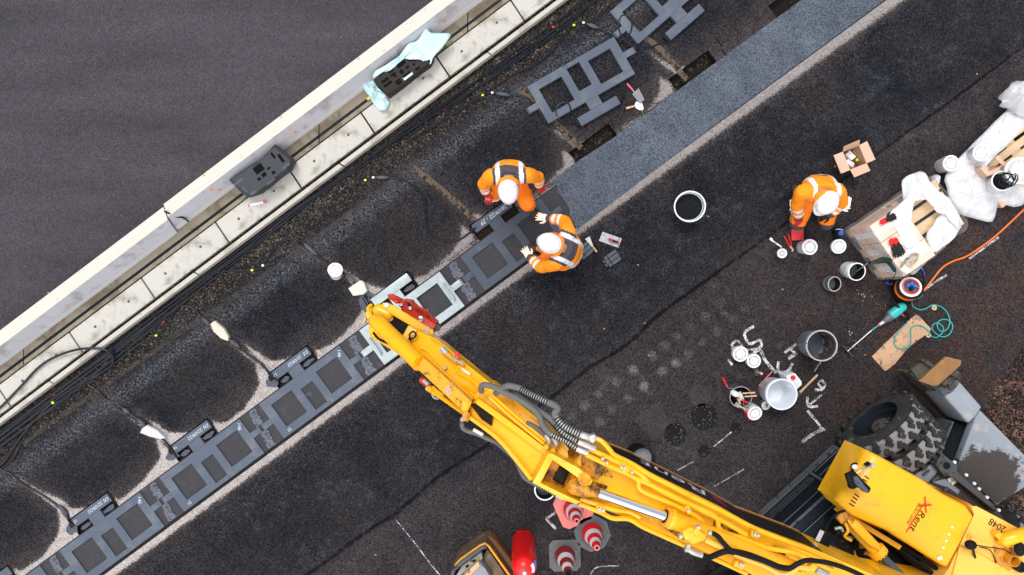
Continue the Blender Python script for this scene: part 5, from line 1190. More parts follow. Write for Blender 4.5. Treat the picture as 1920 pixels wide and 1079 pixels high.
g.grid(fn, len(pp) - 1, 10); obj('film_skirt', g, m_film, root, smooth=25)
def sheet_film(pts, c, z, m, amp, seed, fold=8, rings=8, parent=None, name='film_fold'):
    o = film(name, pts, c, z, m, None, amp, rings, seed, drop=.0, fold=fold)
    if parent is not None:
        loc = Vector(o.location); o.parent = parent; o.location = loc - wloc(parent)
    return o
def zt(x, y): return .50 - .0012 * max(0, x - 1700)
sheet_film([(1690, 345), (1700, 331), (1715, 325), (1730, 322), (1742, 338), (1756, 352), (1762, 358), (1778, 372), (1790, 386), (1801, 412), (1798, 432), (1788, 420), (1776, 404), (1760, 400), (1748, 388), (1738, 376), (1726, 366), (1716, 356), (1700, 372), (1694, 380)], (1748, 372), zt, m_filmthick, .03, 1, parent=root)
sheet_film([(1700, 372), (1716, 352), (1716, 372), (1712, 394), (1708, 418), (1712, 440), (1716, 460), (1700, 470), (1690, 450), (1676, 420), (1664, 404)], (1698, 410), .63, m_filmthick, .03, 4, parent=root)
sheet_film([(1764, 402), (1782, 396), (1800, 410), (1801, 424), (1790, 446), (1768, 464), (1752, 474), (1742, 462), (1738, 440), (1748, 424)], (1772, 432), .36, m_filmthick, .03, 6, parent=root)
sheet_film([(1752, 472), (1742, 462), (1726, 478), (1714, 494), (1704, 512), (1716, 514), (1734, 494)], (1730, 486), .42, m_film, .03, 9, parent=root)

# gloves, drill and rag on the cartons
def glove_pair(name, label, items):
    root = thing(name, label, 'gloves', W(*items[0][0], .62))
    for (w, d, side, curl) in items:
        a, b = W(*w, .648), W(*d, .648); dr = b - a; g = G(); hand_shape(g, a, dr, (0, 0, 1), curl, side, 1.0); obj('hand_part', fuse(g, .005, 3), m_blkglove, root)
        g = G(); dn = dr.normalized(); limb(g, [a + dn * .045, a + dn * .01, a - dn * .055], [.034, .034, .036], 12)
        for v in g.bm.verts: v.co.z = .648 + (v.co.z - .648) * .5
        obj('cuff', fuse(g, .006, 3), m_redglove, root)
    return root
glove_pair('work_glove', 'single red and black glove at the upper end of the cartons', [((1662, 413), (1686, 402), 1, .35)])
glove_pair('work_glove', 'pair of red and black gloves side by side near the rag', [((1675, 460), (1685, 485), 1, .3), ((1683, 458), (1697, 484), -1, .3)])
root = thing('cordless_drill', 'dark green drill with its cord, lying on the edge of the cartons', 'drill', PQ(.05, .55, .615))
g = G(); limb(g, [W(1644, 491, .66), W(1655, 488, .665), W(1667, 489, .66)], [.032, .040, .036], 12); limb(g, [W(1664, 490, .65), W(1671, 498, .645), W(1677, 507, .64)], [.030, .024, .026], 12); obj('housing', fuse(g, .007, 3), m_green, root)
g = G(); p, q = W(1644, 491.5, .66), W(1631, 493, .65); g.tube([p, p + (q - p) * .3, p + (q - p) * .6, q], [.03, .026, .022, .016], 14); obj('gear_case', g, m_dirtsteel, root)
g = G(); p, q = W(1633, 492.5, .65), W(1627, 494, .645); g.tube([p, q], [.02, .016], 12); obj('chuck', g, m_black, root)
g = G(); p, q = W(1627, 494, .64), W(1606, 509, .14); g.tube([p, q], .008, 8); obj('stirring_rod', g, m_zinc, root)
g = G(); g.tube(crom([W(1677, 507, .64), W(1680, 511, .63), W(1677, 517, .63), W(1674, 524, .55)], 4), .005, 6); obj('cord', g, m_black, root)
root = thing('rag_roll', 'dirty rolled rag and paper roll on the corner of the cartons', 'rag', PQ(.3, .72, .615))
g = G(); limb(g, [W(1695, 502, .66), W(1704, 492, .67), W(1716, 481, .66)], [.045, .05, .048], 14); gg = fuse(g, .012, 1)
for v in gg.bm.verts: v.co += v.normal * .014 * mnoise.noise(v.co * 35)
obj('rag', gg, mat('dirty_rag', (.42, .37, .30), .9, var=.3, vs=14, bump=.3, stain=(.12, .09, .06), st_s=16, st_t=.5), root)
g = G(); p, q = W(1690, 500, .665), W(1702, 510, .665); g.tube([p, q], [.05, .05], 18); obj('paper_roll', g, m_cream, root)

# ------------------------------------------------------------------ second pallet under loose film, pails on it
PB = W(1808, 330, 0); PBU, PBV = Vector((.80, .60, 0)), Vector((.60, -.80, 0))
pallet('wooden pallet at the right edge half covered by loose film, pails on it', W(1800, 305, 0) + Vector((0, 0, 0)), PBU, PBV)
def zf(x, y): return .17 + .10 * max(0, 1 - math.hypot(x - 1850, y - 290) / 120)
film('wrap_film', [(1780, 352), (1778, 330), (1798, 300), (1830, 268), (1858, 240), (1890, 208), (1905, 196), (1925, 205), (1935, 228), (1900, 236), (1872, 252), (1856, 262), (1838, 282), (1850, 300), (1880, 340), (1925, 350), (1930, 378), (1906, 388), (1880, 382), (1868, 415), (1830, 408), (1802, 398), (1788, 380)], (1830, 330), zf, m_filmthick, 'loose white film spread over the pallet at the right edge', .035, 12, 21, drop=.06, fold=7, cat='stretch film')
film('wrap_film', [(1889, 185), (1900, 165), (1914, 148), (1940, 150), (1945, 210), (1925, 212), (1908, 200), (1895, 195)], (1918, 182), .34, m_filmthick, 'bunched end of white film at the right edge of the picture', .10, 8, 5, drop=.16, fold=10, cat='stretch film')
film('wrap_film', [(1754, 330), (1766, 326), (1764, 345), (1759, 357), (1753, 350)], (1759, 340), .22, m_filmthick, 'small tongue of film between the two pallets', .04, 5, 15, drop=.1, fold=12, cat='stretch film')
pail('paint_pail', 'white lidded pail on the ground between the two pallets', (1764, 312), (1784, 306.5), .22, .092, .10, lid=m_white)
pail('paint_pail', 'white lidded pail standing on the film covered pallet beside the planks', (1823, 292), (1841, 286.5), .20, .092, .102, lid=m_white, z0=.20, prints=[('b', 3.6, .05, .06, m_blue)])
pail('paint_pail', 'largest white lidded pail cut by the right edge', (1895, 328), (1913, 320), .25, .150, .165, lid=m_white, z0=.24)
pail('cable_pail', 'white pail filled with coiled black cable on the film', (1867, 346), (1880, 339.5), .17, .115, .125, content=.10, cm=m_black, inside=m_white, z0=.24)
g = G(); c = W(1882, 339, .42); hx = [c + Vector((.095 * math.cos(a) + .012 * math.sin(a * 2.3), .085 * math.sin(a) + .012 * math.cos(a * 1.7), .004 * a + .01 * math.sin(a * 3))) for a in [i * .4 for i in range(66)]]; g.tube(hx, .008, 6); g.tube(crom([c + Vector((-.08, .02, .03)), c + Vector((0, .0, .05)), c + Vector((.07, .06, .03))], 5), .009, 6); tag(obj('cable_coil', g, m_black), 'coil of black cable lying in the pail on the film', 'cable')
root = thing('cardboard_box', 'small open brown carton on the film covered pallet between the pails', 'box', W(1850, 320, .22))
for pts, z in (([(1838, 315), (1858, 329), (1877, 321), (1874, 313), (1856, 322), (1842, 312)], .36), ([(1838, 316), (1852, 331), (1857, 328), (1844, 312)], .38)):
    g = G(); g.prism(WL(pts, z), zb=.20); obj('wall_panel', g, m_card, root)
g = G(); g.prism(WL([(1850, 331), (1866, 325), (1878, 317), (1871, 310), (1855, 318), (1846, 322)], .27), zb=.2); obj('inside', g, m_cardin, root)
for pts in ([(1871, 290 + 1), (1888, 308), (1882, 312), (1866, 297)],): g = G(); g.prism(WL(pts, .36), depth=.01); obj('flap', g, m_card, root)

# ------------------------------------------------------------------ cable reel, orange cord, stirrer, plank
root = thing('cable_reel', 'cable reel with blue sockets and red ring below the wrapped cartons', 'cable reel', W(1698, 545))
A, B = W(1697, 545, .06), W(1708, 538, .27); ax = (B - A).normalized(); L = (B - A).length
g = G(); g.lathe(A, [(0, 0), (.165, 0), (.17, .01), (.165, .025), (.11, .03), (.11, L - .05), (.16, L - .045), (.165, L - .03), (.16, L - .015), (.145, L - .015), (0, L - .02)], 40, ax); obj('drum', g, m_black, root)
g = G(); g.lathe(A, [(.132, L - .016), (.130, L - .004), (.105, L - .002), (.10, L - .018)], 40, ax); obj('face_ring', g, m_white, root)
g = G(); g.lathe(A, [(.104, L - .012), (.104, L + .008), (.086, L + .010), (.084, L - .012)], 40, ax); obj('red_ring', g, m_redplastic, root)
g = G(); g.lathe(A, [(.086, L - .004), (0, L)], 32, ax); obj('socket_plate', g, m_greydark, root)
u = Vector((1, 0, 0)); u = (u - ax * u.dot(ax)).normalized(); v = ax.cross(u)
for a in (1.3, 2.6, .1): c = A + ax * L + (u * math.cos(a) + v * math.sin(a)) * .042; g = G(); g.lathe(c, [(.028, -.01), (.028, .018), (.022, .024), (0, .024)], 18, ax); obj('socket_lid', g, m_blue, root)
c = A + ax * L + (u * math.cos(4.6) + v * math.sin(4.6)) * .03; g = G(); g.lathe(c, [(.026, -.01), (.026, .03), (.018, .045), (0, .045)], 16, ax); obj('plug', g, m_black, root)
g = G(); g.tube(crom([W(1666, 532, .03), W(1690, 520, .2), W(1712, 512, .28), W(1728, 506, .3)], 4), .011, 8); g.tube(crom([W(1688, 566, .02), W(1706, 566, .1), W(1728, 552, .24), W(1732, 524, .3), W(1727, 504, .3)], 4), .011, 8); g.tube(crom([W(1668, 534, .02), W(1672, 552, .02), W(1690, 567, .02), W(1706, 570, .02)], 4), .011, 8); obj('stand', g, m_black, root)
for a, b in (((1661, 530, .03), (1673, 533, .03)), ((1688, 562, .03), (1697, 568, .03)), ((1727, 502, .30), (1732, 518, .29))): g = G(); g.tube([W(*a), W(*b)], .016, 10); obj('blue_foot', g, m_blue, root)
g = G(); cc = A + ax * (L * .45); g.tube([cc + (u * math.cos(a) + v * math.sin(a)) * .145 + ax * .010 * a * .3 for a in [2.2 + i * .17 for i in range(24)]], .010, 8); g.tube([cc + (u * math.cos(a) + v * math.sin(a)) * .155 + ax * .010 * a * .2 for a in [2.0 + i * .17 for i in range(25)]], .010, 8); obj('wound_cord', g, m_orcord, root)
cable('orange_cord', [(1940, 376), (1920, 393), (1900, 412), (1870, 440), (1840, 463), (1812, 481), (1785, 491), (1766, 503), (1748, 525), (1736, 540), (1722, 553, .05), (1712, 556, .12)], .0118, 'orange extension cord running from the reel to the right edge', m=m_orcord, cat='cord', z=.016)
TC = [(1715, 536, .32), (1724, 541, .28), (1729, 552, .1), (1722, 560, .03), (1712, 562), (1709.5, 568), (1713, 576), (1724.5, 581), (1736, 579), (1749, 572), (1765, 576), (1776, 587), (1780.6, 602), (1778, 613.5), (1771, 621), (1762, 620), (1757, 611), (1761, 602), (1771, 599), (1782, 603.5), (1786, 613.5), (1780, 627), (1767, 632), (1753.5, 625), (1747.5, 616), (1751, 608), (1761, 607), (1769, 616), (1764.6, 627), (1756, 633), (1747, 631), (1740, 620, .03), (1729, 612, .03), (1716, 611, .03), (1708, 618, .03), (1708, 633.5, .03), (1707, 647, .03), (1698, 655, .03), (1684.5, 653.5, .03), (1677, 645, .03), (1678, 633.5, .03), (1691, 616, .03), (1701, 604, .04), (1702, 597, .08)]
cable('teal_cord', TC, .0075, 'teal cord of the stirrer lying in curls over the plank', m=m_tealcord, cat='cord', z=.011, k=7)
root = thing('wooden_plank', 'muddy plywood strip lying between the stirrer and the rusty outrigger pad', 'plank', W(1690, 643))
g = G(); g.prism(WL([(1635, 669), (1655, 649), (1684, 621), (1710, 596), (1718, 590), (1724, 594), (1746, 617), (1741, 625), (1720, 639), (1703, 652), (1690, 668), (1678, 683), (1661, 696), (1657, 694)], .019), depth=.017, bev=.002); obj('board', g, m_plank, root, smooth=20)
for x, y, lab in ((1750.5, 577.5, 'small wooden ring on the asphalt beside the teal cord'), (1739.5, 628.5, 'small wooden ring at the corner of the plank')):
    g = G(); g.lathe(W(x, y, .004), [(.012, 0), (.034, 0), (.034, .018), (.012, .018)], 20, close=True); tag(obj('wooden_ring', g, m_wood), lab, 'ring')
root = thing('stirrer', 'teal hand stirrer with a long mixing paddle lying on the asphalt', 'mixer', W(1680, 585))
def SW(x, y, z=.07): return W(x, y, z)
g = G(); p, q = SW(1669, 593, .08), SW(1696, 572, .09); d = (q - p); g.tube([p, p + d * .1, p + d * .55, p + d * .85, q], [.060, .066, .068, .062, .04], 20); obj('motor_housing', g, m_teal, root)
g = G(); p, q = SW(1671, 592, .08), SW(1656, 604, .07); d = q - p; g.tube([p, p + d * .3, p + d * .65, q], [.062, .058, .045, .034], 18); obj('gear_case', g, mat('scuffed_grey_casing', (.11, .12, .13), .45, .3, var=.4, vs=25, stain=(.4, .4, .4), st_s=24, st_t=.6), root)
g = G(); p, q = SW(1657, 603.5, .07), SW(1649, 609, .065); g.tube([p, q], [.030, .020], 14); obj('collar', g, m_zinc, root)
g = G(); p, q = SW(1651, 607.5, .065), SW(1647, 610.5, .062); g.tube([p, q], [.022, .022], 12); obj('red_nut', g, m_grip, root)
g = G(); g.tube([SW(1647, 610.5, .062), SW(1634, 620, .058)], .009, 8); obj('teal_rod', g, m_tealcord, root)
g = G(); g.tube([SW(1634, 620, .058), SW(1589, 659, .05)], .0085, 8); obj('shaft', g, m_zinc, root)
g = G(); a, b = W(1606, 643, .05), W(1589, 658, .05); d = (b - a).normalized(); pv = Vector((-d.y, d.x, 0))
for c, w in ((a, .045), (b, .095)): g.bar(c - pv * w, c + pv * w, .012, .012)
for s in (-1, 1): g.tube(crom([a + pv * .045 * s, a + (b - a) * .3 + pv * .06 * s + Vector((0, 0, .05 * s)), a + (b - a) * .7 - pv * .02 * s + Vector((0, 0, .06 * s)), b - pv * .06 * s], 5), .0055, 6)
obj('paddle', g, m_greydark, root)
for pts in ([(1671, 561, .12), (1676, 567, .12), (1685, 577, .13), (1690, 584, .13)], [(1692, 585, .12), (1697, 586, .12), (1704, 593, .12), (1703, 601, .10)]): g = G(); g.tube(crom([W(*p) for p in pts], 4), .017, 10); obj('grip', g, m_black, root)
g = G(); g.bar(W(1691, 590, .1), W(1695, 593, .1), .02, .02, bev=.004); obj('trigger', g, m_redplastic, root)

# ------------------------------------------------------------------ cones, gas bottle, plate compactor
def cone(label, tip, h, rb, bands, base, bm_, sz, rz, top_m):
    """striped traffic cone measured by its tip"""
    T_ = W(*tip, h); c = Vector((T_.x, T_.y, 0)); root = thing('traffic_cone', label, 'traffic cone', c, 'traffic cones near the boom')
    g = G(); n = base
    if n == 8: pts = [c + Vector((math.cos(rz + i * math.pi / 4 + math.pi / 8), math.sin(rz + i * math.pi / 4 + math.pi / 8), 0)) * sz * (1.0 if i % 2 else 1.0) for i in range(8)]
    else:
        pts = []
        for i in range(4):
            for s in (-.16, .16): a = rz + math.pi / 4 + i * math.pi / 2 + s; pts.append(c + Vector((math.cos(a), math.sin(a), 0)) * sz * 1.36)
    g.prism([Vector((p.x, p.y, .035)) for p in pts], zb=.0, bev=.006); obj('base', g, bm_, root)
    g = G(); g.lathe(c, [(rb + .045, .03), (rb + .05, .042), (rb + .03, .052), (rb + .012, .046)], 32); obj('base_ring', g, bm_, root)
    rt = .032; r = lambda z: rb + (rt - rb) * (z - .03) / (h - .03)
    for (z0, z1, m) in bands:
        g = G(); g.lathe(c, [(r(z0 * h) + .001 * (m is m_conew), z0 * h), (r(z1 * h) + .001 * (m is m_conew), z1 * h)], 32); obj('band', g, m, root)
    g = G(); z0 = bands[-1][1] * h; g.lathe(c, [(r(z0), z0), (.036, h - .012), (.038, h - .004), (.034, h), (.020, h), (.018, h - .05)], 24); obj('tip', g, top_m, root)
    g = G(); g.lathe(c, [(.019, h - .03), (0, h - .03)], 12); obj('tip_hole', g, m_black, root)
    return root
bd = lambda a, b: [(.05, .30, a), (.30, .48, b), (.48, .66, a), (.66, .81, b), (.81, .945, a)]
cone('faded pink based cone partly hidden under the excavator boom', (1081.5, 978), .52, .135, bd(m_conered, m_conew), 4, m_conepink, .205, .42, m_conepink)
cone('bright red and white cone on an octagonal grey base', (1119.5, 1028), .54, .142, bd(mat('bright_red_band', (.78, .012, .012), .4, var=.06, bump=0), m_conew), 8, m_conebase, .25, .3, m_conepink)
cone('dull dark red cone on a square grey base cut by the lower edge', (1066, 1077), .62, .135, bd(m_conedull, m_conew), 4, m_conebase, .19, .03, m_black)
root = thing('gas_bottle', 'bright red gas bottle standing between compactor and cones', 'gas bottle', W(981, 1015))
c = W(981, 1014); g = G(); g.lathe(c, [(0, .03), (.12, .03), (.150, .06), (.154, .1), (.154, .80), (.146, .87), (.122, .925), (.08, .96), (.04, .972), (0, .974)], 48); obj('cylinder', g, m_gasred, root)
g = G(); g.lathe(c, [(.145, 0), (.1535, 0), (.1535, .075), (.145, .075)], 48, close=True); obj('foot_ring', g, m_gasred, root)
for a in (1.57, 2.5, .65): g = G(); g.box(c + Vector(((.1545) * math.cos(a), .1545 * math.sin(a), .035)), (.004, .07, .022), a); obj('foot_slot', g, m_black, root)
g = G(); g.lathe(c + Vector((0, -.005, .965)), [(.03, 0), (.03, .03), (.022, .05), (.022, .075), (0, .078)], 20); obj('valve', g, m_zinc, root)
g = G(); 
for i in range(10):
    a0, a1 = -.35 + i * .1, -.25 + i * .1
    q_ = lambda a, r, z: c + Vector((r * math.cos(a), r * math.sin(a), z))
    g.poly([q_(a0, .125, .9225), q_(a1, .125, .9225), q_(a1, .090, .957), q_(a0, .090, .957)])
obj('white_label', g, m_brush, root)
g = G(); g.ell(c + Vector((.122, .060, .915)), (.02, .045, .012), Matrix.Rotation(-.9, 3, 'Y') , 14, 6); obj('blue_badge', g, m_blue, root)
g = G(); text_mesh(g, 'GAS', .05, c + Vector((.1525, .035, .62)), (.0, -.0001, -1), (-.25, -.97, 0)); obj('lettering', g, m_conew, root, smooth=0)
root = thing('plate_compactor', 'yellow and brown plate compactor cut by the lower edge', 'plate compactor', W(900, 1060))
g = G(); g.prism(WL([(911, 1009), (914, 1006.5), (920, 1007), (930, 1015), (962, 1056), (968, 1090), (950, 1090), (938, 1060)], .28), zb=.03, bev=.015); obj('base_plate', g, mat('rusty_brown_cast', (.17, .085, .035), .6, var=.4, vs=12, bump=.2, stain=(.03, .022, .018), st_s=12, st_t=.52), root)
g = G(); top = [(853, 1058), (862, 1048), (900, 1021), (910, 1017), (917, 1022), (962, 1085), (955, 1100), (880, 1140), (846, 1082)]
tv = WL(top, .5); cc = sum(tv, Vector()) / len(tv); inn = [cc + (p - cc) * .91 for p in tv]
for i in range(len(tv)):
    j = (i + 1) % len(tv); lo = lambda p, z: Vector((p.x, p.y, z))
    g.poly([tv[i], tv[j], inn[j], inn[i]]); g.poly([lo(tv[i], .1), lo(tv[j], .1), tv[j], tv[i]]); g.poly([inn[i], inn[j], lo(inn[j], .2), lo(inn[i], .2)])
bmesh.ops.remove_doubles(g.bm, verts=g.bm.verts, dist=.0005); obj('hood_frame', g, mat('oily_brown_hood', (.105, .075, .045), .55, var=.35, vs=9, stain=(.20, .13, .06), st_s=7, st_t=.5, st_w=.2), root)
g = G(); rim_ = [cc + (p - cc) * .955 + Vector((0, 0, .006)) for p in tv]; g.tube(rim_ + rim_[:1], .014, 8); obj('yellow_rim', g, m_yel_worn, root)
g = G(); g.prism(WL([(914, 1029), (956, 1090), (900, 1110), (903, 1050)], .33), zb=.12, bev=.02); obj('engine_cover', g, mat('brown_oily_cover', (.16, .11, .06), .4, var=.4, vs=6, stain=(.3, .25, .19), st_s=5, st_t=.55, st_w=.2), root)
g = G(); g.prism(WL([(866, 1062), (902, 1036), (905, 1048), (862, 1090), (852, 1085)], .47), zb=.3, bev=.008); obj('side_panel', g, mat('khaki_panel', (.30, .30, .25), .6, var=.25, vs=9, stain=(.2, .1, .05), st_s=11, st_t=.58), root)
for x, y in ((876, 1062), (889, 1052), (868, 1078)): g = G(); g.box(W(x, y, .472), (.045, .03, .004), .6); obj('panel_hole', g, m_black, root)
g = G(); g.prism(WL([(868, 1084), (899, 1054), (909, 1066), (925, 1090), (870, 1110)], .55), zb=.3, bev=.03); obj('fuel_tank', g, m_greysteel, root)
g = G(); g.prism(WL([(866, 1082), (897, 1053), (900, 1062), (872, 1090)], .565), zb=.5, bev=.006); obj('tank_plate', g, m_rust_paint, root)
g = G(); g.tube(crom([W(847, 1085, .50), W(850, 1072, .56), W(858, 1062, .58), W(880, 1044, .58), W(904, 1028, .58), W(911, 1026, .55)], 5), .024, 12); g.tube([W(881, 1043, .58), W(883, 1052, .50)], .016, 8); obj('carrying_bar', g, m_greydark, root)
# ------------------------------------------------------------------ the three workers
def seg_t(p, a, b):
    d = b - a; t = max(0, min(1, (p - a).dot(d) / d.length_squared)); return t, (p - (a + d * t)).length
def torso_loft(g, spine, lat, sizes, n=20):
    sp = crom(spine, 6); m = len(sp); k = len(spine) - 1; rings = []
    for i, c in enumerate(sp):
        t = (sp[min(i + 1, m - 1)] - sp[max(i - 1, 0)]).normalized(); x = (lat - t * lat.dot(t)).normalized(); y = t.cross(x)
        f = i / (m - 1) * k; a = min(int(f), k - 1); u = f - a; w = sizes[a][0] * (1 - u) + sizes[a + 1][0] * u; d = sizes[a][1] * (1 - u) + sizes[a + 1][1] * u
        rings.append([g.bm.verts.new(c + x * w * math.copysign(abs(math.cos(q)) ** .85, math.cos(q)) + y * d * math.copysign(abs(math.sin(q)) ** .85, math.sin(q))) for q in [2 * math.pi * j / n for j in range(n)]])
    for A, B in zip(rings, rings[1:]):
        for j in range(n): g.face([A[j], A[(j + 1) % n], B[(j + 1) % n], B[j]])
    g.face(rings[0][::-1]); g.face(rings[-1])
def wrinkle(g, amp, sc, seed):
    g.bm.normal_update()
    for v in g.bm.verts:
        p = v.co * sc + Vector((seed, 0, 0)); v.co += v.normal * amp * (mnoise.noise(p) + .7 * (1 - 2 * abs(mnoise.noise(p * 1.9 + Vector((3, 1, 7))))) * .6)
def person(label, J, head_up, head_fwd, gloves, coll=.0, seed=0, yoke=(.45, .93), tone=None):
    P_ = {k: W(*v) for k, v in J.items()}
    root = thing('person', label, 'person', Vector((P_['pelvis'].x, P_['pelvis'].y, 0)), 'workers in orange')
    lat = (P_['shR'] - P_['shL']).normalized()
    HU = Vector(head_up).normalized(); HF = Vector(head_fwd); HF = (HF - HU * HF.dot(HU)).normalized(); HX = HF.cross(HU)
    hd = P_['head']
    spine = [P_['pelvis'], P_['pelvis'].lerp(P_['chest'], .5), P_['chest'], P_['neck']]
    # ---- body: one continuous surface (head, neck, trunk, limbs, hands)
    g = G()
    torso_loft(g, spine, lat, [(.15, .11), (.145, .105), (.155, .10), (.075, .055)])
    limb(g, [P_['neck'] + (hd - P_['neck']) * .12, P_['neck'].lerp(hd, .5), hd - HU * .03], [.056, .056, .06])
    rot = Matrix((HX, HF, HU)).transposed()
    g.ell(hd + HU * .02 - HF * .012, (.077, .095, .098), rot, 20, 14); g.ell(hd - HU * .06 + HF * .035, (.056, .058, .06), rot, 16, 10)
    limb(g, [hd + HF * .085 + HU * .0, hd + HF * .105 - HU * .03], [.011, .016], 8)
    g.ell(hd + HF * .088 - HU * .072, (.024, .012, .010), rot, 10, 6)
    for s in (-1, 1): g.ell(hd + HX * .078 * s - HU * .012, (.012, .022, .034), rot, 10, 8)
    for s in ('L', 'R'):
        limb(g, [P_['sh' + s], P_['el' + s], P_['wr' + s]], [.058, .045, .031])
        hand_shape(g, P_['wr' + s], P_['ha' + s] - P_['wr' + s], (0, 0, 1) if abs((P_['ha' + s] - P_['wr' + s]).normalized().z) < .8 else (0, 1, .2), gloves[s][2], 1 if s == 'R' else -1, .78)
        limb(g, [P_['hi' + s], P_['kn' + s], P_['an' + s]], [.085, .062, .042]); limb(g, [P_['an' + s], P_['an' + s].lerp(P_['to' + s], .9)], [.045, .032])
    obj('body', fuse(g, .010, 2), m_skin, root, smooth=60)
    for s in (-1, 1):
        g = G(); g.ell(hd + HX * .032 * s + HF * .083 + HU * .008, (.013, .008, .010), rot, 10, 8); obj('eye', g, m_white, root)
        g = G(); g.ell(hd + HX * .032 * s + HF * .0895 + HU * .008, (.006, .003, .006), rot, 8, 6); obj('pupil', g, m_black, root)
    g = G(); g.ell(hd + HU * .022 - HF * .030, (.083, .088, .082), rot, 18, 12); obj('hair', g, m_hair, root)
    # ---- trousers
    g = G()
    torso_loft(g, [P_['pelvis'] - (P_['chest'] - P_['pelvis']).normalized() * .10, P_['pelvis'], P_['pelvis'].lerp(P_['chest'], .4)], lat, [(.15, .12), (.19, .15), (.175, .14)])
    for s in ('L', 'R'): limb(g, [P_['hi' + s], P_['hi' + s].lerp(P_['kn' + s], .5), P_['kn' + s], P_['kn' + s].lerp(P_['an' + s], .5), P_['an' + s].lerp(P_['kn' + s], .08)], [.125, .112, .098, .085, .075], 14)
    g = fuse(g, .013, 2); wrinkle(g, .010, 11, seed)
    for f in g.bm.faces:
        c = f.calc_center_median(); f.material_index = 0
        for s in ('L', 'R'):
            t1, d1 = seg_t(c, P_['hi' + s], P_['kn' + s]); t2, d2 = seg_t(c, P_['kn' + s], P_['an' + s])
            kd = (c - P_['kn' + s]).length; out = (c - P_['kn' + s]).dot(P_['kn' + s] - P_['hi' + s])
            if P_['kn' + s].z < .3 and kd < .115 and (t2 > .02 or t1 > .86) and out > -.01 and d2 < .14: f.material_index = 1
            if d1 < .13 and .28 < t1 < .55 and abs((c - P_['hi' + s].lerp(P_['kn' + s], t1)).dot(lat)) > .075: f.material_index = 1
            if d2 < d1 and (.42 < t2 < .52 or .66 < t2 < .76): f.material_index = 2
    obj('trousers', g, [m_orange2, m_gfab, m_refl], root, smooth=60)
    # ---- jacket
    g = G()
    torso_loft(g, spine[:3] + [P_['chest'].lerp(P_['neck'], .75)], lat, [(.205, .165), (.20, .16), (.215, .155), (.165, .125)])
    for s in ('L', 'R'): limb(g, [P_['chest'].lerp(P_['neck'], .5).lerp(P_['sh' + s], .55), P_['sh' + s], P_['sh' + s].lerp(P_['el' + s], .6), P_['el' + s], P_['el' + s].lerp(P_['wr' + s], .55), P_['wr' + s].lerp(P_['el' + s], .06)], [.098, .094, .080, .074, .066, .056], 14)
    g = fuse(g, .0105, 3); wrinkle(g, .0095, 12, seed + 5)
    sp = [P_['pelvis'], P_['chest'], P_['neck']]; L1 = (sp[1] - sp[0]).length; L2 = (sp[2] - sp[1]).length
    for f in g.bm.faces:
        c = f.calc_center_median(); mi = 0
        ta, da = seg_t(c, sp[0], sp[1]); tb, db = seg_t(c, sp[1], sp[2]); F_ = ta * L1 / (L1 + L2) if da < db else (L1 + tb * L2) / (L1 + L2)
        x = (c - P_['chest']).dot(lat)
        arm = None
        for s in ('L', 'R'):
            t1, d1 = seg_t(c, P_['sh' + s], P_['el' + s]); t2, d2 = seg_t(c, P_['el' + s], P_['wr' + s])
            if min(d1, d2) < .105 and (t1 > .12 or d2 < d1) and min(d1, d2) < min(da, db) * .72: arm = (t1, t2, d1, d2)
        if arm:
            t1, t2, d1, d2 = arm
            if d2 < d1 or t1 >= .999:
                if .16 < t2 < .32 or .50 < t2 < .68: mi = 2
                elif t2 > .80: mi = 1
        else:
            if .115 < abs(x) < .168: mi = 2
            elif abs(x) < .20 and yoke[0] < F_ < yoke[1]: mi = 1
            elif .12 < F_ < .22: mi = 2
        f.material_index = mi
    obj('jacket', g, [m_orange, m_gfab, m_refl], root, smooth=60)
    # collar / hood ring
    ax = (hd - P_['neck']).normalized(); base = P_['chest'].lerp(P_['neck'], .86) + ax * .02
    g = G(); g.lathe(base, [(.118, -.01), (.132, .035), (.128, .065), (.112, .07), (.104, .03), (.095, -.01)], 26, ax); wrinkle(g, .008, 12, seed + 9)
    for f in g.bm.faces:
        c = f.calc_center_median() - base; f.material_index = 1 if (c - ax * c.dot(ax)).length < .108 else 0
    obj('collar', g, [m_orange, m_gfab], root, smooth=60)
    # ---- helmet
    g = G(); hc = hd + HU * .045 - HF * .008; n, m = 28, 10; rings = []
    for j in range(m + 1):
        th = (math.pi / 2 * 1.12) * (1 - j / m) if j < m else 0.0
        if j == m: rings.append([g.bm.verts.new(hc + HU * .112)]); break
        row = []
        for i in range(n):
            a = 2 * math.pi * i / n; rr = math.sin(th) if th < math.pi / 2 else 1 + (th - math.pi / 2) * .15
            fx, fy = .117 * rr * math.cos(a), .145 * rr * math.sin(a); hz = .112 * math.cos(th)
            ridge = .006 * math.exp(-(fx / .022) ** 2) * (1 if j > 3 else 0)
            row.append(g.bm.verts.new(hc + HX * fx + HF * fy + HU * (hz + ridge)))
        rings.append(row)
    for A, B in zip(rings, rings[1:]):
        for i in range(n):
            g.face([A[i], A[(i + 1) % n], B[(i + 1) % n], B[i]] if len(B) > 1 else [A[i], A[(i + 1) % n], B[0]])
    rim = rings[0]; ro = [g.bm.verts.new(v.co + (HX * math.cos(2 * math.pi * i / n) * .006 + HF * (.008 + .034 * max(0, math.sin(2 * math.pi * i / n)) ** 2) * math.sin(2 * math.pi * i / n) - HU * .012)) for i, v in enumerate(rim)]
    for i in range(n): g.face([rim[i], ro[i], ro[(i + 1) % n], rim[(i + 1) % n]])
    hm = obj('helmet', g, m_helmet, root, smooth=50); md = hm.modifiers.new('shell', 'SOLIDIFY'); md.thickness = .003
    g = G()
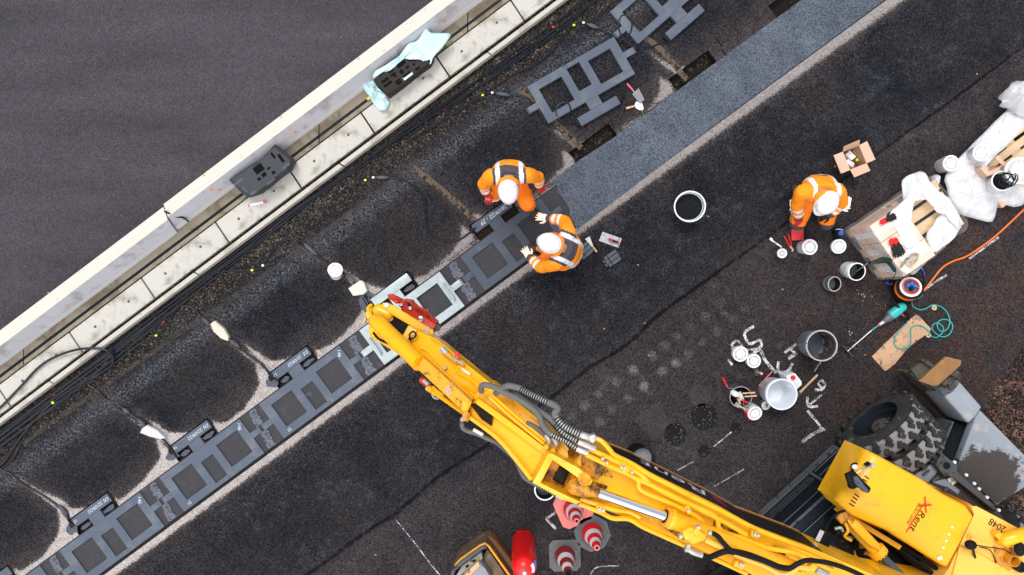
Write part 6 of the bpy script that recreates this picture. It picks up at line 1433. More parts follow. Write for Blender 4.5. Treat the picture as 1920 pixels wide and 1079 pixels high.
    for (a, z) in ((.6, .5), (2.5, .5), (1.2, .2), (1.9, .2), (3.9, .35), (5.5, .35)):
        d_ = HX * math.cos(a) * .117 * math.cos(z) + HF * math.sin(a) * .145 * math.cos(z) + HU * .112 * math.sin(z); g.ell(hc + d_ * 1.0, (.006, .006, .006), n=6, m=4)
    obj('vent_holes', g, m_greydark, root)
    g = G(); g.lathe(hc - HU * .028 , [(.085, -.012), (.09, 0), (.085, .012)], 20, HU); obj('head_band', g, m_black, root)
    # ---- gloves and boots
    for s in ('L', 'R'):
        mg, mc, cl, sc = gloves[s]; sc = max(sc, 1.1)
        g = G(); hand_shape(g, P_['wr' + s], P_['ha' + s] - P_['wr' + s], (0, 0, 1) if abs((P_['ha' + s] - P_['wr' + s]).normalized().z) < .8 else (0, 1, .2), cl, 1 if s == 'R' else -1, sc); gl = obj('glove', fuse(g, .0055, 3), mg, root, smooth=60)
        d = (P_['wr' + s] - P_['el' + s]).normalized(); g = G(); limb(g, [P_['wr' + s] - d * .055, P_['wr' + s] + d * .015], [.047, .037]); obj('glove_cuff', fuse(g, .008, 2), mc, root, smooth=60)
        A, B = P_['an' + s], P_['to' + s]; g = G(); d = B - A; dd = Vector((d.x, d.y, 0)).normalized(); hl = Vector((A.x, A.y, .05)) - dd * .05; tp = Vector((A.x, A.y, .05)) + dd * .17
        limb(g, [hl, hl.lerp(tp, .5), tp], [.052, .050, .048]); limb(g, [Vector((A.x, A.y, .06)), P_['an' + s] + (P_['kn' + s] - P_['an' + s]).normalized() * .10], [.055, .06])
        g = fuse(g, .010, 3)
        for v in g.bm.verts: v.co.z = max(v.co.z, .008)
        obj('boot', g, m_boot, root, smooth=60)
    return root
cr = (m_cream, m_cream, .45, 1.12)
person('worker in orange bending forward over the chalked coil unit, bare neck under white helmet',
       dict(pelvis=(954, 324, .50), chest=(955, 325, .84), neck=(953, 341, .99), head=(953, 359, 1.03), shL=(921, 331, .93), shR=(989, 329, .93), elL=(907, 345, .70), elR=(1008, 333, .71), wrL=(911, 362, .50), wrR=(1012, 349, .50), haL=(915, 371, .42), haR=(1016, 357, .43),
            hiL=(936, 336, .46), hiR=(972, 338, .46), knL=(926, 367, .14), knR=(989, 382, .50), anL=(932, 338, .10), anR=(993, 381, .12), toL=(934, 318, .05), toR=(1000, 398, .05)),
       (.05, -.62, .78), (0.05, -.78, -.62), {'L': (m_redglove, m_blkglove, .6, .9), 'R': (m_redglove, m_blkglove, .6, .9)}, seed=1, yoke=(.76, 1.01))
person('crouching worker in orange with cream gloves spread over the coil unit',
       dict(pelvis=(1068, 474, .42), chest=(1063, 470, .80), neck=(1049, 463, .98), head=(1031, 457, 1.02), shL=(1041, 494, .92), shR=(1065, 436, .92), elL=(1014, 501, .70), elR=(1058, 415, .72), wrL=(994, 484, .58), wrR=(1029, 410, .60), haL=(983, 467, .54), haR=(1004, 405, .56),
            hiL=(1056, 490, .38), hiR=(1066, 456, .38), knL=(1024, 489, .50), knR=(1034, 450, .50), anL=(1020, 487, .12), anR=(1018, 467, .12), toL=(1006, 483, .05), toR=(1003, 466, .05)),
       (-.45, .18, .86), (-.84, .35, -.5), {'L': cr, 'R': cr}, seed=2, yoke=(.70, 1.01))
person('kneeling worker in orange beside the cardboard box and the wrapped cartons',
       dict(pelvis=(1537, 352, .48), chest=(1537, 354, .82), neck=(1544, 367, .98), head=(1549, 381, 1.02), shL=(1505, 360, .92), shR=(1570, 359, .90), elL=(1494, 384, .66), elR=(1578, 382, .66), wrL=(1498, 409, .40), wrR=(1557, 402, .52), haL=(1501, 421, .30), haR=(1543, 407, .50),
            hiL=(1517, 362, .44), hiR=(1556, 364, .44), knL=(1495, 420, .16), knR=(1550, 418, .20), anL=(1498, 376, .10), anR=(1560, 378, .10), toL=(1492, 357, .05), toR=(1566, 356, .05)),
       (-.25, -.42, .86), (-.5, -.70, -.5), {'L': (m_redglove, m_blkglove, .5, .95), 'R': (m_blkglove, m_redglove, .5, 1.0)}, seed=3, yoke=(.44, .62))
pr = [o for o in bpy.data.objects if o.get('category') == 'person'][2]
for a, b, s in (((1484, 378, .46), (1486, 388, .40), 1), ((1575, 391, .46), (1589, 386, .44), -1), ((1588, 390, .44), (1590, 376, .44), 1)):
    g = G(); hand_shape(g, W(*a), W(*b) - W(*a), (0, .3, 1), .3, s, .95); obj('tucked_glove', fuse(g, .006, 3), m_whiteglove, pr, smooth=60)
# ------------------------------------------------------------------ the wheeled excavator
EX = thing('excavator', 'big yellow wheeled excavator reaching its boom over the trench', 'excavator', W(1640, 1000, 0))
def part(name, g, m, parent=EX, smooth=35): return obj(name, g, m, parent, smooth)
def PX(pts): return [W(*p) for p in pts]
def plate(name, pts, depth, m=None, bev=.006, parent=EX): g = G(); g.prism(PX(pts), depth=depth, bev=bev); return part(name, g, m or m_yel, parent)
def pipe(name, pts, r, m=None, k=6, n=8, parent=EX, alt=None):
    g = G(); p = crom(PX(pts), k)
    if alt:      # coiled hose guard: narrow rings along the path
        L = 0; q = [p[0]]; step = .011
        for a, b in zip(p, p[1:]):
            d = (b - a).length; u = 0
            while L + (d - u) >= step: u += step - L; q.append(a + (b - a) * (u / d)); L = 0
            L += d - u
        g.tube(q, [r * (1.0 if i % 2 else .84) for i in range(len(q))], n, alt=[0, 1]); return part(name, g, [m_hose_ring, m_hose_dark], parent, 60)
    g.tube(p, r, n); return part(name, g, m or m_yel, parent)
def pin(x, y, z, r=.024, h=.012, m=None, parent=EX, name='pin'):
    g = G(); g.lathe(W(x, y, z), [(r, -h), (r, h * .6), (r * .8, h), (r * .35, h), (r * .3, h * .8), (0, h * .8)], 18); return part(name, g, m or m_steel, parent)

# --- wheels
UD = (W(1357, 1043) - W(1642, 785)).normalized(); VD = Vector((.67, -.74, 0)).normalized()
def wheel(c, parent=EX):
    """twin tyres on one hub; c = centre of the outer tyre's face that looks up-left in the picture"""
    w = bpy.data.objects.new('wheel', None); COL.objects.link(w); w.parent = parent; w.location = c - wloc(parent); R_ = .54; ax = VD
    for k in range(2):
        o = c + ax * (k * .31)
        g = G(); g.lathe(o, [(.30, .03), (.31, .0), (.36, -.004), (.44, .008), (.485, .03), (.505, .06), (.508, .14), (.505, .22), (.485, .25), (.44, .272), (.36, .284), (.31, .28), (.30, .25)], 56, ax, close=True)
        for f in g.bm.faces:
            c0 = f.calc_center_median() - o; rr = (c0 - ax * c0.dot(ax)).length; f.material_index = 1 if rr > .49 else 0
        ty = obj('tyre', g, [m_rubber, m_treadgap], w, 30)
        g = G(); u = Vector((0, 0, 1)); v = ax.cross(u); nl = 19
        for i in range(nl):
            for s in (0, 1):
                a = 2 * math.pi * (i + .5 * s) / nl; rad = u * math.cos(a) + v * math.sin(a); tan = -u * math.sin(a) + v * math.cos(a)
                rd = .022 if k == 0 else .026
                for part_ in range(2):          # a chevron: shoulder block and slanted centre block
                    if part_ == 0: cc, sz, sk = .048 if s == 0 else .232, (.056, .088, .042), 0.0
                    else: cc, sz, sk = .105 if s == 0 else .175, (.050, .085, .036), (.6 if s == 0 else -.6)
                    tn = (tan * math.cos(sk) + ax * math.sin(sk)); an = (ax * math.cos(sk) - tan * math.sin(sk))
                    m3 = Matrix((tn, an, rad)).transposed(); g.box(o + ax * cc + rad * (.508 + rd * .35) + tan * (.03 * part_ * 1), sz, rot=m3, bev=.005, seg=1)
        obj('tread', g, m_rubber, w, 30)
    g = G(); g.lathe(c, [(.315, .004), (.305, -.004), (.298, .01), (.29, .07), (.255, .09), (.245, .14), (.20, .155), (0, .155)], 40, ax)
    obj('rim', g, m_blackmat, w, 30)
    g = G(); g.lathe(c, [(.125, .16), (.12, .10), (.10, .075), (0, .07)], 24, ax); obj('hub', g, m_dirtsteel, w, 30)
    g = G()
    for i in range(10):
        a = i * .628; u = Vector((0, 0, 1)); v = ax.cross(u); g.lathe(c + ax * .15 + (u * math.cos(a) + v * math.sin(a)) * .165, [(.014, .02), (.014, -.02), (0, -.02)], 8, ax)
    obj('wheel_nuts', g, m_dirtsteel, w, 30)
    return w
wheel(W(1640, 786, .54)); wheel(W(1348, 1102, .54))
wheel(W(1640, 786, .54) + VD * 1.95); wheel(W(1348, 1102, .54) + VD * 1.95)

# --- chassis
A3, B3 = W(1425, 963, .3), W(1563, 838, .3); AB = (B3 - A3).normalized(); LN = (B3 - A3).length; IN = Vector((-AB.y, AB.x, 0)); IN = IN if IN.dot(VD) > 0 else -IN
def sb(f, d, z): return Vector((A3.x, A3.y, 0)) + AB * LN * f + IN * d + Vector((0, 0, z))
g = G()
g.prism([sb(-.35, .34, 1.12), sb(1.06, .34, 1.12), sb(1.06, 1.55, 1.12), sb(-.35, 1.55, 1.12)], zb=.45, bev=.02); part('chassis_deck', g, m_blackmat)
g = G(); g.prism([sb(-.02, .05, 1.0), sb(1.02, .05, 1.0), sb(1.02, .34, 1.0), sb(-.02, .34, 1.0)], zb=.3, bev=.01); part('tool_locker', g, m_blackmat)
g = G()
for f in (0, .64, 1.0): g.bar(sb(f, 0, .28), sb(f, .03, 1.0), .035, .03); g.bar(sb(f, .03, 1.0), sb(f, .34, 1.13), .035, .03)
for z, d in ((.28, 0), (.36, .0), (.98, .03)): g.bar(sb(0, d, z), sb(1, d, z), .03, .02)
part('step_frame', g, m_greydark)
g = G()
for i in range(7): z = .44 + i * .095; g.bar(sb(.66, .02 + .03 * i, z), sb(.99, .02 + .03 * i, z), .05, .012)
for i in range(3): z = .80 + i * .10; g.bar(sb(.02, .03 + .07 * i, z), sb(.63, .03 + .07 * i, z), .04, .012)
part('step_tread', g, m_blackmat)
g = G()
for i in range(26): f = .04 + i * .0225; g.bar(sb(f, .012, .42), sb(f, .02, .56), .012, .012)
part('vent_slats', g, m_greydark)
g = G()
for i in range(6):
    for f0 in (.68, .02):
        if f0 < .1 and i > 2: continue
        z = (.45 + i * .095) if f0 > .1 else (.81 + i * .1); d = (.0 + .03 * i) if f0 > .1 else (.03 + .07 * i); n = 22 if f0 > .1 else 40; w_ = .31 if f0 > .1 else .60
        for j in range(n): g.box(sb(f0 + w_ * j / n, d - .004, z + .004), (.012, .006, .006), math.atan2(AB.y, AB.x))
part('anti_slip_teeth', g, m_greysteel)
g = G(); g.box(sb(.03, .0, .33), (.05, .012, .02), math.atan2(AB.y, AB.x)); part('reflector', g, m_redplastic)
# grey front end: deck plates, hinge arms, outrigger box and pad
plate('front_deck', [(1692, 905, .98), (1718, 886, .98), (1766, 856, .98), (1800, 872, .98), (1862, 948, .98), (1905, 1000, .98), (1880, 1030, .98)], .35, m_muddy)
plate('deck_plate', [(1710, 896, .995), (1722, 887, .995), (1764, 860, .995), (1770, 872, .995), (1740, 905, .995), (1722, 903, .995)], .012, m_greysteel, .003)
plate('deck_plate', [(1748, 905, .99), (1772, 898, .99), (1800, 920, .99), (1796, 928, .99), (1780, 915, .99)], .012, m_greysteel, .003)
for pts in ([(1731, 891), (1743, 881), (1745, 884), (1733, 894)], [(1748, 902), (1760, 893), (1762, 896), (1750, 905)], [(1770, 920), (1779, 914), (1780, 917), (1772, 923)]): plate('grab_handle', [(x, y, 1.03) for x, y in pts], .03, m_greydark, .004)
plate('hinge_arm', [(1752, 870, 1.10), (1766, 857, 1.10), (1762, 850, 1.10), (1766, 848, 1.10), (1780, 864, 1.10), (1792, 866, 1.10), (1797, 876, 1.10), (1792, 886, 1.10), (1875, 955, 1.10), (1868, 962, 1.10), (1786, 892, 1.10), (1772, 894, 1.10)], .22, m_greydark, .012)
g = G(); g.lathe(W(1775, 873.5, 1.102), [(.042, .0), (.042, .004), (.030, .006), (0, .002)], 24); part('hinge_eye', g, m_black)
for x, y in ((1790, 867), (1812, 891), (1827, 907), (1836, 917), (1851, 933), (1873, 957)): pin(x, y, 1.11, .018, .012, m_brush, name='bolt')
for x, y, w_ in ((1785, 898, .10), (1788, 904, .06)): g = G(); g.box(W(x, y, 1.0), (w_, .05, .004), .5); part('torn_sticker', g, m_brush)
plate('outrigger_plate', [(1829, 782, .82), (1838, 770, .84), (1935, 868, .84), (1935, 905, .82), (1868, 948, .82), (1795, 873, .82)], .10, m_mudplate, .01)
g = G(); a, b = W(1786, 735, .80), W(1900, 860, .80); d = b - a
pts0 = PX([(1771, 744, .78), (1800, 716, .80), (1842, 764, .84), (1829, 783, .84), (1816, 795, .82)]); g.prism(pts0, depth=.42, bev=.03, seg=3); part('outrigger_box', g, m_mudplate)
plate('outrigger_side', [(1705, 700, .40), (1712, 696, .42), (1771, 744, .60), (1816, 795, .60), (1806, 800, .45), (1757, 752, .42)], .3, m_dirtsteel, .01)
plate('side_web', [(1787, 793, .52), (1816, 796, .66), (1829, 786, .72), (1793, 866, .74), (1763, 848, .62)], .04, m_blackmat, .004)
plate('web_edge', [(1786, 790, .70), (1789, 792, .70), (1766, 849, .72), (1762, 848, .72)], .3, m_greydark, .003)
plate('outrigger_pad', [(1723, 715, .98), (1774, 669, .98), (1803, 676, .98), (1801, 686, .98), (1759, 723, .98), (1750, 724, .98)], .035, m_rust, .006)
g = G(); g.prism(PX([(1709, 694, .45), (1731, 676, .52), (1756, 686, .55), (1738, 704, .52), (1722, 712, .48)]), depth=.05, bev=.006); part('pad_bracket', g, m_dirtsteel)
g = G(); g.prism(PX([(1727, 676, .56), (1732, 672, .56), (1764, 692, .6), (1758, 698, .6)]), depth=.06, bev=.006); part('pad_bracket', g, m_dirtsteel)
for p_, q_, w_ in (((1768, 715, .9), (1772, 728, .62), .07), ((1787, 700, .9), (1794, 708, .62), .07), ((1778, 712, .88), (1785, 735, .66), .10)):
    g = G(); g.bar(W(*p_), W(*q_), w_, .09, bev=.01); part('pad_hinge', g, m_dirtsteel)
g = G(); g.lathe(W(1783, 706, .80), [(.05, -.09), (.05, .09), (0, .09)], 18, Vector((.7, .7, .1))); part('hinge_pin', g, m_greydark)
plate('box_opening', [(1758, 728, .79), (1770, 742, .80), (1786, 735, .81), (1797, 722, .81), (1799, 714, .81), (1788, 712, .80)], .02, m_greydark, .002)

# --- upper structure: hood, rear deck
HS = [((1620, 842), (1566, 940), 1.90), ((1627, 845), (1572, 944), 1.95), ((1642, 852), (1583, 957), 2.0), ((1654, 858), (1597, 969), 2.02), ((1731, 900), (1667, 998), 2.02), ((1742, 907), (1680, 1008), 2.0), ((1762, 921), (1722, 1034), 1.925), ((1774, 929), (1734, 1042), 1.91), ((1812, 948), (1763, 1060), 1.905), ((1825, 966), (1773, 1065), 1.89)]
g = G(); prev = None
for i, (l, r, z) in enumerate(HS):
    L_, R_ = W(*l, z), W(*r, z); dz = Vector((0, 0, 1)); e = .022
    ring = [Vector((R_.x, R_.y, z - .42)), R_ - dz * .05, R_.lerp(L_, .012) - dz * .018, R_.lerp(L_, .05), R_.lerp(L_, .5) + dz * .008, R_.lerp(L_, .95), R_.lerp(L_, .988) - dz * .018, L_ - dz * .05, Vector((L_.x, L_.y, z - .42))]
    row = [g.bm.verts.new(p) for p in ring]
    if prev:
        for j in range(8): g.face([prev[j], prev[j + 1], row[j + 1], row[j]])
        g.face([prev[8], prev[0], row[0], row[8]])
    if i in (0, len(HS) - 1): g.face(row)
    prev = row
hood = part('tank_hood', g, m_yel, smooth=50)
hp = lambda i, f, up=.0: W(*HS[i][1], HS[i][2]).lerp(W(*HS[i][0], HS[i][2]), f) + Vector((0, 0, up))
# lettering on the sloping band of the hood
o_, xd = hp(5, .80), (hp(5, .2) - hp(5, .8)).normalized(); yd = (hp(6, .5) - hp(5, .5)).normalized(); nrm = xd.cross(-yd).normalized()
tl = lambda a, b: hp(5, .76) + xd * a + yd * b + Vector((0, 0, .012))
def hood_text(s, size, a, b, m, name, shear=0.0, sx=1.0):
    g = G(); text_mesh(g, s, size, tl(a, b), xd, -yd * -1 if False else yd * 1.0, shear, 0.0, sx); return g
yup = yd if xd.cross(yd).z > 0 else -yd
g = G(); text_mesh(g, 'X', .20, tl(-.03, .035), xd, yup, .22, sx=.95); part('logo_initial', g, m_redprint, hood, 0)
g = G(); text_mesh(g, 'Rent', .125, tl(.115, .088), xd, yup, .22, sx=.98); part('logo_lettering', g, m_blackprint, hood, 0)
g = G(); g.poly([tl(.06, .066), tl(.40, .066), tl(.405, .080), tl(.06, .080)]); part('logo_underline', g, m_redprint, hood, 0)
g = G(); text_mesh(g, '(02451) 65744', .042, tl(.07, .010), xd, yup, 0, sx=1.0); part('phone_number', g, m_blackprint, hood, 0)
g = G(); text_mesh(g, 'MIETE BAUMASCHINEN', .016, tl(.12, .047), xd, yup, 0, sx=1.15); part('small_print', g, m_blackprint, hood, 0)
for i, f in enumerate((.60, .48, .37, .26)): q = hp(8, f, .012); g = G(); g.lathe(q - (hp(8, .5) - hp(7, .5)) * .25, [(.013, -.004), (.012, .003), (0, .004)], 12); part('white_cap', g, m_brush, hood)
q = hp(8, .09, .01); g = G(); g.box(q - (hp(8, .5) - hp(7, .5)) * .2, (.05, .035, .004), .3); part('torn_sticker', g, m_brush, hood)
for f0 in (.62, .30):
    for k in range(4): q = hp(2, f0 - k * .055, .012); g = G(); dr = (hp(3, .5) - hp(2, .5)).normalized(); g.box(q + dr * .03, (.06, .011, .004), math.atan2(dr.y, dr.x)); part('vent_slot', g, m_black, hood)
g = G(); g.ell(W(1603, 876, 1.93), (.035, .028, .02), n=16, m=8); lp = part('marker_lamp', g, m_milk); g = G(); g.lathe(W(1603, 876, 1.90), [(.05, 0), (.05, .02), (.035, .03)], 20); obj('lamp_bezel', g, m_black, lp)
g = G(); g.bar(W(1630, 868, 2.03), W(1622, 873, 2.03), .03, .05, bev=.006); part('hood_latch', g, m_black, hood)
mr = plate('mirror', [(1586, 891, 2.20), (1602, 883, 2.22), (1634, 916, 2.24), (1630, 926, 2.24), (1612, 914, 2.22), (1604, 914, 2.2), (1594, 914, 2.2)], .05, m_black, .012)
g = G(); g.tube(crom(PX([(1605, 888, 2.2), (1618, 880, 2.2), (1631, 875, 2.12), (1634, 872, 2.06)]), 5), .010, 8); g.lathe(W(1634, 872, 2.02), [(.022, 0), (.022, .03), (0, .035)], 14); obj('mirror_arm', g, m_zinc, mr)
plate('mirror', [(1600, 896, 2.28), (1608, 893, 2.28), (1629, 920, 2.30), (1629, 926, 2.30), (1620, 924, 2.28), (1604, 908, 2.28)], .04, m_greydark, .012)
g = G(); g.ell(W(1598, 910, 2.16), (.05, .04, .04), n=14, m=8); part('mirror_joint', g, m_black)
plate('rear_deck', [(1818, 944, 1.86), (1828, 952, 1.86), (1925, 999, 1.86), (2050, 1060, 1.86), (1990, 1240, 1.86), (1740, 1130, 1.86), (1778, 1068, 1.86), (1829, 968, 1.86)], .8, m_yel_pale, .02)
plate('deck_cover', [(1800, 1024, 1.885), (1838, 1040, 1.885), (1880, 1064, 1.885), (1860, 1110, 1.885), (1786, 1080, 1.885)], .03, m_yel_pale, .008)
o_ = W(1888, 990, 1.8645); g = G(); text_mesh(g, '2048', .105, o_, (-.82, .50, 0), (-.50, -.82, 0), .0, sx=.95); part('fleet_number', g, m_blackprint, smooth=0)
g = G(); limb(g, PX([(1884, 1012, 1.93), (1905, 1006, 1.95), (1945, 996, 1.93)]), [.07, .075, .07], 14); part('rounded_cover', g, m_yel)
plate('bracket', [(1866, 1004, 1.95), (1872, 998, 1.95), (1886, 1004, 1.95), (1878, 1016, 1.95)], .08, m_yel, .006); plate('bracket', [(1870, 1018, 1.93), (1886, 1012, 1.93), (1904, 1022, 1.93), (1890, 1028, 1.93)], .06, m_yel, .006)
g = G(); g.lathe(W(1890, 1046, 1.86), [(.12, 0), (.11, .006), (.062, .012), (.060, .10), (.052, .10), (.050, .02)], 24); part('exhaust_pipe', g, m_yel_dirty)
plate('soot_stain', [(1862, 1022, 1.8635), (1880, 1032, 1.8635), (1902, 1040, 1.8635), (1915, 1060, 1.8635), (1890, 1072, 1.8635), (1866, 1052, 1.8635)], .002, m_yel_dirty, 0)
g = G(); g.lathe(W(1907, 1060, 1.87), [(.060, 0), (.058, .06), (.05, .075), (.02, .078), (.018, .07), (0, .07)], 24); part('filler_cap', g, m_black)
g = G(); g.ell(W(1820, 1022, 2.02), (.060, .050, .05), n=18, m=10); g.bar(W(1824, 1030, 1.98), W(1828, 1046, 1.88), .02, .02); part('work_lamp', g, m_black)
g = G(); g.ell(W(1912, 1030, 2.0), (.055, .075, .05), n=18, m=10); part('work_lamp', g, m_black)
pipe('lamp_wire', [(1830, 1022, 2.0), (1850, 1026, 1.95), (1880, 1030, 1.92), (1895, 1038, 1.92)], .006, m_hose_dark); pipe('lamp_wire', [(1836, 1026, 1.98), (1856, 1032, 1.92), (1866, 1050, 1.88), (1868, 1066, 1.88)], .006, m_hose_dark)
g = G(); g.tube([W(1818, 1008, 1.87) + Vector((.022 * math.cos(a), .028 * math.sin(a), .004)) for a in [i * .45 for i in range(15)]], .008, 8); part('lifting_ring', g, m_yel)
plate('body_side', [(1582, 958, 1.6), (1632, 862, 1.6), (1822, 960, 1.6), (1775, 1060, 1.6)], .5, m_yel_dirty, .01)
plate('swing_base', [(1572, 1010, 1.45), (1640, 930, 1.45), (1830, 1000, 1.45), (1800, 1120, 1.45), (1640, 1110, 1.45)], .3, m_grease, .01)
for pts in ([(1665, 1000, 1.7), (1700, 1030, 1.72), (1740, 1055, 1.72), (1775, 1080, 1.7)], [(1652, 1000, 1.66), (1690, 1032, 1.7), (1730, 1062, 1.7), (1768, 1090, 1.66)], [(1672, 1020, 1.62), (1700, 1045, 1.66), (1735, 1075, 1.66)]): pipe('hydraulic_hose', pts, .024, m_black)
plate('frame_rail', [(1572, 962, 1.74), (1578, 955, 1.74), (1692, 1024, 1.74), (1686, 1032, 1.74)], .12, m_yel, .008)
# lift cylinder and its clutter
cy = bpy.data.objects.new('lift_cylinder', None); COL.objects.link(cy); cy.parent = EX; cy.location = W(1600, 990, 2.05) - wloc(EX)
g = G(); a, b = W(1594, 980, 2.05), W(1650, 1040, 2.12); d = b - a; g.tube([a, a + d * .06, a + d * .1, a + d * .82, a + d * .84, b], [.06, .064, .07, .07, .095, .095], 24); obj('barrel', g, m_yel, cy)
g = G(); ax_ = d.normalized(); u = Vector((0, 0, 1)); u = (u - ax_ * u.dot(ax_)).normalized(); v = ax_.cross(u)
for i in range(12): q = b + (u * math.cos(i * .5236) + v * math.sin(i * .5236)) * .076; g.lathe(q, [(.013, -.01), (.013, .014), (0, .014)], 8, ax_)
obj('flange_bolts', g, m_yel_worn, cy)
g = G(); g.tube([b - d * .02, W(1692, 1082, 2.16)], .042, 16); obj('rod', g, m_greydark, cy)
g = G(); limb(g, PX([(1578, 968, 2.04), (1588, 978, 2.05)]), [.06, .065], 14); g.bar(W(1572, 962, 2.06), W(1584, 975, 2.08), .12, .10, bev=.01); obj('clevis', g, m_yel_dirty, cy)
for pts, r in (([(1585, 982, 2.12), (1590, 996, 2.16), (1584, 1006, 2.14), (1596, 1014, 2.12)], .014), ([(1590, 975, 2.14), (1600, 990, 2.16), (1630, 1020, 2.2), (1648, 1030, 2.2)], .012)): pipe('steel_pipe', pts, r)
pipe('hydraulic_hose', [(1584, 958, 2.1), (1572, 962, 2.15), (1560, 972, 2.14), (1552, 985, 2.1), (1546, 1000, 2.1)], .014, m_black); pipe('hydraulic_hose', [(1553, 1012, 2.1), (1566, 1006, 2.14), (1572, 1000, 2.16), (1574, 994, 2.14)], .014, m_black)
pipe('fitting', [(1566, 992, 2.15), (1576, 990, 2.17), (1580, 996, 2.15)], .016, m_zinc)
wl_ = bpy.data.objects.new('work_lamp', None); COL.objects.link(wl_); wl_.parent = EX; wl_.location = W(1540, 1006, 2.5) - wloc(EX)
ra = ang(9, -19); g = G(); g.box(W(1540, 1006, 2.5), (.12, .06, .10), ra, bev=.008); obj('lamp_housing', g, m_black, wl_)
g = G()
for i in range(5): g.box(W(1540, 1006, 2.5) + Vector((math.cos(ra - 1.57), math.sin(ra - 1.57), 0)) * (.035 + .011 * i), (.12, .005, .10), ra)
obj('cooling_fins', g, m_blackmat, wl_)
g = G(); g.box(W(1537, 1005, 2.552), (.11, .045, .006), ra); obj('led_face', g, mat('led_lens', (.55, .56, .58), .25, var=.5, vs=60, bump=.3), wl_)
# lower clutter seen between boom and hood
for i in range(34):
    x = random.uniform(1575, 1680); y = 990 + (x - 1575) * .8 + random.uniform(-18, 24)
    if y > 1095: continue
    z = random.uniform(1.5, 1.75); g = G(); r = random.uniform(.02, .05)
    if i % 2: g.box(W(x, y, z), (r * 2.4, r * 1.6, r * 2), random.random() * 3, bev=.005)
    else: g.tube(crom([W(x, y, z), W(x + random.uniform(-14, 14), y + random.uniform(-10, 10), z + .06), W(x + random.uniform(-24, 24), y + random.uniform(-16, 18), z)], 5), r * .45, 8)
    part('valve_block' if i % 2 else 'hydraulic_hose', g, random.choice([m_grease, m_black, m_yel_dirty, m_grease, m_zinc] if i % 2 else [m_black, m_black, m_yel_worn]))

# --- main boom
def bz(x): return 3.32 - (x - 1075) * .0007
up = [(1090, 842), (1118, 846), (1160, 861), (1200, 877), (1352, 952), (1413, 987), (1512, 1024), (1600, 1062), (1680, 1096)]
lo = [(1062, 922), (1086, 940), (1182, 974), (1283, 1022), (1383, 1066), (1460, 1100), (1560, 1145), (1640, 1180)]
g = G(); g.prism(PX([(x, y, bz(x)) for x, y in up + lo[::-1]]), depth=.56, bev=.012); boom = part('main_boom', g, m_yel)
e0, e1 = W(1150, 857, bz(1150)), W(1512, 1024, bz(1512))
def sidept(f, dz, out=.004):
    # follow the upper edge of the boom, dz below the top plate
    x = 1150 + (1545 - 1150) * f; y = np.interp(x, [p[0] for p in up], [p[1] for p in up]); p = W(x, y, bz(x)); dd = (e1 - e0).normalized(); n = Vector((-dd.y, dd.x, 0)).normalized(); n = n if n.y > 0 else -n
    return p + n * out - Vector((0, 0, dz))
g = G()
for i in range(24): g.poly([sidept(i / 24, .03), sidept((i + 1) / 24, .03), sidept((i + 1) / 24, .50), sidept(i / 24, .50)])
bmesh.ops.remove_doubles(g.bm, verts=g.bm.verts, dist=.001); part('side_panel', g, m_black, boom, 0)
g = G()
for i in range(14):
    f0, f1 = .20 + i * .026, .20 + (i + 1) * .026; g.poly([sidept(f0, .43, .008), sidept(f1, .43, .008), sidept(f1, .47, .008), sidept(f0, .47, .008)])
part('red_stripe', g, m_darkred, boom, 0)
g = G(); g.poly([sidept(.515, .14, .008), sidept(.575, .14, .008), sidept(.575, .47, .008), sidept(.515, .47, .008)]); part('red_square', g, m_darkred, boom, 0)
g = G(); g.poly([sidept(.575, .27, .008), sidept(.575, .24, .008), sidept(.66, .08, .008), sidept(.66, .11, .008)]); part('red_stripe', g, m_darkred, boom, 0)
g = G(); xd_ = (sidept(.2, .2) - sidept(.5, .2)).normalized(); text_mesh(g, 'Rent', .33, sidept(.505, .40, .009), xd_, (0, 0, 1), .25, sx=1.15); part('boom_lettering', g, m_conew, boom, 0)
g = G()
for i in range(24):
    a, b = sidept(i / 24, .515, .012), sidept((i + 1) / 24, .515, .012); g.poly([a, b, b - Vector((0, 0, .045)), a - Vector((0, 0, .045))])
part('lower_flange', g, m_yel_pale, boom, 0)
plate('boom_front_hub', [(1076, 866, 3.30), (1087, 846, 3.30), (1104, 852, 3.33), (1140, 868, 3.33), (1120, 900, 3.33), (1096, 892, 3.33)], .34, m_yel_dirty, .012, boom)
# intermediate cylinder lying on the boom
ic = bpy.data.objects.new('boom_cylinder', None); COL.objects.link(ic); ic.parent = EX; ic.location = W(1250, 965, 3.4) - wloc(EX)
za = 3.43
a, b = W(1112, 921, za), W(1248, 969, za - .03); g = G(); g.tube([a, b], .043, 24); obj('rod', g, m_chrome, ic)
c_ = W(1500, 1072, 3.24); d = c_ - b; g = G(); g.tube([b + d * .02, b + d * .03, b + d * .05, b + d * .06, b + d * .5, c_], [.082, .088, .088, .078, .078, .074], 28); obj('barrel', g, m_yel, ic)
g = G(); ax_ = d.normalized(); u = Vector((0, 0, 1)); u = (u - ax_ * u.dot(ax_)).normalized(); v = ax_.cross(u)
for i in range(14): q = b + d * .012 + (u * math.cos(i * .449) + v * math.sin(i * .449)) * .072; g.lathe(q, [(.013, -.01), (.013, .012), (0, .012)], 8, -ax_)
g.lathe(b, [(.055, -.006), (.086, -.004), (.086, .02), (.05, .02)], 28, ax_); obj('gland_flange', g, m_yel_worn, ic)
g = G(); g.lathe(b, [(.044, -.012), (.058, -.008), (.058, .01)], 24, ax_); obj('wiper_ring', g, m_grease, ic)
g = G(); limb(g, PX([(1078, 912, za - .02), (1096, 917, za), (1116, 922, za)]), [.072, .070, .052], 18); obj('rod_eye', g, m_yel_dirty, ic)
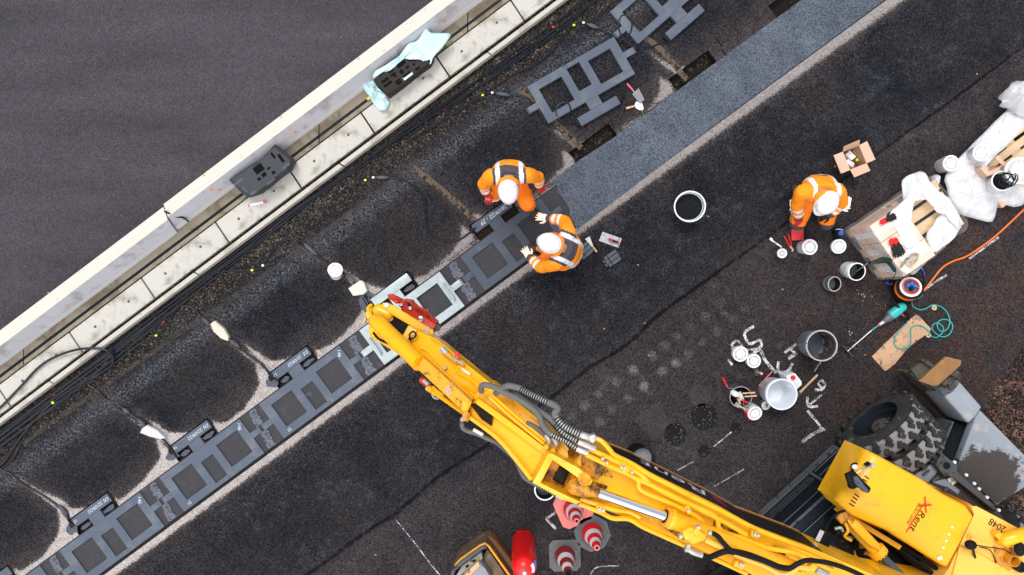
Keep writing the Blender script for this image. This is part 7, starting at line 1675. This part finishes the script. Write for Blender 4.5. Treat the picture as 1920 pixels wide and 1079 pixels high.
plate('valve_block', [(1278, 998, 3.50), (1296, 988, 3.50), (1312, 996, 3.50), (1326, 1004, 3.50), (1322, 1014, 3.50), (1300, 1022, 3.50), (1285, 1014, 3.50)], .16, m_yel, .02, ic)
plate('valve_block', [(1300, 995, 3.53), (1308, 990, 3.53), (1316, 1000, 3.53), (1306, 1008, 3.53)], .1, m_yel, .012, ic)
for x, y in ((1309, 989), (1290, 1024), (1276, 1006)): pin(x, y, 3.52, .018, .02, m_zinc, name='bolt')
pipe('steel_pipe', [(1322, 1012, 3.46), (1350, 1025, 3.45), (1400, 1048, 3.42), (1432, 1060, 3.40), (1462, 1076, 3.38), (1480, 1075, 3.38), (1496, 1064, 3.38), (1516, 1066, 3.36)], .024, m_yel_pale)
for pts in ([(1117, 822, 3.40), (1130, 829, 3.42), (1143, 843, 3.42), (1153, 854, 3.40), (1185, 870, 3.38), (1221, 892, 3.38), (1257, 910, 3.38), (1300, 933, 3.36), (1350, 957, 3.34), (1413, 990, 3.30), (1470, 1013, 3.28), (1520, 1034, 3.26), (1580, 1062, 3.2)],
            [(1105, 841, 3.42), (1149, 862, 3.41), (1165, 869, 3.40), (1197, 887, 3.38), (1211, 899, 3.38), (1226, 913, 3.36), (1262, 932, 3.36), (1300, 950, 3.35), (1360, 980, 3.34), (1400, 1003, 3.32)],
            [(1098, 852, 3.42), (1137, 871, 3.41), (1192, 897, 3.38), (1198, 915, 3.36), (1212, 925, 3.36), (1250, 941, 3.36), (1290, 960, 3.35), (1310, 972, 3.34), (1322, 985, 3.33)],
            [(1192, 897, 3.38), (1230, 914, 3.38), (1290, 944, 3.36), (1340, 968, 3.35), (1348, 990, 3.33), (1362, 1000, 3.32), (1400, 1012, 3.32), (1440, 1028, 3.32), (1470, 1032, 3.30), (1500, 1046, 3.28)],
            [(1093, 936, 3.34), (1115, 944, 3.34), (1149, 955, 3.34), (1180, 960, 3.33), (1200, 970, 3.33)], [(1086, 945, 3.30), (1124, 960, 3.32), (1149, 972, 3.30), (1180, 974, 3.30), (1209, 990, 3.30), (1281, 1022, 3.28), (1340, 1048, 3.26), (1400, 1076, 3.2)],
            [(1360, 1000, 3.30), (1400, 1020, 3.30), (1450, 1030, 3.32), (1500, 1040, 3.34), (1560, 1068, 3.3)], [(1430, 1030, 3.30), (1470, 1060, 3.32), (1500, 1076, 3.32)]):
    pipe('steel_pipe', pts, .021, m_yel, 6, 10)
for x, y in ((1165, 877), (1171, 878), (1185, 886), (1130, 860), (1138, 868), (1290, 958), (1415, 1002), (1421, 1004), (1388, 1058), (1392, 1060), (1124, 955), (1130, 957)): pin(x, y, 3.45, .014, .014, m_zinc, name='bolt')
for pts in ([(1160, 872, 3.42), (1172, 866, 3.42), (1182, 884, 3.42), (1170, 890, 3.42)], [(1284, 952, 3.40), (1292, 948, 3.40), (1298, 962, 3.40), (1290, 966, 3.40)], [(1410, 996, 3.37), (1424, 1000, 3.37), (1420, 1010, 3.37), (1408, 1006, 3.37)], [(1118, 948, 3.38), (1134, 950, 3.38), (1136, 964, 3.38), (1120, 962, 3.38)], [(1380, 1052, 3.34), (1398, 1058, 3.34), (1392, 1070, 3.34), (1376, 1062, 3.34)]): plate('pipe_clamp', pts, .06, m_yel, .006)
pipe('hydraulic_hose', [(1336, 1000, 3.46), (1346, 1006, 3.50), (1356, 1018, 3.52), (1372, 1033, 3.50), (1401, 1042, 3.47), (1433, 1053, 3.45), (1460, 1064, 3.44), (1480, 1066, 3.44), (1496, 1057, 3.44), (1514, 1051, 3.44), (1537, 1053, 3.42), (1562, 1058, 3.4), (1600, 1072, 3.3), (1650, 1098, 3.2)], .021, m_black, 6, 12)
pipe('hydraulic_hose', [(1316, 1041, 3.36), (1330, 1045, 3.40), (1346, 1039, 3.46), (1362, 1034, 3.48), (1376, 1036, 3.47)], .024, m_black, 6, 12); pipe('hydraulic_hose', [(1372, 1030, 3.47), (1400, 1036, 3.45), (1433, 1048, 3.43), (1462, 1060, 3.42), (1482, 1063, 3.42)], .010, m_black)
pipe('fitting', [(1284, 1030, 3.38), (1292, 1031, 3.38), (1300, 1036, 3.38), (1316, 1041, 3.37)], .026, m_zinc, 3, 12); pipe('fitting', [(1328, 998, 3.46), (1338, 1001, 3.46)], .020, m_zinc)
pipe('fitting', [(1530, 1068, 3.3), (1552, 1078, 3.26)], .03, m_zinc); plate('pipe_clamp', [(1512, 1068, 3.36), (1526, 1056, 3.36), (1534, 1064, 3.36), (1522, 1078, 3.36)], .06, m_yel, .006)
plate('access_hole', [(1444, 1028, bz(1444) + .006), (1452, 1024, bz(1444) + .006), (1478, 1032, bz(1444) + .006), (1470, 1044, bz(1444) + .006), (1450, 1040, bz(1444) + .006)], .004, m_grease, 0, boom)

# --- second boom section with bracket
g = G(); sb2 = [(870, 770, 2.80), (884, 784, 2.80), (933, 821, 2.93), (970, 862, 3.05), (1000, 906, 3.18), (1030, 852, 3.22), (1066, 860, 3.28), (1064, 842, 3.26), (1040, 816, 3.16), (1011, 790, 3.06), (960, 750, 2.92), (926, 722, 2.82)]
g.prism(PX(sb2), depth=.36, bev=.010); sec = part('second_boom', g, m_yel)
def rail(name, pts, w, h, m=m_yel, parent=sec):
    for a, b in zip(pts, pts[1:]): pass
    p = crom(PX(pts), 4); g = G(); Lf, Rt = [], []
    for i, c in enumerate(p):
        d = (p[min(i + 1, len(p) - 1)] - p[max(i - 1, 0)]).normalized(); s = Vector((-d.y, d.x, 0)).normalized() * w / 2; Lf.append(c + s); Rt.append(c - s)
    g.prism(Lf + Rt[::-1], depth=h, bev=.004, seg=1); return part(name, g, m, parent)
rail('side_flange', [(871, 778, 2.86), (886, 787, 2.87), (933, 823, 2.99), (968, 863, 3.11), (996, 900, 3.23)], .035, .10)
rail('side_flange', [(894, 752, 2.90), (930, 778, 3.0), (980, 815, 3.12), (1030, 853, 3.25)], .050, .10)
rail('side_flange', [(935, 728, 2.90), (962, 750, 2.97), (1011, 790, 3.12), (1040, 815, 3.22), (1066, 845, 3.32)], .02, .10)
plate('pivot_cavity', [(882, 760, 2.86), (896, 756, 2.88), (925, 780, 2.92), (922, 800, 2.92), (902, 786, 2.88)], .06, m_grease, .01, sec)
plate('pivot_lug', [(866, 776, 2.88), (872, 770, 2.88), (882, 776, 2.9), (878, 792, 2.88), (868, 790, 2.86)], .12, m_yel_dirty, .008, sec)
br = bpy.data.objects.new('cylinder_bracket', None); COL.objects.link(br); br.parent = EX; br.location = W(1050, 895, 3.3) - wloc(EX)
def bplate(pts, depth, m=m_yel, nm='bracket_plate', bev=.008): g = G(); g.prism(PX(pts), depth=depth, bev=bev); return obj(nm, g, m, br)
bplate([(998, 906, 3.40), (1028, 851, 3.42), (1040, 856, 3.42), (1012, 910, 3.40)], .30)
bplate([(1028, 850, 3.425), (1037, 852, 3.43), (1085, 878, 3.48), (1112, 902, 3.48), (1106, 911, 3.48), (1092, 905, 3.48), (1078, 892, 3.46), (1034, 862, 3.425)], .34)
bplate([(998, 906, 3.395), (1006, 902, 3.40), (1062, 930, 3.43), (1090, 942, 3.43), (1080, 946, 3.42), (1058, 938, 3.42)], .34)
bplate([(1012, 906, 3.24), (1034, 862, 3.26), (1082, 892, 3.26), (1062, 930, 3.24)], .06, m_yel_dirty, 'bracket_floor')
bplate([(1036, 900, 3.30), (1050, 876, 3.31), (1068, 886, 3.31), (1056, 912, 3.30)], .05, m_grease, 'grease_patch')
g = G(); g.lathe(W(1096, 899, 3.482), [(.055, 0), (.055, .006), (.04, .01), (.036, .002), (0, .002)], 24, Vector((.15, .2, 1))); obj('pin_cap', g, m_yel_dirty, br)
# hoses over the boom joint
pipe('hose_guard', [(976, 729, 3.22), (988, 736, 3.26), (1011, 747, 3.32), (1030, 756, 3.36)], .031, alt=True, n=12); pipe('hose_guard', [(1044, 783, 3.42), (1049, 791, 3.44), (1062, 802, 3.46), (1090, 816, 3.48)], .032, alt=True, n=12)
pipe('hydraulic_hose', [(930, 738, 3.0), (938, 730, 3.1), (953, 724, 3.18), (966, 726, 3.2), (978, 730, 3.22)], .028, m_hose, 6, 14); pipe('hydraulic_hose', [(1028, 755, 3.36), (1040, 761, 3.38), (1046, 768, 3.40), (1040, 776, 3.41), (1046, 785, 3.42)], .029, m_hose, 6, 14)
pipe('fitting', [(1088, 815, 3.48), (1100, 819, 3.48), (1110, 823, 3.46)], .028, m_zinc, 3, 14); plate('pipe_union', [(1105, 818, 3.52), (1116, 815, 3.52), (1120, 824, 3.52), (1112, 832, 3.52), (1106, 828, 3.52)], .08, m_zinc, .01)
pipe('hydraulic_hose', [(902, 734, 2.95), (903, 725, 3.02), (909, 722, 3.06), (926, 726, 3.1), (944, 736, 3.14), (970, 748, 3.2), (998, 766, 3.26), (1011, 780, 3.3), (1017, 796, 3.32), (1026, 808, 3.34), (1034, 815, 3.35)], .027, m_hose, 6, 12); pipe('hose_guard', [(1030, 812, 3.35), (1044, 820, 3.37), (1065, 830, 3.40), (1082, 842, 3.42)], .023, alt=True, n=12); pipe('fitting', [(1082, 842, 3.42), (1090, 846, 3.43), (1102, 850, 3.43)], .026, m_zinc, 3, 12)
pipe('hydraulic_hose', [(962, 738, 3.1), (970, 743, 3.14), (990, 757, 3.2), (1011, 771, 3.26), (1032, 785, 3.32), (1042, 795, 3.36)], .026, m_hose, 6, 12); pipe('hose_guard', [(1042, 795, 3.36), (1050, 806, 3.4), (1062, 816, 3.42), (1084, 828, 3.44)], .024, alt=True, n=12); pipe('fitting', [(1084, 828, 3.44), (1100, 835, 3.44), (1115, 842, 3.43)], .028, m_zinc, 3, 12)
for pts in ([(988, 793, 3.12), (1007, 803, 3.2), (1023, 817, 3.28), (1030, 827, 3.3), (1025, 838, 3.26)], [(998, 799, 3.12), (1021, 810, 3.22), (1037, 822, 3.3), (1043, 832, 3.32), (1039, 842, 3.27)]): pipe('hydraulic_hose', pts[:3], .020, m_hose, 6, 10); pipe('fitting', pts[2:], .017, m_zinc, 5, 10)
for x, y in ((1024, 838), (1037, 845)): pin(x, y, 3.30, .022, .03, m_yel, name='pipe_union')
for o_ in (0, 5): pipe('steel_pipe', [(918 + o_, 745 - o_, 2.94), (950 + o_, 775 - o_, 3.02), (990 + o_, 808 - o_, 3.14), (1020 + o_, 832 - o_, 3.22)], .015, m_yel)
pipe('hydraulic_hose', [(866, 792, 2.75), (868, 803, 2.72), (878, 809, 2.7), (892, 813, 2.72), (910, 821, 2.76), (932, 831, 2.8), (950, 846, 2.86)], .022, m_hose, 6, 12); pipe('fitting', [(866, 788, 2.78), (870, 784, 2.8), (876, 786, 2.8)], .02, m_zinc); pipe('fitting', [(888, 806, 2.74), (906, 816, 2.76)], .02, m_zinc)
pipe('hydraulic_hose', [(950, 846, 2.86), (966, 862, 2.92), (976, 882, 2.98), (984, 896, 3.02), (1000, 906, 3.06), (1020, 916, 3.12)], .022, m_hose, 6, 12); pipe('hydraulic_hose', [(980, 880, 2.98), (990, 892, 3.02), (1005, 902, 3.08)], .014, m_hose_dark); pipe('hose_guard', [(1016, 914, 3.12), (1030, 921, 3.16), (1044, 929, 3.2)], .022, alt=True); pipe('fitting', [(1044, 929, 3.2), (1058, 935, 3.24)], .024, m_zinc)

# --- stick, cylinder cover, linkage, red quick coupler
g = G(); g.prism(PX([(753, 633, 1.80), (765, 611, 1.80), (808, 632, 2.0), (831, 646, 2.1), (880, 688, 2.42), (932, 728, 2.78), (912, 758, 2.78), (886, 753, 2.70), (794, 670, 2.12)]), depth=.32, bev=.010); stk = part('stick', g, m_yel)
rail('side_flange', [(806, 632, 2.06), (831, 648, 2.16), (880, 690, 2.48), (934, 733, 2.84)], .022, .10, m_yel, stk)
rail('side_flange', [(798, 668, 2.2), (840, 706, 2.46), (886, 750, 2.78)], .03, .12, m_yel, stk)
plate('stick_end_block', [(755, 630, 1.86), (766, 611, 1.86), (782, 619, 1.92), (772, 645, 1.94)], .1, m_yel_pale, .01, stk)
g = G(); a, b = W(704, 601, 1.58), W(787, 682, 2.22); d = b - a
g.tube([a - d * .03, a, a + d * .12, a + d * .6, b], [.068, .084, .088, .086, .084], 24); cov = part('cylinder_cover', g, m_yel)
plate('cylinder_shield', [(794, 671, 2.34), (800, 676, 2.36), (884, 752, 2.90), (873, 777, 2.88), (780, 690, 2.30)], .16, m_yel_worn, .008)
plate('bare_patch', [(838, 722, 2.648), (846, 716, 2.66), (870, 738, 2.80), (862, 762, 2.79), (832, 734, 2.64)], .006, m_rust_paint, 0)
plate('pivot_end', [(866, 752, 2.84), (884, 750, 2.88), (884, 756, 2.90), (874, 778, 2.88), (868, 772, 2.86)], .2, m_yel, .008)
plate('linkage_cavity', [(714, 588, 1.40), (730, 580, 1.42), (768, 612, 1.60), (756, 634, 1.66), (736, 618, 1.5)], .2, m_grease, .01)
for x, y in ((722, 590), (735, 600), (744, 610)): g = G(); g.ell(W(x, y, 1.46), (.06, .05, .04), n=14, m=8); part('linkage_knuckle', g, m_yel_dirty)
g = G(); limb(g, PX([(711, 582, 1.45), (728, 590, 1.47)]), [.075, .07], 16); part('linkage_boss', g, m_yel)
lk = plate('link_bar', [(714, 573, 1.52), (718, 568, 1.52), (728, 568, 1.52), (736, 573, 1.52), (812, 619, 1.62), (813, 625, 1.62), (808, 633, 1.62), (801, 630, 1.6), (718, 581, 1.52)], .06, m_yel, .010)
pin(725, 572.5, 1.53, .030, .012, parent=lk); pin(801, 617, 1.61, .028, .012, parent=lk)
plate('link_bar', [(690, 613, 1.30), (700, 612, 1.34), (742, 655, 1.5), (746, 664, 1.5), (735, 657, 1.46), (694, 632, 1.3)], .1, m_yel, .008)
pipe('hydraulic_hose', [(700, 624, 1.40), (708, 634, 1.44), (718, 640, 1.46), (728, 644, 1.48)], .014, m_black)
for pts in ([(685, 588, 1.35), (692, 578, 1.35), (699, 576, 1.35), (699, 582, 1.35), (696, 594, 1.35), (689, 598, 1.35)], [(678, 607, 1.25), (683, 597, 1.25), (687, 598, 1.25), (682, 607, 1.25)]): plate('end_lug', pts, .08, m_yel, .008)
pipe('stop_ring', [(697, 572, 1.4), (690, 580, 1.44), (700, 598, 1.5), (712, 592, 1.5)], .02, m_yel)
qc = bpy.data.objects.new('quick_coupler', None); COL.objects.link(qc); qc.parent = EX; qc.location = W(770, 580, 1.0) - wloc(EX)
def qplate(pts, depth, m=m_red, nm='coupler_plate', bev=.010): g = G(); g.prism(PX(pts), depth=depth, bev=bev); return obj(nm, g, m, qc)
qplate([(726, 553, 1.20), (732, 551, 1.21), (748, 559, 1.22), (756, 563, 1.22), (751, 571, 1.20), (740, 567, 1.2), (728, 561, 1.2)], .14, m_red, 'coupler_hook')
qplate([(750, 568, 1.22), (756, 561, 1.24), (770, 563, 1.25), (777, 575, 1.25), (790, 580, 1.24), (806, 593, 1.24), (820, 605, 1.22), (806, 618, 1.22), (790, 610, 1.22), (768, 596, 1.22), (752, 582, 1.22)], .25)
qplate([(747, 573, 1.28), (756, 569, 1.29), (800, 597, 1.30), (818, 610, 1.28), (812, 617, 1.28), (764, 590, 1.28)], .06, m_red, 'coupler_cheek')
qplate([(808, 605, 1.20), (814, 603, 1.20), (826, 613, 1.20), (820, 623, 1.20), (802, 616, 1.18)], .2, m_dirtsteel, 'coupler_jaw')
for x, y, r in ((789, 598, .030), (752.5, 571.5, .018), (769, 578, .022)): g = G(); g.lathe(W(x, y, 1.30), [(r, -.01), (r, .01), (r * .7, .014), (0, .012)], 16); obj('coupler_pin', g, m_steel, qc)
g = G(); g.tube(crom(PX([(778, 578, 1.28), (786, 577, 1.34), (796, 582, 1.36), (800, 590, 1.30)]), 5), .016, 8); g.bar(W(796, 584, 1.32), W(803, 582, 1.32), .03, .03, bev=.004); obj('locking_lever', g, m_red, qc)
qplate([(748, 604, 1.22), (760, 596, 1.22), (765, 612, 1.24), (756, 628, 1.24)], .1, m_red, 'coupler_web')
qplate([(738, 566, 1.235), (742, 563, 1.235), (748, 566, 1.235), (744, 571, 1.235)], .01, m_redplastic, 'red_marker', .002)
qplate([(762, 566, 1.262), (768, 568, 1.262), (774, 578, 1.262), (766, 576, 1.262)], .008, m_grease, 'coupler_slot', 0); qplate([(774, 600, 1.29), (782, 604, 1.29), (780, 609, 1.29), (772, 604, 1.29)], .012, m_grease, 'coupler_slot', 0)
# pipes and couplings on the stick
for pts, r in (([(790, 652, 2.06), (800, 657, 2.10), (809, 666, 2.14), (811, 678, 2.2), (824, 694, 2.28), (834, 702, 2.32), (857, 718, 2.46), (880, 728, 2.6), (892, 736, 2.68)], .019), ([(812, 666, 2.12), (818, 672, 2.18), (834, 684, 2.28), (848, 698, 2.36), (870, 706, 2.5), (890, 722, 2.62), (905, 736, 2.74)], .016), ([(838, 674, 2.24), (852, 690, 2.34), (880, 708, 2.54), (910, 736, 2.76)], .024)): pipe('steel_pipe', pts, r, m_yel, 6, 10)
pipe('quick_coupling', [(829, 654, 2.26), (833, 659, 2.28), (838, 664, 2.3)], .032, m_zinc, 4, 14); pipe('quick_coupling', [(838, 664, 2.3), (848, 672, 2.34), (858, 680, 2.4)], .026, m_yel_worn, 4, 14); pipe('fitting', [(846, 668, 2.36), (856, 676, 2.42), (870, 684, 2.48)], .014, m_zinc)
g = G(); g.box(W(857, 665, 2.44), (.045, .045, .04), .2, bev=.008); part('dust_cap', g, m_redplastic)
plate('white_sticker', [(866, 690, 2.448), (882, 700, 2.55), (880, 704, 2.545), (865, 693, 2.44)], .004, m_brush, 0)
pin(825, 694, 2.36, .018, .02, m_zinc, name='bolt'); pin(834, 690, 2.38, .018, .02, m_zinc, name='bolt')
pipe('hydraulic_hose', [(766, 636, 1.96), (776, 634, 2.0), (780, 628, 2.02), (775, 622, 2.0), (768, 628, 1.96), (770, 640, 1.98)], .010, m_black)
g = G(); g.tube(PX([(790, 712, 2.10), (796, 716, 2.12), (800, 720, 2.14)]), .035, 14); part('dust_cap', g, m_red); pipe('quick_coupling', [(795, 714, 2.14), (804, 722, 2.18)], .024, m_zinc, 4, 12); pipe('quick_coupling', [(802, 727, 2.16), (812, 733, 2.2)], .036, m_yel_worn, 4, 12)
pipe('steel_pipe', [(812, 735, 2.18), (826, 744, 2.28), (846, 758, 2.42), (866, 772, 2.58)], .024); pipe('steel_pipe', [(812, 726, 2.2), (818, 732, 2.24), (832, 742, 2.3)], .016); pipe('fitting', [(810, 738, 2.14), (814, 746, 2.16), (822, 748, 2.2)], .012, m_zinc)

# grease and oil smears on the working joints
for pts in ([(1076, 905, 3.336), (1100, 896, 3.33), (1140, 912, 3.32), (1128, 934, 3.32), (1086, 936, 3.33)], [(1112, 872, 3.326), (1136, 876, 3.32), (1150, 896, 3.31), (1122, 892, 3.32)], [(1240, 986, 3.225), (1262, 980, 3.22), (1300, 996, 3.21), (1280, 1014, 3.21)], [(1340, 975, 3.155), (1390, 996, 3.13), (1380, 1006, 3.13), (1336, 990, 3.15)],
            [(1440, 1036, 3.09), (1480, 1046, 3.07), (1470, 1072, 3.07), (1430, 1056, 3.09)]): plate('grease_smear', pts, .002, m_smear, 0)
for pts in ([(806, 640, 2.03), (830, 652, 2.11), (846, 668, 2.2), (820, 664, 2.12)], [(880, 722, 2.56), (900, 734, 2.68), (896, 748, 2.70), (874, 738, 2.60)]): plate('grease_smear', pts, .002, m_smear, 0)
g = G(); g.bar(Vector((3.22, -2.84, 2.70)), Vector((4.72, -3.42, 1.62)), .42, .52, bev=.02); part('boom_foot', g, m_yel)
